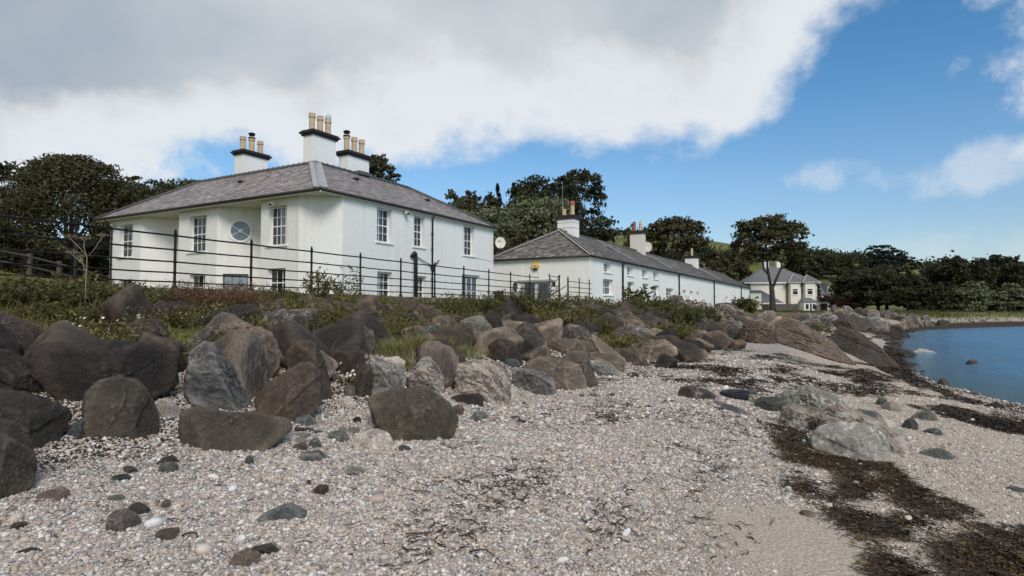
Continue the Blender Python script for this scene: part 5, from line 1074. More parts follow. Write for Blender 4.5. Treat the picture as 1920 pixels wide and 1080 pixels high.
# bedrock ridge running down to the water
def bedrock():
    L = [([(1440, 640), (1448, 610), (1470, 594), (1505, 600), (1530, 615), (1560, 640), (1600, 665), (1625, 690), (1560, 676), (1480, 662)], 'r_pink', 'pinkish bedrock ridge with flowing grain that runs down to the pebbles', dict(depthk=.35, strata=6, sdir=(.45, .3, 1), amp=.06, sub=6, tilt=.8)),
         ([(1530, 612), (1560, 606), (1610, 620), (1650, 650), (1688, 676), (1692, 684), (1640, 682), (1590, 662), (1545, 640)], 'r_out', 'dark sloping bedrock shelf that ends at the water', dict(depthk=.35, strata=6, sdir=(.45, .3, 1), amp=.06, sub=6, tilt=.7)),
         ([(1440, 600), (1465, 590), (1500, 584), (1530, 590), (1545, 605), (1500, 612), (1450, 612)], 'r_pink', 'rusty lichen spotted crag on top of the bedrock ridge', dict(depthk=.8, amp=.2, sub=5)),
         ([(1380, 628), (1395, 605), (1425, 600), (1455, 615), (1462, 640), (1420, 645), (1385, 640)], 'r_red', 'brown bedrock knob left of the pinkish ridge', dict(depthk=.8, amp=.12, strata=2)),
         ([(1560, 603), (1590, 592), (1625, 596), (1640, 612), (1610, 622), (1575, 618)], 'r_out', 'low dark crag behind the sloping bedrock shelf', dict(depthk=.8, amp=.15)),
         ([(1670, 662), (1685, 652), (1705, 655), (1722, 666), (1700, 672), (1678, 672)], 'r_out', 'black weedy rock beside the white water washed stone', dict(amp=.12)),
         ([(1712, 660), (1725, 652), (1745, 656), (1760, 663), (1735, 666)], 'r_quartz', 'white stone washed by the water near the bedrock', dict(amp=.12))]
    for i, (poly, m, lab, kw) in enumerate(L): B('bedrock' if i < 5 else 'rock', poly, m, lab, 'rock', seed=900+i*3, **kw)
bedrock()
FILL = []
def name_fill():
    # every packed boulder gets a label of its own from its look and the nearest landmark
    LM = [(210, 690, 'the long dark boulder'), (230, 770, 'the upright olive boulder'), (415, 710, 'the pointed grey boulder'), (545, 735, 'the cracked red brown boulder'), (590, 690, 'the brown boulder behind the cracked one'), (775, 775, 'the big brown front boulder'), (905, 712, 'the swirling banded rock'), (895, 615, 'the pale lichen boulder'),
          (1045, 700, 'the angular warm brown boulder'), (1215, 655, 'the wide pale boulder'), (1292, 650, 'the dark rectangular block'), (420, 575, 'the rust brown shrub'), (537, 605, 'the blocky lichen topped rock'), (785, 650, 'the yellow green grass tufts'), (670, 595, 'the long sloping boulder below the coping'), (990, 630, 'the pointed grey brown boulder'),
          (1035, 575, 'the iron gate'), (1130, 650, 'the boulder that points up left'), (1215, 595, 'the broad green clump below the cottages'), (1390, 575, 'the bush at the cottage corner'), (1445, 580, 'the tall lone tree'), (1500, 640, 'the pinkish bedrock ridge'), (1620, 650, 'the dark bedrock shelf'), (1500, 590, 'the rusty crag'), (1600, 600, 'the low sea wall'),
          (1690, 600, 'the thin pale post'), (1740, 615, 'the far curve of the bay'), (1720, 660, 'the white water washed stone'), (1780, 720, 'the black rock at the waterline'), (690, 700, 'the pointed blue grey rock'), (490, 660, 'the tall angular brown boulder'), (0, 640, 'the left edge boulders'), (1100, 600, 'the short fence beyond the gate'), (1340, 600, 'the far cottage downpipe')]
    CN = {'r_brown': 'brown', 'r_tan': 'warm grey brown', 'r_red': 'rusty brown', 'r_dark': 'dark', 'r_olive': 'olive', 'r_purple': 'purple grey', 'r_grey': 'slate grey', 'r_blue': 'blue grey', 'r_pink': 'pink', 'r_green': 'green grey', 'r_quartz': 'whitish', 'r_out': 'blackish'}
    D = {}
    c_, s_ = math.cos(PITCH), math.sin(PITCH)
    for o, r, m in FILL:
        x, y, z = o.location; z -= EYE; f = y*c_+z*s_; u = 960+FOC*x/f; v = 540-FOC*(z*c_-y*s_)/f
        if f < .5: continue
        L = min(LM, key=lambda q: (q[0]-u)**2+(q[1]-v)**2*2.5); dx, dy = u-L[0], (v-L[1])*1.6
        rel = ('right of' if dx > 0 else 'left of') if abs(dx) > abs(dy) else ('below' if dy > 0 else 'above')
        px = r*2*FOC/f; sz = 'small' if px < 38 else ('medium' if px < 75 else 'large'); what = 'boulder' if r > .25 else ('cobble' if r < .13 and f < 14 else 'stone')
        D.setdefault((sz, CN[m], what, rel, L[2]), []).append((math.hypot(dx, dy), o))
    ords = ['', 'second nearest ', 'third nearest ', 'fourth nearest ', 'fifth nearest ', 'sixth nearest ', 'seventh nearest ', 'eighth nearest ', 'ninth nearest ', 'tenth nearest ', 'eleventh nearest ', 'twelfth nearest ', 'thirteenth nearest ', 'fourteenth nearest ', 'fifteenth nearest ', 'sixteenth nearest ']
    for (sz, cn, what, rel, lm), L in D.items():
        L.sort(key=lambda q: q[0])
        for i, (_, o) in enumerate(L): o['label'] = (('nearest ' if len(L) > 1 and i == 0 else ords[min(i, 15)])+'%s %s %s %s %s' % (sz, cn, what, rel, lm))
PLANTS = []
def plant_pos(u, v, s):
    g = ground_hit(u, v); sg = st_of(g[0], g[1])[0]
    if sg > .15: return g
    q = at(u, v, plant_Y(u, .45)); return np.array([q[0], q[1], H1(q[0], q[1])])
def plant_Y(u, s): a = (u-960)/FOC; return (11.893-s)/(.4585-.8887*a)
PL = []
def _p(*a, **kw): PL.append((a, kw))
_p('dead_dock_shrub', 400, 584, .52, .66, 300, .021, 26, 'deadshrub', 'rust brown seeding shrub below the fence, left of the corner of the house', 'shrub', 1, stemmat='deadshrub', elong=1.2, s=1.0)
_p('dead_dock_shrub', 465, 584, .36, .38, 120, .02, 22, 'deadshrub', 'smaller rust brown shrub at the right of the large one', 'shrub', 2, stemmat='deadshrub', elong=1.2, s=1.0)
_p('sapling', 598, 560, .85, .30, 26, .042, 20, 'weed', 'tall leafy sapling growing in front of the fence', 'plant', 3, elong=2.6, s=0.8)
_p('sapling', 648, 562, .85, .34, 22, .042, 18, 'weed', 'second leafy sapling reaching over the fence rails', 'plant', 4, elong=2.6, s=0.8)
_p('yellow_weeds', 635, 572, .34, .4, 60, .03, 20, 'weedy', 'clump of yellow green weeds at the foot of the saplings', 'plant', 5, flowers=(26, 'ypetal', .017), s=0.9)
_p('weed_clump', 520, 566, .30, .45, 80, .03, 24, 'weed', 'dense green weeds between the rust brown shrub and the saplings', 'plant', 6, s=1.1)
_p('weed_clump', 620, 622, .50, .42, 110, .026, 26, 'weedy', 'feathery green clump in the middle of the bank', 'plant', 7, s=2.2)
_p('weed_clump', 590, 640, .34, .3, 60, .024, 24, 'weed', 'dark green clump left of the feathery one', 'plant', 8, s=2.4)
_p('weed_clump', 433, 672, .42, .28, 70, .022, 24, 'weed', 'dark green plant in the gap above the pointed grey boulder', 'plant', 9, s=3.6)
_p('fern', 349, 690, .26, .12, 16, .035, 12, 'weedy', 'bright green leaves squeezed between long dark and pointed grey boulder', 'plant', 10, s=4.6)
_p('daisy_clump', 650, 722, .20, .16, 30, .014, 14, 'weed', 'white daisies at the foot of the brown boulder in mid bank', 'flowers', 11, flowers=(26, 'petal', .024), s=4.6)
_p('daisy_clump', 205, 632, .24, .4, 70, .018, 16, 'weed', 'scattered white daisies above the long dark boulder', 'flowers', 12, flowers=(30, 'petal', .022), s=3.1)
_p('daisy_clump', 345, 560, .25, .3, 40, .02, 16, 'weed', 'few white flowers left of the rust brown shrub', 'flowers', 13, flowers=(9, 'petal', .022), s=1.0)
_p('yellow_weeds', 320, 612, .24, .35, 60, .02, 18, 'weedy', 'yellow flecked weeds sloping down to the pointed grey boulder', 'plant', 14, flowers=(16, 'ypetal', .016), s=2.3)
_p('weed_clump', 60, 575, .34, .55, 120, .032, 24, 'weed', 'leafy green weeds above the boulders at the left edge', 'plant', 15, s=1.8)
_p('weed_clump', 150, 566, .3, .5, 100, .030, 24, 'weedy', 'yellowish green weeds left of the half buried boulder', 'plant', 16, s=1.6)
_p('weed_clump', 235, 556, .3, .4, 70, .028, 24, 'weed', 'green weeds over the half buried boulder', 'plant', 17, s=1.3)
_p('weed_clump', 885, 592, .6, .7, 120, .04, 24, 'weed', 'green clump below the fence left of the pale lichen boulder', 'plant', 18, s=1.3)
_p('weed_clump', 1010, 604, .9, .9, 150, .05, 26, 'weed', 'large green clump under the gate', 'plant', 19, s=1.6)
_p('weed_clump', 1045, 622, .7, .8, 120, .05, 24, 'weedy', 'yellowish clump right of the large one under the gate', 'plant', 20, s=2.6)
_p('weed_clump', 960, 590, .7, .7, 110, .045, 24, 'weed', 'green clump left of the one under the gate', 'plant', 21, s=1.4)
_p('weed_clump', 1145, 655, .45, .8, 90, .05, 22, 'weedy', 'grassy green clump behind the long sloping boulder', 'plant', 22, s=3.0)
_p('weed_clump', 1215, 600, 1.0, 1.2, 130, .08, 22, 'weed', 'broad green clump in front of the second cottage downpipe', 'plant', 23, s=1.6)
_p('weed_clump', 1265, 616, 1.0, 1.3, 130, .08, 22, 'weed', 'green clump right of the broad one below the cottages', 'plant', 24, s=2.5)
_p('yellow_weeds', 1260, 636, .6, .8, 90, .06, 20, 'weedy', 'bright yellow green patch beside the dark block', 'plant', 25, s=3.4)
_p('elder_shoot', 1196, 575, 1.6, .9, 20, .26, 10, 'weed', 'leafy elder shoot against the white cottage wall', 'shrub', 26, Y=45, elong=1.6)
_p('elder_shoot', 1384, 584, 2.2, 1.4, 26, .34, 16, 'weed', 'dark bush against the far end of the cottages', 'shrub', 27, Y=85, elong=1.3)
_p('elder_shoot', 1405, 584, 1.6, 1.2, 24, .34, 16, 'weed', 'low dark bush at the cottage corner', 'shrub', 28, Y=86, elong=1.3)
_p('elder_shoot', 1277, 577, 1.3, .8, 14, .2, 8, 'weed', 'small leafy shoot by the third cottage downpipe', 'shrub', 29, Y=58, elong=1.5)
_p('elder_shoot', 1308, 578, 1.0, .8, 16, .2, 9, 'weedy', 'low bright bush by the narrow cottage door', 'shrub', 30, Y=62, elong=1.5)
_p('weed_clump', 1580, 598, 1.2, 2.4, 90, .25, 14, 'weed', 'green patch on the rocks below the low sea wall', 'plant', 31, Y=100)
_p('weed_clump', 480, 648, .22, .2, 30, .02, 18, 'weed', 'thin weeds beside the tall angular brown boulder', 'plant', 32, s=3.2)
_p('weed_clump', 100, 545, .38, .6, 110, .03, 22, 'weedy', 'tall mixed weeds in front of the left lawn', 'plant', 33, s=0.6)
_p('dead_dock_shrub', 55, 540, .34, .12, 20, .02, 16, 'kelp', 'dark dead dock stalks among the weeds at the left', 'plant', 34, stemmat='bark', s=0.9)
_p('weed_clump', 128, 602, .26, .5, 90, .026, 22, 'weed', 'green weeds right above the long dark boulder at its left end', 'plant', 41, s=3.4)
_p('weed_clump', 262, 572, .28, .45, 80, .026, 22, 'weedy', 'green weeds above the boulder behind the daisies', 'plant', 42, s=1.9)
_p('weed_clump', 300, 606, .24, .35, 70, .022, 22, 'weed', 'dark green weeds left of the small angular pale edged rock', 'plant', 43, s=2.9)
_p('weed_clump', 705, 572, .24, .4, 60, .028, 20, 'weedy', 'short weeds at the coping left of the soil pipe', 'plant', 44, s=.7)
_p('weed_clump', 560, 588, .30, .35, 70, .026, 22, 'weedy', 'yellowish weeds above the blocky lichen topped rock', 'plant', 45, s=1.6)
_p('weed_clump', 740, 636, .22, .4, 60, .024, 20, 'weed', 'green weeds above the largest grass tuft', 'plant', 46, s=3.0)
_p('weed_clump', 835, 594, .45, .6, 90, .035, 22, 'weed', 'green weeds left of the brown rock by the pale lichen boulder', 'plant', 47, s=1.3)
_p('weed_clump', 925, 586, .24, .5, 60, .04, 20, 'weedy', 'low yellowish weeds under the coping by the dark planter', 'plant', 48, s=.7)
_p('weed_clump', 1085, 600, .5, .7, 80, .045, 20, 'weed', 'green weeds below the short fence beyond the gate', 'plant', 49, s=1.0)
_p('weed_clump', 1115, 628, .5, .8, 80, .05, 20, 'weed', 'green weeds on the rocks right of the gate clumps', 'plant', 50, s=2.4)
_p('weed_clump', 1310, 612, .9, 1.3, 90, .09, 18, 'weed', 'green clump below the narrow cottage windows', 'plant', 51, s=2.2)
_p('weed_clump', 1180, 592, .7, .9, 80, .06, 20, 'weedy', 'yellowish clump left of the broad green clump', 'plant', 52, s=.8)
_p('weed_clump', 1240, 600, .8, 1.0, 80, .07, 20, 'weed', 'green clump between the two broad cottage clumps', 'plant', 53, s=1.4)
for _a, _k in PL:
    if 's' in _k: _q = plant_pos(_a[1], _a[2], _k['s']); PLANTS.append((_q[0], _q[1], _a[4]*.75))
TUFTS = ((735, 668, 420, .34, 'yellow green grass tuft left of the small banded rock'), (785, 660, 480, .38, 'largest yellow green grass tuft in the middle of the bank'), (820, 655, 360, .30, 'yellow green grass tuft behind the small banded rock'), (868, 668, 320, .26, 'short pale grass tuft above the swirling banded rock'), (708, 655, 260, .26, 'thin grass tuft beside the purple grey boulder'),
                                      (760, 690, 240, .2, 'small grass tuft behind the leaning banded rock'), (1165, 668, 300, .3, 'grass tuft at the top of the wide pale boulder'), (525, 650, 90, .22, 'dry straw tuft beside the tall angular brown boulder'))
for _t in TUFTS: _q = plant_pos(_t[0], _t[1], 4); PLANTS.append((_q[0], _q[1], .22))
def fill_rocks():
    rng = np.random.RandomState(5); pts = []; variants = []
    for v in range(14):
        pl = []
        for q in ((1, 0, 0), (-1, 0, 0), (0, 1, 0), (0, -1, 0), (0, 0, 1), (0, 0, -1)): nn = np.array(q)+rng.normal(0, .28, 3); pl.append((tuple(nn), rng.uniform(.62, .95)*np.linalg.norm(nn)))
        for q in range(4): nn = rng.normal(size=3); nn /= np.linalg.norm(nn); pl.append((tuple(nn), rng.uniform(.82, 1.05)))
        V, F = rock_shape(pl, 4, .05, v, 90, clip=1.35); variants.append((V*[1.2, .95, .8], F))
    mats = ['r_brown', 'r_brown', 'r_tan', 'r_tan', 'r_tan', 'r_red', 'r_dark', 'r_purple', 'r_olive']
    meshes = {}
    def place(s, t, r, group, label, mt=None, dz=0, flat=1):
        x, y = xy_of(s, t); v = rng.randint(14); m = mt or mats[rng.randint(len(mats))]; key = (v, m)
        if key not in meshes: meshes[key] = np_mesh('bank_boulder', variants[v][0], variants[v][1], M[m], True)
        o = mkobj('bank_boulder' if r > .25 else 'small_rock', meshes[key]); z = H1(x, y)
        o.location = (x, y, z+r*.12*flat+dz); o.rotation_euler = (rng.uniform(-.6, .6)*flat, rng.uniform(-.6, .6)*flat, rng.uniform(0, 6.28)); o.scale = (r, r*rng.uniform(.8, 1.1), r*rng.uniform(.75, 1.05)*flat)
        tag(o, label, 'boulder' if r > .25 else 'rock', group); FILL.append((o, r, m))
    zones = [(-9, -2, 1.2, .50, .3, 'dark boulders on the near left of the bank', 'dark weathered boulder packed in the near left part of the bank'),
             (-2, 8, 1.05, .47, .3, 'brown boulders on the bank below the big house', 'brown angular boulder packed on the bank below the big white house'),
             (8, 20, 1.2, .58, .35, 'brown boulders below the gate and fence', 'warm brown boulder packed on the bank below the gate and fence'),
             (20, 38, 1.45, .70, .4, 'boulders on the bank below the cottages', 'brown boulder packed on the bank below the long cottage row')]
    done = []
    for (t0, t1, sp, rb, rv, grp, lab) in zones:
        tries = 0
        while tries < 1400:
            tries += 1; t = rng.uniform(t0, t1); s = rng.uniform(.7, 7.3+(.9 if t > 8 else 0)); x, y = xy_of(s, t)
            if any((x-a)**2+(y-b)**2 < (c+.28)**2 for a, b, c in FOOT): continue
            if any((x-a*k)**2+(y-b*k)**2 < (c+.12)**2 for a, b, c in PLANTS for k in (1, 1-.4/math.hypot(a, b), 1-.8/math.hypot(a, b))): continue
            if any((s-a)**2+(t-b)**2 < (sp*.72)**2 for a, b in done): continue
            if s > 6.3 and t < 4: continue
            if s < 3.7 and t < -3.4: continue
            if s < 1.3 and t < 12: continue
            if s < 3.2 and t > 4 and rng.rand() < .45: continue
            done.append((s, t)); place(s, t, rb*rng.uniform(1-rv, 1+rv)*(.85 if s > 6 else 1)*min(1, max(.5, (s+.3)/2.8)), grp, lab)
    n1 = len(done)
    # further on: rocks and rubble towards the bay
    done2 = []
    for (t0, t1, s0, s1, n, rb, grp, lab, ms) in ((38, 62, 1, 11, 42, .8, 'rubble between the cottages and the bedrock', 'grey brown rubble boulder between the cottage row and the bedrock ridge', ['r_brown', 'r_tan', 'r_purple', 'r_pink']),
            (60, 96, 4, 26, 48, .95, 'grey rocks along the far shore', 'grey rock of the rubble along the far shore', ['r_purple', 'r_grey', 'r_tan', 'r_grey', 'r_out'])):
        k = 0; tries = 0
        while k < n and tries < 3000:
            tries += 1; t = rng.uniform(t0, t1); s = rng.uniform(s0, s1); x, y = xy_of(s, t); d = shore_d(np.array([x]), np.array([y]))[0]
            if d < 1.5 or (t > 60 and d > 11): continue
            if any((s-a)**2+(t-b)**2 < .8 for a, b in done2): continue
            done2.append((s, t)); place(s, t, rb*rng.uniform(.55, 1.35), grp, lab, ms[rng.randint(len(ms))]); k += 1
    # small stones of the tide line
    for k in range(34):
        t = rng.uniform(8, 75); x0 = S_of(t)-rng.uniform(-.1, 1.8); place(x0, t, rng.uniform(.05, .16)*(1+t*.016), 'dark stones along the waterline', 'dark weedy stone along the waterline', 'r_out', -.02)
    for k in range(72):
        t = rng.uniform(-8.5, 2); s = 6.9+rng.exponential(.75); x, y = xy_of(s, t); 
        if any((x-a)**2+(y-b)**2 < (c+.05)**2 for a, b, c in FOOT): continue
        place(s, t, rng.uniform(.025, .085), 'cobbles at the foot of the boulders', 'fist sized cobble among the pebbles at the foot of the boulders', ['r_purple', 'r_grey', 'r_blue', 'r_tan', 'r_pink', 'r_quartz', 'r_quartz'][rng.randint(7)], 0, .6)
    name_fill()
fill_rocks()
# ================================================================ pebbles: one stone to every point of a cloud, by geometry nodes
def pebbles():
    rng = np.random.RandomState(3); protos = []
    for v in range(7):
        D, F = ico(2); el = np.array([1, rng.uniform(.6, .95), rng.uniform(.42, .7)]); V = D*el*(1+.13*fbm(D*1.3+v*9, 2, v)[:, None]); me = np_mesh('pebble', V, F, M['pebble'], True); protos.append(me)
    pts = []; sc_ = []
    def band(y0, y1, dens, rmed, sp=.35, f=None):
        w = lambda y: y*.9+.6
        A = (y1-y0)*(w(y0)+w(y1)); n = int(A*dens); y = np.sqrt(rng.uniform(y0**2, y1**2, n)); x = rng.uniform(-1, 1, n)*(y*.9+.6)
        s, t = st_of(x, y); d = shore_d(x, y); nz = fbm2(x*.6, y*.6, 4, 21)
        sand = np.clip(sstep(-d, -5.2, -3.4)+.35*sstep(nz, .1, .5), 0, 1); spot = np.exp(-(((x-2.0)/.85)**2+((y-4.5)/1.0)**2)); sand = np.clip(sand+spot*1.2, 0, 1)
        keep = (s > 3.5) & (d > .05) & (rng.rand(n) > sand*.3+.75*sstep(spot, .3, .9))
        x, y, sand = x[keep], y[keep], sand[keep]; r = rmed*np.exp(rng.randn(len(x))*sp)*(1-.28*sand); r = r*(1+.38*fbm2(x*.9, y*.9, 3, 88)); cap = rmed*1.9; r = np.minimum(r, cap)
        z = height(x, y)+.012*fbm2(x*4, y*4, 3, 11)+r*.25; pts.append(np.stack([x, y, z], 1)); sc_.append(r)
    band(1.6, 3.2, 2600, .0095); band(3.2, 5, 3200, .0095); band(5, 8, 1700, .0115); band(8, 13, 560, .016); band(13, 22, 150, .024)
    band(2, 6, 45, .019, .25); band(6, 14, 14, .027, .3); band(3, 12, 1.5, .04, .3)
    P = np.vstack(pts); S = np.concatenate(sc_); n = len(P); print('pebbles', n)
    me = bpy.data.meshes.new('shingle'); me.vertices.add(n); me.vertices.foreach_set('co', P.astype(np.float32).ravel())
    a = me.attributes.new('rad', 'FLOAT', 'POINT'); a.data.foreach_set('value', S.astype(np.float32))
    rot = np.stack([rng.normal(0, .3, n), rng.normal(0, .3, n), rng.uniform(0, 6.28, n)], 1); a = me.attributes.new('rot', 'FLOAT_VECTOR', 'POINT'); a.data.foreach_set('vector', rot.astype(np.float32).ravel())
    a = me.attributes.new('pick', 'INT', 'POINT'); a.data.foreach_set('value', rng.randint(0, 7, n).astype(np.int32))
    me.update(); o = mkobj('shingle', me); tag(o, kind='stuff')
    coll = bpy.data.collections.new('pebble_shapes')
    for i, p in enumerate(protos): po = bpy.data.objects.new('pebble_%s' % 'abcdefg'[i], p); coll.objects.link(po)
    ng = bpy.data.node_groups.new('scatter', 'GeometryNodeTree'); ng.interface.new_socket('Geometry', in_out='INPUT', socket_type='NodeSocketGeometry'); ng.interface.new_socket('Geometry', in_out='OUTPUT', socket_type='NodeSocketGeometry')
    N = ng.nodes.new; Lk = ng.links.new; gi = N('NodeGroupInput'); go = N('NodeGroupOutput'); ci = N('GeometryNodeCollectionInfo'); ci.inputs[0].default_value = coll; ci.inputs['Separate Children'].default_value = True; ci.inputs['Reset Children'].default_value = True
    ip = N('GeometryNodeInstanceOnPoints'); ip.inputs['Pick Instance'].default_value = True
    def attr(nm, ty): k = N('GeometryNodeInputNamedAttribute'); k.data_type = ty; k.inputs['Name'].default_value = nm; return k.outputs['Attribute']
    Lk(gi.outputs[0], ip.inputs['Points']); Lk(ci.outputs[0], ip.inputs['Instance']); Lk(attr('pick', 'INT'), ip.inputs['Instance Index']); Lk(attr('rot', 'FLOAT_VECTOR'), ip.inputs['Rotation']); Lk(attr('rad', 'FLOAT'), ip.inputs['Scale'])
    Lk(ip.outputs[0], go.inputs[0]); md = o.modifiers.new('scatter', 'NODES'); md.node_group = ng
pebbles()
# ================================================================ seaweed
def ribbons(name, P, rng, lmin, lmax, wmin, wmax, mat, up=.03, yaw=None, seg=4):
    n = len(P); V = np.zeros((n, (seg+1)*2, 3)); th = rng.uniform(0, 6.28, n) if yaw is None else yaw+rng.normal(0, .45, n); L = rng.uniform(lmin, lmax, n); w = rng.uniform(wmin, wmax, n); cx, cy = P[:, 0].copy(), P[:, 1].copy(); ph = rng.uniform(0, 6, n)
    for k in range(seg+1):
        t = k/seg; px, py = np.cos(th+np.pi/2), np.sin(th+np.pi/2); ww = w*(.5+.5*math.sin(math.pi*min(1, t*.8+.15)))
        z = height(cx, cy)+.008+up*np.abs(np.sin(ph+t*5))*rng.uniform(.3, 1, n); ro = rng.uniform(-1, 1, n)*.8
        V[:, 2*k] = np.stack([cx+px*ww, cy+py*ww, z+ro*ww], 1); V[:, 2*k+1] = np.stack([cx-px*ww, cy-py*ww, z-ro*ww+.004], 1)
        cx = cx+np.cos(th)*L/seg; cy = cy+np.sin(th)*L/seg; th = th+rng.normal(0, .5, n)
    b = (np.arange(n)*(seg+1)*2)[:, None, None]; k = np.arange(seg)[None, :, None]*2; F = (b+k+np.array([0, 1, 3, 2])[None, None]).reshape(-1, 4)
    me = np_mesh(name, V.reshape(-1, 3), F, M[mat], False); return mkobj(name, me)
def pip(x, y, poly):
    c = np.zeros(len(x), bool); j = len(poly)-1
    for i in range(len(poly)):
        xi, yi = poly[i]; xj, yj = poly[j]; m = ((yi > y) != (yj > y)) & (x < (xj-xi)*(y-yi)/(yj-yi+1e-9)+xi); c ^= m; j = i
    return c
def seaweed():
    rng = np.random.RandomState(12)
    def region(px, n, f=2.2, thr=0., seed=40, an=None):
        G = [ground_hit(u, v)[:2] for u, v in px]; G = np.array(G); lo, hi = G.min(0), G.max(0); out = []
        while sum(map(len, out)) < n:
            x = rng.uniform(lo[0], hi[0], 6000); y = rng.uniform(lo[1], hi[1], 6000); k = pip(x, y, G); x, y = x[k], y[k]
            if len(x) == 0: break
            s, t = st_of(x, y); m = fbm2(s*f*1.6, t*f*.8, 4, seed)+rng.normal(0, .16, len(x)) > thr; out.append(np.stack([x[m], y[m]], 1))
            if len(out) > 200: break
        return np.vstack(out)[:n]
    main = [(1490, 835), (1600, 865), (1670, 868), (1700, 900), (1760, 930), (1830, 960), (1960, 1000), (2000, 1100), (1640, 1100), (1590, 1020), (1560, 980), (1500, 930), (1435, 880), (1440, 850)]
    P = region(main, 5600, 2.8, .2); o = ribbons('seaweed_bed', P, rng, .05, .2, .0012, .004, 'kelp', .018); tag(o, kind='stuff')
    P = region([(1640, 980), (1760, 960), (1960, 1000), (2000, 1100), (1640, 1100)], 3300, 2.8, .1, 41); tag(ribbons('seaweed_bed', P, rng, .05, .2, .0012, .004, 'kelp', .018), kind='stuff')
    P = region(main, 220, 2, .0, 43); tag(ribbons('golden_seaweed', P, rng, .04, .12, .003, .008, 'kelpgold', .03), kind='stuff')
    P = region([(1420, 790), (1510, 810), (1520, 860), (1470, 850)], 900, 2, -.1, 44); tag(ribbons('seaweed_strands', P, rng, .05, .16, .003, .008, 'kelp'), kind='stuff')
    P = region([(1150, 700), (1330, 640), (1480, 668), (1640, 700), (1700, 745), (1500, 740), (1400, 735), (1330, 720), (1250, 720)], 2600, 1.1, .26, 45); tag(ribbons('seaweed_strands', P, rng, .1, .34, .005, .016, 'kelp', .04, math.radians(-12)), kind='stuff')
    P = region([(1690, 760), (1790, 760), (1950, 790), (1950, 830), (1830, 800)], 1500, .9, .0, 46); tag(ribbons('seaweed_strands', P, rng, .08, .3, .004, .014, 'kelp', .03, math.radians(-25)), kind='stuff')
    P = region([(1380, 735), (1620, 690), (1740, 730), (1860, 760), (1700, 740), (1560, 740)], 1200, .9, .12, 47); tag(ribbons('seaweed_strands', P, rng, .1, .3, .006, .016, 'kelp', .03, math.radians(-20)), kind='stuff')
    P = region([(1660, 640), (1690, 690), (1770, 735), (1850, 762), (1800, 755), (1700, 720), (1640, 690)], 2200, .9, -.2, 48); tag(ribbons('tideline_weed', P, rng, .1, .35, .01, .03, 'kelp', .04, math.radians(-40)), kind='stuff')
    P = region([(1240, 600), (1760, 640), (1700, 620), (1690, 610), (1600, 640), (1640, 660)], 900, .5, -.1, 49); tag(ribbons('tideline_weed', P, rng, .3, .9, .03, .08, 'kelp', .06), kind='stuff')
    P = region([(860, 760), (1260, 740), (1500, 800), (1450, 1060), (700, 1060), (820, 860)], 1100, 1.5, .2, 50); tag(ribbons('seaweed_strands', P, rng, .05, .16, .002, .006, 'kelp', .02), kind='stuff')
    P = region([(0, 840), (900, 840), (1300, 900), (1400, 1075), (0, 1075)], 160, 1.2, .0, 51); tag(ribbons('dry_twigs', P, rng, .05, .16, .0015, .003, 'kelp', .015, None, 3), kind='stuff')
    P = region([(1020, 720), (1300, 650), (1460, 690), (1420, 790), (1200, 800), (1050, 780)], 1500, 1.3, .2, 52); tag(ribbons('seaweed_strands', P, rng, .05, .2, .003, .009, 'kelp', .02, math.radians(-15)), kind='stuff')
    for (u, v, L, lab, a0) in ((930, 950, .13, 'curled black kelp stalk on the pebbles, centre right', .3), (805, 995, .15, 'thin curled black stalk at the bottom centre', .9), (880, 1040, .2, 'long dark stalk along the bottom centre', -.1), (340, 1010, .14, 'thin dark twig on the pebbles at lower left', .3), (1205, 905, .1, 'short black stalk right of centre', .2)):
        g = ground_hit(u, v); pts = []; a = a0; x, y = g[0], g[1]
        for k in range(9): pts.append((x, y, H1(x, y)+.018+.018*math.sin(k*.5))); x += L/8*math.cos(a); y += L/8*math.sin(a); a += random.uniform(-.7, .4)
        m = MB(); m.tube(pts, [.005, .006, .006, .005, .005, .004, .004, .003, .002], 6); tag(m.build('kelp_stalk', M['kelp']), lab, 'seaweed')
seaweed()
# ================================================================ leaves and plants
def leaf_quads(P, size, rng, outward=None, elong=1.5, k=1.0):
    """one bent leaf clump quad per point"""
    n = len(P); d = rng.normal(size=(n, 3)); 
    if outward is not None: d = d+outward*1.1
    d /= np.linalg.norm(d, axis=1)[:, None]+1e-9; r = rng.normal(size=(n, 3)); a = np.cross(d, r); a /= np.linalg.norm(a, axis=1)[:, None]+1e-9; b = np.cross(d, a)
    s = size*rng.uniform(.55, 1.3, n)[:, None] if np.isscalar(size) else size[:, None]
    a = a*s*.5; b = b*s*.5*elong
    V = np.stack([P-b, P+a*.9-b*.1, P+b, P-a*.9+b*.1], 1); V[:, 1] += d*s*.12; V[:, 3] += d*s*.12
    return V.reshape(-1, 3), np.arange(4*n).reshape(-1, 4)
def crown_points(blobs, n, rng, clump=.12, hollow=.35):
    """points in small clumps spread through lobes; blobs (x,y,z,rx,ry,rz)"""
    vol = np.array([b[3]*b[5] for b in blobs]); vol = vol/vol.sum(); P = []; O = []
    for b, w in zip(blobs, vol):
        nc = max(6, int(n*w/26)); d = rng.normal(size=(nc, 3)); d /= np.linalg.norm(d, axis=1)[:, None]; d[:, 2] = np.where(d[:, 2] < -.55, -d[:, 2], d[:, 2]); r = rng.uniform(hollow, 1.04, nc)**.55
        r = r*(1+.22*fbm(d*2.1+b[0], 3, int(abs(b[0]*7+b[2]*13)) % 90))
        C = d*r[:, None]; k = rng.poisson(26, nc); idx = np.repeat(np.arange(nc), k); q = np.clip(rng.normal(size=(len(idx), 3)), -1.6, 1.6)*clump*np.array([1.25, 1.25, .75])*rng.uniform(.6, 1.3, nc)[idx][:, None]
        P.append((C[idx]+q)*np.array(b[3:6])+np.array(b[:3])); O.append(d[idx])
    return np.vstack(P), np.vstack(O)
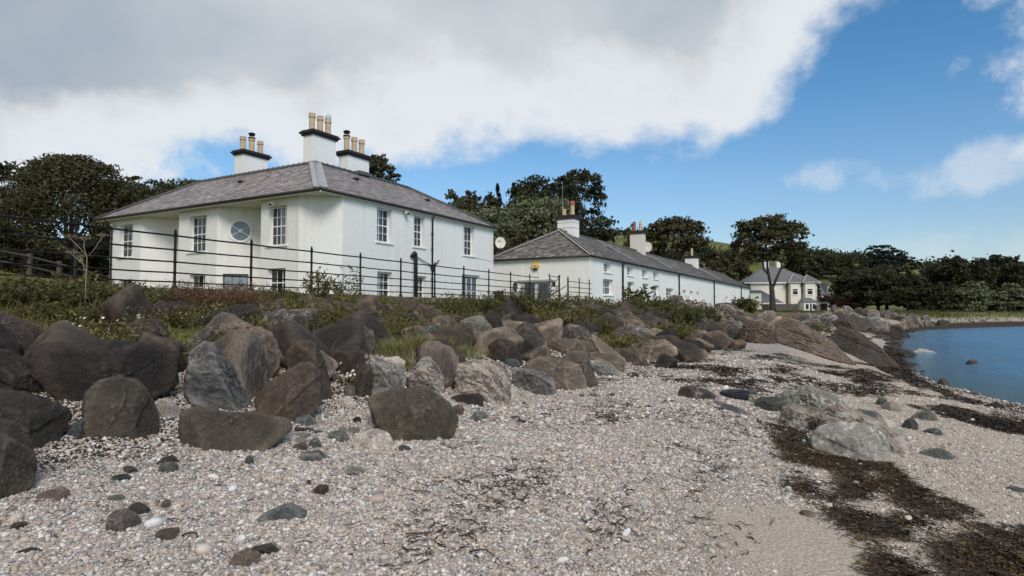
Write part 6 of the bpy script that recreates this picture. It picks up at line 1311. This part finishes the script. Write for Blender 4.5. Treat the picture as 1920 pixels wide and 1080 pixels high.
def tree(u, vtop, wpx, Y, mat, label, vbase=None, cat='tree', name='tree', lobes=None, trunk=True, gap=.0, lean=0, leafpx=4.5, dens=1.0, seed=0, shape='round', group=None, crown_low=.25, kind=None):
    rng = np.random.RandomState(seed+77); k = Y/FOC; top = at(u, vtop, Y); gx, gy = top[0], Y; gz = H1(gx, gy) if vbase is None else at(u, vbase, Y)[2]; Ht = top[2]-gz; Wd = wpx*k
    T = empty(name, (gx, gy, gz)); tag(T, label, cat, group)
    base = Ht*crown_low; Hc = Ht-base; cz = base+Hc/2; blobs = []
    if lobes: blobs = [((a-u)*k, rng.uniform(-.2, .2)*Wd*.3, at(a, b_, Y)[2]-gz, rx*k, rx*k*.9, rz*k) for a, b_, rx, rz in lobes]
    elif shape == 'conifer':
        for i in range(11): f = i/10; r = Wd*.5*(1-f)**.75+.25; blobs.append((rng.uniform(-.1, .1)*r, 0, base+Hc*f*.94+.2, r*rng.uniform(.8, 1.1), r, Hc*.075))
    else:
        blobs = [(0, 0, cz, Wd*.38, Wd*.36, Hc*.42)]
        for i in range(9):
            a = 6.28*i/9+rng.uniform(-.3, .3); e = rng.uniform(-.5, .9); rr = rng.uniform(.15, .24)
            blobs.append((Wd*.34*math.cos(a)*math.cos(e), Wd*.3*math.sin(a)*math.cos(e), cz+Hc*.33*math.sin(e), Wd*rr, Wd*rr, Hc*rr*rng.uniform(.8, 1.1)))
        blobs.append((rng.uniform(-.15, .15)*Wd, 0, base+Hc*.90, Wd*.2, Wd*.2, Hc*.16))
        if crown_low < .22:
            for i in range(6): a = 6.28*i/6; blobs.append((Wd*.36*math.cos(a), Wd*.3*math.sin(a), base+Hc*.17, Wd*.26, Wd*.24, Hc*.22))
    leaf = leafpx*k; area = sum(math.pi*b[3]*b[5] for b in blobs); n = int(min(36000, 4.6*dens*area/(leaf*leaf*.55)))
    P, O = crown_points(blobs, n, rng, .15, .3)
    if gap: m = fbm(P/(Wd*.11)+seed, 3, seed) > gap*2-.62; P, O = P[m], O[m]
    V, F = leaf_quads(P, leaf, rng, O, 1.35); me = np_mesh('crown', V, F, M[mat]); mkobj('crown', me, T)
    if trunk:
        m = MB(); r0 = max(.12, Wd*.028); sp = base*1.0 if not lobes else base
        pts = [(0, 0, -.4), (lean*.02, 0, sp*.5), (lean*.05, 0, max(sp, .6))]; m.tube(pts, [r0*1.25, r0*.95, r0*.8], 9); t0 = np.array(pts[-1])
        for b in blobs[:9]:
            e = np.array(b[:3]); mid = (t0+e)/2+rng.normal(size=3)*Wd*.04+np.array([0, 0, -.03*Ht]); m.tube([t0, mid, e+(e-t0)*.1], [r0*.5, r0*.3, r0*.1], 6)
            for q in range(3): e2 = e+rng.normal(size=3)*np.array(b[3:6])*.6; m.tube([mid, (mid+e2)/2+rng.normal(size=3)*.1, e2], [r0*.2, r0*.12, r0*.04], 5)
        m.build('trunk', M['bark'], T)
    return T
def trees():
    A = tree
    A(10, 318, 170, 62, 'leaf_dark', 'dark tree with open crown at the far left edge, sky showing through', gap=.22, seed=1, crown_low=.3, lobes=[(-30, 330, 45, 22), (20, 322, 40, 16), (50, 335, 28, 14), (-20, 375, 60, 28), (30, 420, 70, 45)])
    A(135, 292, 230, 52, 'leaf_brown', 'broad dense dark tree, tallest at the left of the big house', vbase=478, seed=2, crown_low=.05, lobes=[(135, 390, 105, 85), (130, 318, 55, 26), (75, 335, 42, 30), (185, 335, 45, 28), (215, 370, 38, 30), (60, 385, 45, 45), (110, 305, 26, 15), (150, 308, 22, 12)])
    A(245, 335, 110, 58, 'leaf_dark', 'dark tree just left of the big house roof', seed=3, crown_low=.1, lobes=[(235, 370, 35, 28), (250, 390, 50, 40), (215, 400, 40, 50)])
    A(275, 332, 100, 70, 'leaf_dark', 'thin topped tree showing sky gaps above the left roof slope', gap=.28, seed=4, crown_low=.3, lobes=[(262, 345, 22, 14), (290, 352, 28, 16), (275, 375, 50, 30)])
    A(345, 333, 90, 84, 'leaf_green', 'rounded green tree rising behind the left roof slope', gap=.12, seed=5, crown_low=.2, lobes=[(345, 352, 34, 16), (320, 362, 30, 18), (370, 356, 25, 12), (350, 385, 55, 30)])
    A(-70, 380, 200, 56, 'leaf_dark', 'dark tree mass just outside the left edge', seed=6, crown_low=.1)
    A(60, 430, 170, 60, 'leaf_brown', 'low dark thicket under the trees on the left lawn', seed=7, name='shrub', cat='shrub', crown_low=.0, trunk=False)
    A(200, 425, 110, 64, 'leaf_dark', 'dark thicket between the left trees and the big house', seed=8, name='shrub', cat='shrub', crown_low=0, trunk=False)
    A(715, 290, 75, 66, 'leaf_brown', 'single tree top showing right of the chimneys', seed=9, crown_low=.3, lobes=[(708, 312, 26, 21), (725, 325, 22, 18), (738, 338, 16, 12), (690, 330, 22, 25), (720, 360, 30, 30)])
    A(650, 305, 50, 66, 'leaf_dark', 'bit of tree crown between the two right chimneys', gap=.15, seed=10, crown_low=.4)
    # wood behind the gap and cottages
    A(838, 366, 62, 105, 'leaf_brown', 'round tree at the left end of the wood behind the houses', seed=11, crown_low=.2)
    A(893, 368, 85, 100, 'leaf_brown', 'broad brownish tree left of the spiky conifer', seed=12, crown_low=.2)
    A(933, 345, 66, 112, 'leaf_blue', 'spiky dark conifer in the wood', shape='conifer', seed=13, crown_low=.1)
    A(963, 348, 60, 118, 'leaf_blue', 'second spiky conifer just right of the first', shape='conifer', seed=14, crown_low=.1)
    A(1005, 334, 105, 110, 'leaf_dark', 'dark rounded tree above the willows', seed=15, crown_low=.15, lobes=[(1003, 355, 38, 22), (1035, 365, 26, 20), (975, 368, 26, 20), (1005, 390, 58, 34)])
    A(1088, 312, 105, 88, 'leaf_dark', 'tall open tree with sky gaps behind the radio aerial', gap=.24, seed=16, crown_low=.3, lobes=[(1082, 332, 24, 18), (1100, 345, 30, 22), (1058, 345, 20, 16), (1115, 372, 24, 26), (1075, 370, 34, 26), (1110, 405, 22, 18), (1060, 395, 30, 22)])
    A(1125, 412, 85, 80, 'leaf_dark', 'dark bushy tree right of the nearest cottage chimney', seed=17, crown_low=.1, lobes=[(1118, 432, 40, 22), (1140, 445, 28, 16), (1110, 455, 40, 28)])
    A(1000, 372, 120, 82, 'leaf_olive', 'olive green willow in the middle of the wood', seed=18, crown_low=.0, lobes=[(985, 400, 40, 28), (1030, 398, 36, 26), (1010, 430, 60, 40), (960, 425, 38, 38)])
    A(1050, 382, 70, 80, 'leaf_olive', 'olive willow beside the nearest cottage chimney', seed=19, crown_low=.0)
    A(905, 412, 120, 78, 'leaf_olive', 'olive brown tree filling the gap right of the satellite dish', seed=20, crown_low=0, lobes=[(880, 425, 35, 30), (925, 425, 42, 34), (900, 460, 60, 40), (950, 455, 40, 40)])
    A(860, 395, 90, 90, 'leaf_brown', 'brownish tree over the right end of the big roof', seed=21, crown_low=0)
    A(965, 440, 90, 74, 'leaf_brown', 'dark undergrowth tree behind the cottage hip', seed=22, crown_low=0)
    A(866, 378, 90, 112, 'leaf_green', 'green tree between the two round ones at the left of the wood', seed=91, crown_low=0)
    A(925, 378, 80, 108, 'leaf_brown', 'brown tree under the spiky conifer', seed=92, crown_low=0)
    A(975, 372, 80, 112, 'leaf_dark', 'dark tree filling the wood between conifer and willow', seed=93, crown_low=0)
    A(1055, 350, 90, 104, 'leaf_dark', 'dark tree between the rounded one and the tall open one', seed=94, crown_low=0)
    A(1183, 421, 28, 240, 'leaf_green', 'small lone tree on the hill field', seed=23, crown_low=.2, leafpx=3.5)
    A(1262, 406, 130, 150, 'leaf_brown', 'large spreading tree behind the middle cottage chimney', gap=.1, seed=24, crown_low=.3, lobes=[(1270, 422, 28, 15), (1235, 435, 28, 20), (1298, 432, 26, 18), (1262, 450, 52, 28), (1225, 455, 24, 20), (1300, 462, 34, 20), (1262, 430, 40, 20)])
    A(1318, 452, 60, 160, 'leaf_dark', 'lower tree at the right shoulder of the spreading one', seed=25, crown_low=.1)
    for i, (u, v, w, Y, m) in enumerate(((1170, 468, 55, 150, 'leaf_brown'), (1330, 475, 90, 150, 'leaf_brown'), (1295, 480, 70, 140, 'leaf_olive'), (1240, 470, 60, 150, 'leaf_dark'), (1350, 482, 70, 150, 'leaf_green'), (1378, 474, 56, 160, 'leaf_brown'))):
        A(u, v, w, Y, m, ['brown bushes at the foot of the hill field behind the tall chimney', 'wide brown thicket behind the small far chimney', 'olive bushes over the cottage ridge left of the small chimney', 'dark bushes under the large spreading tree', 'green thicket right of the small far chimney', 'brown tree left of the tall lone tree'][i], seed=30+i, crown_low=0, name='shrub' if i in (0, 2, 3) else 'tree', cat='shrub' if i in (0, 2, 3) else 'tree', trunk=i not in (0, 2, 3), leafpx=4.6)
    # the tall lone tree in front of the villa
    T = A(1445, 399, 152, 120, 'leaf_brown', 'tall umbrella shaped tree with forked trunk in front of the villa', vbase=584, gap=.16, seed=40, trunk=False, crown_low=.5,
          lobes=[(1445, 425, 42, 22), (1405, 435, 30, 22), (1485, 438, 30, 22), (1392, 460, 20, 16), (1440, 455, 55, 22), (1500, 468, 22, 18), (1395, 440, 22, 20), (1470, 475, 40, 18), (1415, 478, 26, 14), (1505, 490, 16, 12), (1440, 484, 48, 14), (1450, 440, 50, 22)])
    k = 120/FOC; gz = T.location.z; q = lambda u, v, dy=0: ((u-1445)*k, dy, at(u, v, 120)[2]-gz); m = MB()
    m.tube([(0, 0, -.6), q(1446, 575), q(1445, 545), q(1444, 536)], [.85, .58, .48, .44], 12)
    for P_, R_ in (([q(1444, 538), q(1440, 520), q(1437, 500), q(1438, 475), q(1430, 440)], [.32, .28, .24, .18, .1]), ([q(1446, 540), q(1455, 520), q(1462, 505), q(1468, 485), q(1478, 450)], [.3, .26, .22, .16, .08]),
                   ([q(1440, 516), q(1430, 505), q(1428, 490), q(1410, 465)], [.22, .18, .14, .06]), ([q(1462, 505), q(1472, 496), q(1480, 480), q(1500, 470)], [.2, .16, .12, .05]), ([q(1438, 490), q(1450, 465), q(1450, 430)], [.2, .14, .06]), ([q(1437, 480), q(1415, 450), q(1398, 440)], [.16, .1, .05])): m.tube(P_, R_, 8)
    m.build('trunk', M['bark'], T)
    R = [(1500, 456, 56, 150, 'leaf_dark', 'dark tree just right of the tall lone tree'), (1540, 474, 70, 262, 'leaf_dark', 'dark tree on the hill foot above the twin bays of the villa'), (1512, 505, 44, 150, 'leaf_dark', 'dark tree close behind the garage wing'),
         (1585, 484, 50, 262, 'leaf_dark', 'tree beside the green field on the hill foot'), (1660, 457, 96, 140, 'leaf_blue', 'wind swept dark pine, tallest on the right'),
         (1610, 500, 90, 135, 'leaf_dark', 'dark tree left below the wind swept pine'), (1645, 500, 110, 130, 'leaf_dark', 'dense dark tree below the wind swept pine'), (1700, 508, 76, 135, 'leaf_dark', 'dense dark tree right below the pine'),
         (1742, 508, 66, 150, 'leaf_brown', 'brownish tree at the start of the right belt'), (1768, 488, 70, 140, 'leaf_dark', 'dark tree at the left of the right belt'), (1800, 484, 70, 135, 'leaf_dark', 'first tall tree in the right belt'),
         (1835, 490, 62, 132, 'leaf_dark', 'tree with ragged top in the middle of the right belt'), (1862, 480, 64, 138, 'leaf_dark', 'second tall tree in the right belt'), (1895, 484, 62, 135, 'leaf_dark', 'tall tree near the right edge'), (1930, 490, 90, 132, 'leaf_brown', 'tree cut off by the right edge'), (1980, 488, 90, 132, 'leaf_dark', 'tree beyond the right edge'),
         (1820, 530, 90, 120, 'leaf_olive', 'olive bush at the foot of the right belt'), (1905, 535, 80, 118, 'leaf_olive', 'olive bush near the right edge'), (1770, 530, 80, 122, 'leaf_dark', 'dark bush at the foot of the right belt'), (1860, 535, 70, 121, 'leaf_dark', 'dark low bush between the two olive bushes'), (1725, 535, 70, 124, 'leaf_dark', 'dark low bush under the brownish tree'), (1950, 535, 90, 120, 'leaf_dark', 'dark bush beyond the right edge'), (1790, 500, 60, 160, 'leaf_dark', 'dark filler tree behind the right belt')]
    for i, (u, v, w, Y, mt, lb) in enumerate(R):
        if u == 1660: A(u, v, w, Y, mt, lb, seed=60+i, crown_low=.4, gap=.12, leafpx=3.6, lobes=[(1655, 466, 22, 8), (1640, 478, 20, 7), (1672, 476, 24, 8), (1690, 486, 20, 9), (1660, 490, 40, 12), (1680, 500, 34, 14), (1635, 500, 26, 12)])
        else:
            ragged = v < 495 and u > 1750
            A(u, v, w, Y, mt, lb, seed=60+i, crown_low=.05 if 'bush' in lb else .12, leafpx=3.7, gap=.16 if ragged else 0, name='shrub' if 'bush' in lb else 'tree', cat='shrub' if 'bush' in lb else 'tree', trunk='bush' not in lb)
    A(1570, 555, 70, 131, 'leaf_red', 'dark copper coloured hedge right of the villa garage', seed=90, crown_low=0, name='hedge', cat='hedge', trunk=False, leafpx=4, lobes=[(1555, 568, 22, 14), (1580, 572, 26, 12), (1608, 578, 20, 9)])
    # hill hedges and skyline shrubs: far off, joined
    rng = np.random.RandomState(9); Ps = []
    for (u0, v0, u1, v1, D, n) in ((1160, 437, 1230, 443, 390, 8), (1520, 482, 1700, 492, 400, 40), (1700, 496, 1900, 501, 400, 34), (1540, 478, 1562, 484, 380, 10), (1330, 460, 1400, 466, 300, 14), (1560, 503, 1640, 512, 330, 18), (1180, 450, 1340, 470, 300, 22), (1740, 515, 1900, 520, 300, 20)):
        for k_ in range(n):
            f = (k_+rng.rand())/n; d = ray(u0+(u1-u0)*f, 584); yy = D*rng.uniform(.97, 1.03); x = d[0]*yy; z = H1(x, yy); r = rng.uniform(1.5, 3.6); q = rng.normal(size=(120, 3))*np.array([r*1.1, r, r*.55])+np.array([x, yy, z+r*.5]); Ps.append(q)
    P = np.vstack(Ps); V, F = leaf_quads(P, 1.3, rng, None, 1.3); tag(mkobj('hill_hedgerows', np_mesh('hill_hedgerows', V, F, M['leaf_dark'])), kind='stuff')
trees()
# ================================================================ plants on the bank
def weed_mesh(rng, h, r, n_st, leaf, nl, mat, droop=.3, stemw=.004, flowers=None, name='foliage', straight=False, elong=2.4):
    P = []; mb = MB(); tips = []
    for i in range(n_st):
        a = rng.uniform(0, 6.28); rr = r*math.sqrt(rng.rand())*.45; hh = h*rng.uniform(.55, 1.05)*(1-.35*(rr/(r*.45+1e-6))**2); out = r*rng.uniform(.3, 1)
        p0 = np.array([rr*math.cos(a), rr*math.sin(a), -.03]); p2 = p0+np.array([out*math.cos(a), out*math.sin(a), hh]); p1 = (p0+p2)/2+np.array([-.25*out*math.cos(a), -.25*out*math.sin(a), hh*.15])
        c = [(1-t)**2*p0+2*t*(1-t)*p1+t*t*p2 for t in (0, .35, .7, 1)]; mb.tube(c, [stemw, stemw*.9, stemw*.7, stemw*.4], 4, 0, False); tips.append(c[-1])
        for k in range(nl):
            t = rng.uniform(.12, 1); q = (1-t)**2*p0+2*t*(1-t)*p1+t*t*p2; P.append(q+rng.normal(size=3)*leaf*.9)
    V, F = leaf_quads(np.array(P), leaf, rng, np.array([[0, 0, .5]]), elong); return V, F, mb, tips
def plant(name, u, v, h, r, n_st, leaf, nl, mat, label, cat='plant', seed=0, flowers=None, stemmat='weed', Y=None, group=None, dz=0, straight=False, elong=2.4, G=None):
    rng = np.random.RandomState(seed+5); g = G if G is not None else (at(u, v, Y) if Y else ground_hit(u, v)); z = H1(g[0], g[1])+dz if not Y else g[2]; T = empty(name, (g[0], g[1], z)); tag(T, label, cat, group)
    V, F, mb, tips = weed_mesh(rng, h, r, n_st, leaf, nl, mat, elong=elong); mb.build('stems', M[stemmat], T)['kind'] = 'stuff'; o = mkobj('leaves', np_mesh('leaves', V, F, M[mat]), T); o['kind'] = 'stuff'
    if flowers:
        k, fm, sz = flowers; f = MB(); c = MB()
        for i in range(k):
            p = tips[i % len(tips)]+rng.normal(size=3)*.03*(1+i//len(tips)); p[2] += .02; nrm = np.array([rng.normal()*.3-.2, rng.normal()*.3-.6, .8]); nrm /= np.linalg.norm(nrm); a = np.cross(nrm, [1, 0, 0]); a /= np.linalg.norm(a); b = np.cross(nrm, a)
            f.add([p+sz*(a*math.cos(j*math.pi/6)+b*math.sin(j*math.pi/6))*(1 if j % 2 else .62) for j in range(12)], [tuple(range(12))]); c.add([p+nrm*.003+sz*.3*(a*math.cos(j*1.047)+b*math.sin(j*1.047)) for j in range(6)], [tuple(range(6))])
        f.build('flowers', M[fm], T)['kind'] = 'stuff'; c.build('flower_hearts', M['ypetal'], T)['kind'] = 'stuff'
    return T
def grass_blades(name, P, rng, h, w, mat, lean=.5, parent=None, seg=3):
    n = len(P); V = np.zeros((n, (seg+1)*2, 3)); th = rng.uniform(0, 6.28, n); hh = h*rng.uniform(.5, 1.15, n); ln = hh*lean*rng.uniform(.2, 1.3, n); ww = w*rng.uniform(.6, 1.3, n)
    for k in range(seg+1):
        t = k/seg; c = P+np.stack([np.cos(th)*ln*t*t, np.sin(th)*ln*t*t, hh*(t-.25*lean*t*t)], 1); sd = np.stack([-np.sin(th), np.cos(th), np.zeros(n)], 1)*(ww*(1-t*.9))[:, None]; V[:, 2*k] = c-sd; V[:, 2*k+1] = c+sd
    b = (np.arange(n)*(seg+1)*2)[:, None, None]; k = np.arange(seg)[None, :, None]*2; F = (b+k+np.array([0, 1, 3, 2])[None, None]).reshape(-1, 4)
    return mkobj(name, np_mesh(name, V.reshape(-1, 3), F, M[mat]), parent)
def bank_cover():
    rng = np.random.RandomState(21)
    # leafy ground cover where the photo shows it, thicker near the wall
    def area(s0, s1, t0, t1, n, f, thr, seed):
        s = rng.uniform(s0, s1, n); t = rng.uniform(t0, t1, n); m = fbm2(s*f, t*f, 3, seed)+rng.normal(0, .08, n) > thr; x, y = xy_of(s[m], t[m]); m = np.ones(len(x), bool)
        for a, b, c in PLANTS: m &= (x-a)**2+(y-b)**2 > (c*.8)**2
        x, y = x[m], y[m]; return np.stack([x, y, height(x, y)], 1)
    def cover(name, P, h, leaf, mat, per=9):
        idx = np.repeat(np.arange(len(P)), per); hv = np.repeat(rng.uniform(.3, 1, len(P)), per); Q = P[idx]+rng.normal(size=(len(idx), 3))*[.11, .11, 0]; Q[:, 2] += rng.rand(len(idx))*h*hv
        V, F = leaf_quads(Q, leaf, rng, np.array([[0, 0, .6]]), 2.0); tag(mkobj(name, np_mesh(name, V, F, M[mat])), kind='stuff')
    P = area(.1, 3.6, -12.5, -3.9, 5000, .6, -.25, 61); cover('bank_greenery', P, .30, .026, 'weed', 14)
    P = area(-.2, 1.4, -14, -4.2, 1500, .5, -.4, 62); cover('bank_greenery', P, .62, .03, 'weedy', 12)
    P = area(.6, 2.6, -3.5, 7, 1500, .8, .1, 63); cover('bank_greenery', P, .22, .028, 'weed', 13); P = area(2, 4.6, -3.5, 8, 2200, .7, .02, 70); cover('bank_greenery', P, .45, .036, 'weedy', 12)
    P = area(1.1, 3.9, 6, 20, 4200, .5, .09, 64); cover('bank_greenery', P, .42, .04, 'weed', 12)
    P = area(.4, 4.6, 20, 46, 4200, .3, .1, 65); cover('bank_greenery', P, .7, .08, 'weed', 11)
    P = area(.5, 12, 40, 62, 700, .2, .1, 66); cover('bank_greenery', P, .7, .12, 'weed', 9)
    P = area(.7, 3.6, -12.5, 20, 9000, .6, -.02, 67); tag(grass_blades('bank_grass', P, rng, .34, .005, 'tuft', .6), kind='stuff'); P = area(.2, 5.5, -1, 20, 5000, .6, .02, 77); tag(grass_blades('bank_grass', P, rng, .6, .007, 'weedy', .8), kind='stuff')
    P = area(-.3, 2.9, -12.5, -3.0, 5200, .5, -.4, 68); tag(grass_blades('bank_grass', P, rng, .38, .005, 'weedy', .7), kind='stuff')
    P = area(-14, -.4, -26, 2, 16000, .3, -.5, 69); tag(grass_blades('lawn_grass', P, rng, .35, .010, 'weedy', .5), kind='stuff')
    # far shore rough grass
    x = rng.uniform(62, 190, 16000); y = rng.uniform(86, 150, 16000); d = shore_d(x, y); m = (d > 4) & (d < 30); x, y = x[m], y[m]; P = np.stack([x, y, height(x, y)], 1); tag(grass_blades('shore_grass', P, rng, .55, .07, 'weed', 1.0), kind='stuff')
    x = rng.uniform(40, 75, 9000); y = rng.uniform(70, 128, 9000); d = shore_d(x, y); m = (d > 7) & (d < 40); x, y = x[m], y[m]; P = np.stack([x, y, height(x, y)], 1); tag(grass_blades('shore_grass', P, rng, .45, .06, 'weed', 1.0), kind='stuff')
    # bright lawn strip beyond the sea wall
    pl = [at(u, v, Y) for u, v, Y in ((1622, 582, 127), (1690, 585.3, 127), (1690, 582, 150), (1622, 581, 150))]
bank_cover()
def lawn_strip():
    a, b, c, d = at(1628, 581, 126), at(1700, 583, 126), at(1712, 580.5, 150), at(1628, 580.5, 150); zs = [p[2] for p in (a, b, c, d)]
    n = 24; rng = np.random.RandomState(2); V = []; 
    for i in range(n+1):
        for j in range(n+1):
            p = (a*(1-i/n)+b*(i/n))*(1-j/n)+(d*(1-i/n)+c*(i/n))*(j/n); V.append((p[0], p[1], p[2]+rng.uniform(0, .05)))
    V = np.array(V); F = [(i*(n+1)+j, (i+1)*(n+1)+j, (i+1)*(n+1)+j+1, i*(n+1)+j+1) for i in range(n) for j in range(n)]; o = mkobj('lawn', np_mesh('lawn', V, np.array(F), M['lawn'], True)); o['kind'] = 'structure'
M['lawn'] = M['simple']('bright_mown_grass', (.19, .25, .04), .9, .4, .2)
lawn_strip()
def bank_plants():
    p = plant
    for a_, kw in PL: 
        kw = dict(kw); s_ = kw.pop('s', None)
        if s_ is not None: kw['G'] = plant_pos(a_[1], a_[2], s_)
        if 'seed' not in kw and s_ is not None: a_ = list(a_); a_[3] *= 1.3; a_[4] *= 1.25; a_[6] *= 1.15
        p(*a_, **kw)
    rng = np.random.RandomState(31)
    for i, (u, v, n, h, lab) in enumerate(TUFTS):
        g = plant_pos(u, v, 4); T = empty('grass_tuft', (g[0], g[1]+.05, max(g[2]-.03, H1(g[0], g[1])))); tag(T, lab, 'grass tuft'); a = rng.uniform(0, 6.28, n); n = int(n*2.6); a = rng.uniform(0, 6.28, n); r = np.abs(rng.normal(0, .2, n)); P = np.stack([r*np.cos(a)*1.3, r*np.sin(a), np.full(n, -.03)], 1)
        grass_blades('blades', P, rng, h*1.15, .005, 'straw' if 'straw' in lab else 'tuft', .9, T)['kind'] = 'stuff'
    # dry hogweed umbel, tall against the lawn
    g = at(160, 560, 7.6); z = g[2]; T = empty('dry_hogweed', (g[0], g[1], z)); tag(T, 'tall dry hogweed skeleton with flat seed heads in front of the left lawn', 'plant'); k = 7.6/FOC
    q = lambda u, v, dy=0: ((u-160)*k, dy, at(u, v, 7.6)[2]-z); m = MB(); m.tube([(0, 0, -.05), q(160, 530), q(161, 500), q(161, 482)], [.006, .005, .0045, .004], 6); heads = []
    for pts in ([q(161, 482), q(150, 468), q(128, 447)], [q(161, 482), q(155, 465), q(150, 450, .05)], [q(161, 482), q(175, 467), q(188, 445)], [q(161, 500), q(150, 492), q(138, 478, -.04)], [q(160, 510), q(155, 500), q(148, 484, .03)]): m.tube(pts, [.0045, .0035, .003], 5); heads.append(np.array(pts[-1]))
    for hd in heads:
        for j in range(16): a = rng.uniform(0, 6.28); r = .085*math.sqrt(rng.rand()); m.tube([hd, hd+np.array([r*.6*math.cos(a), r*.6*math.sin(a), .02]), hd+np.array([r*math.cos(a), r*math.sin(a), .035])], .0012, 3, 0, False)
    m.build('stems', M['stem'], T)['kind'] = 'stuff'; P = np.vstack([hd+np.stack([rng.normal(0, .045, 90), rng.normal(0, .045, 90), .035+rng.normal(0, .007, 90)], 1) for hd in heads]); V, F = leaf_quads(P, .011, rng, None, 1.1); mkobj('seeds', np_mesh('seeds', V, F, M['deadshrub2']), T)['kind'] = 'stuff'
    # a few pale driftwood sticks
    for (u0, v0, u1, v1, Y, lab) in ((445, 690, 468, 728, 7.7, 'thin pale stick leaning between the pointed grey boulder and the red brown one'),):
        a, b = at(u0, v0, Y), at(u1, v1, Y-.15); m = MB(); m.tube([a, (a+b)/2+[0, 0, .01], b], .005, 6); tag(m.build('driftwood_stick', M['stem']), lab, 'stick')
M['deadshrub2'] = M['simple']('pale_brown_seeds', (.24, .17, .11), .9)
bank_plants()
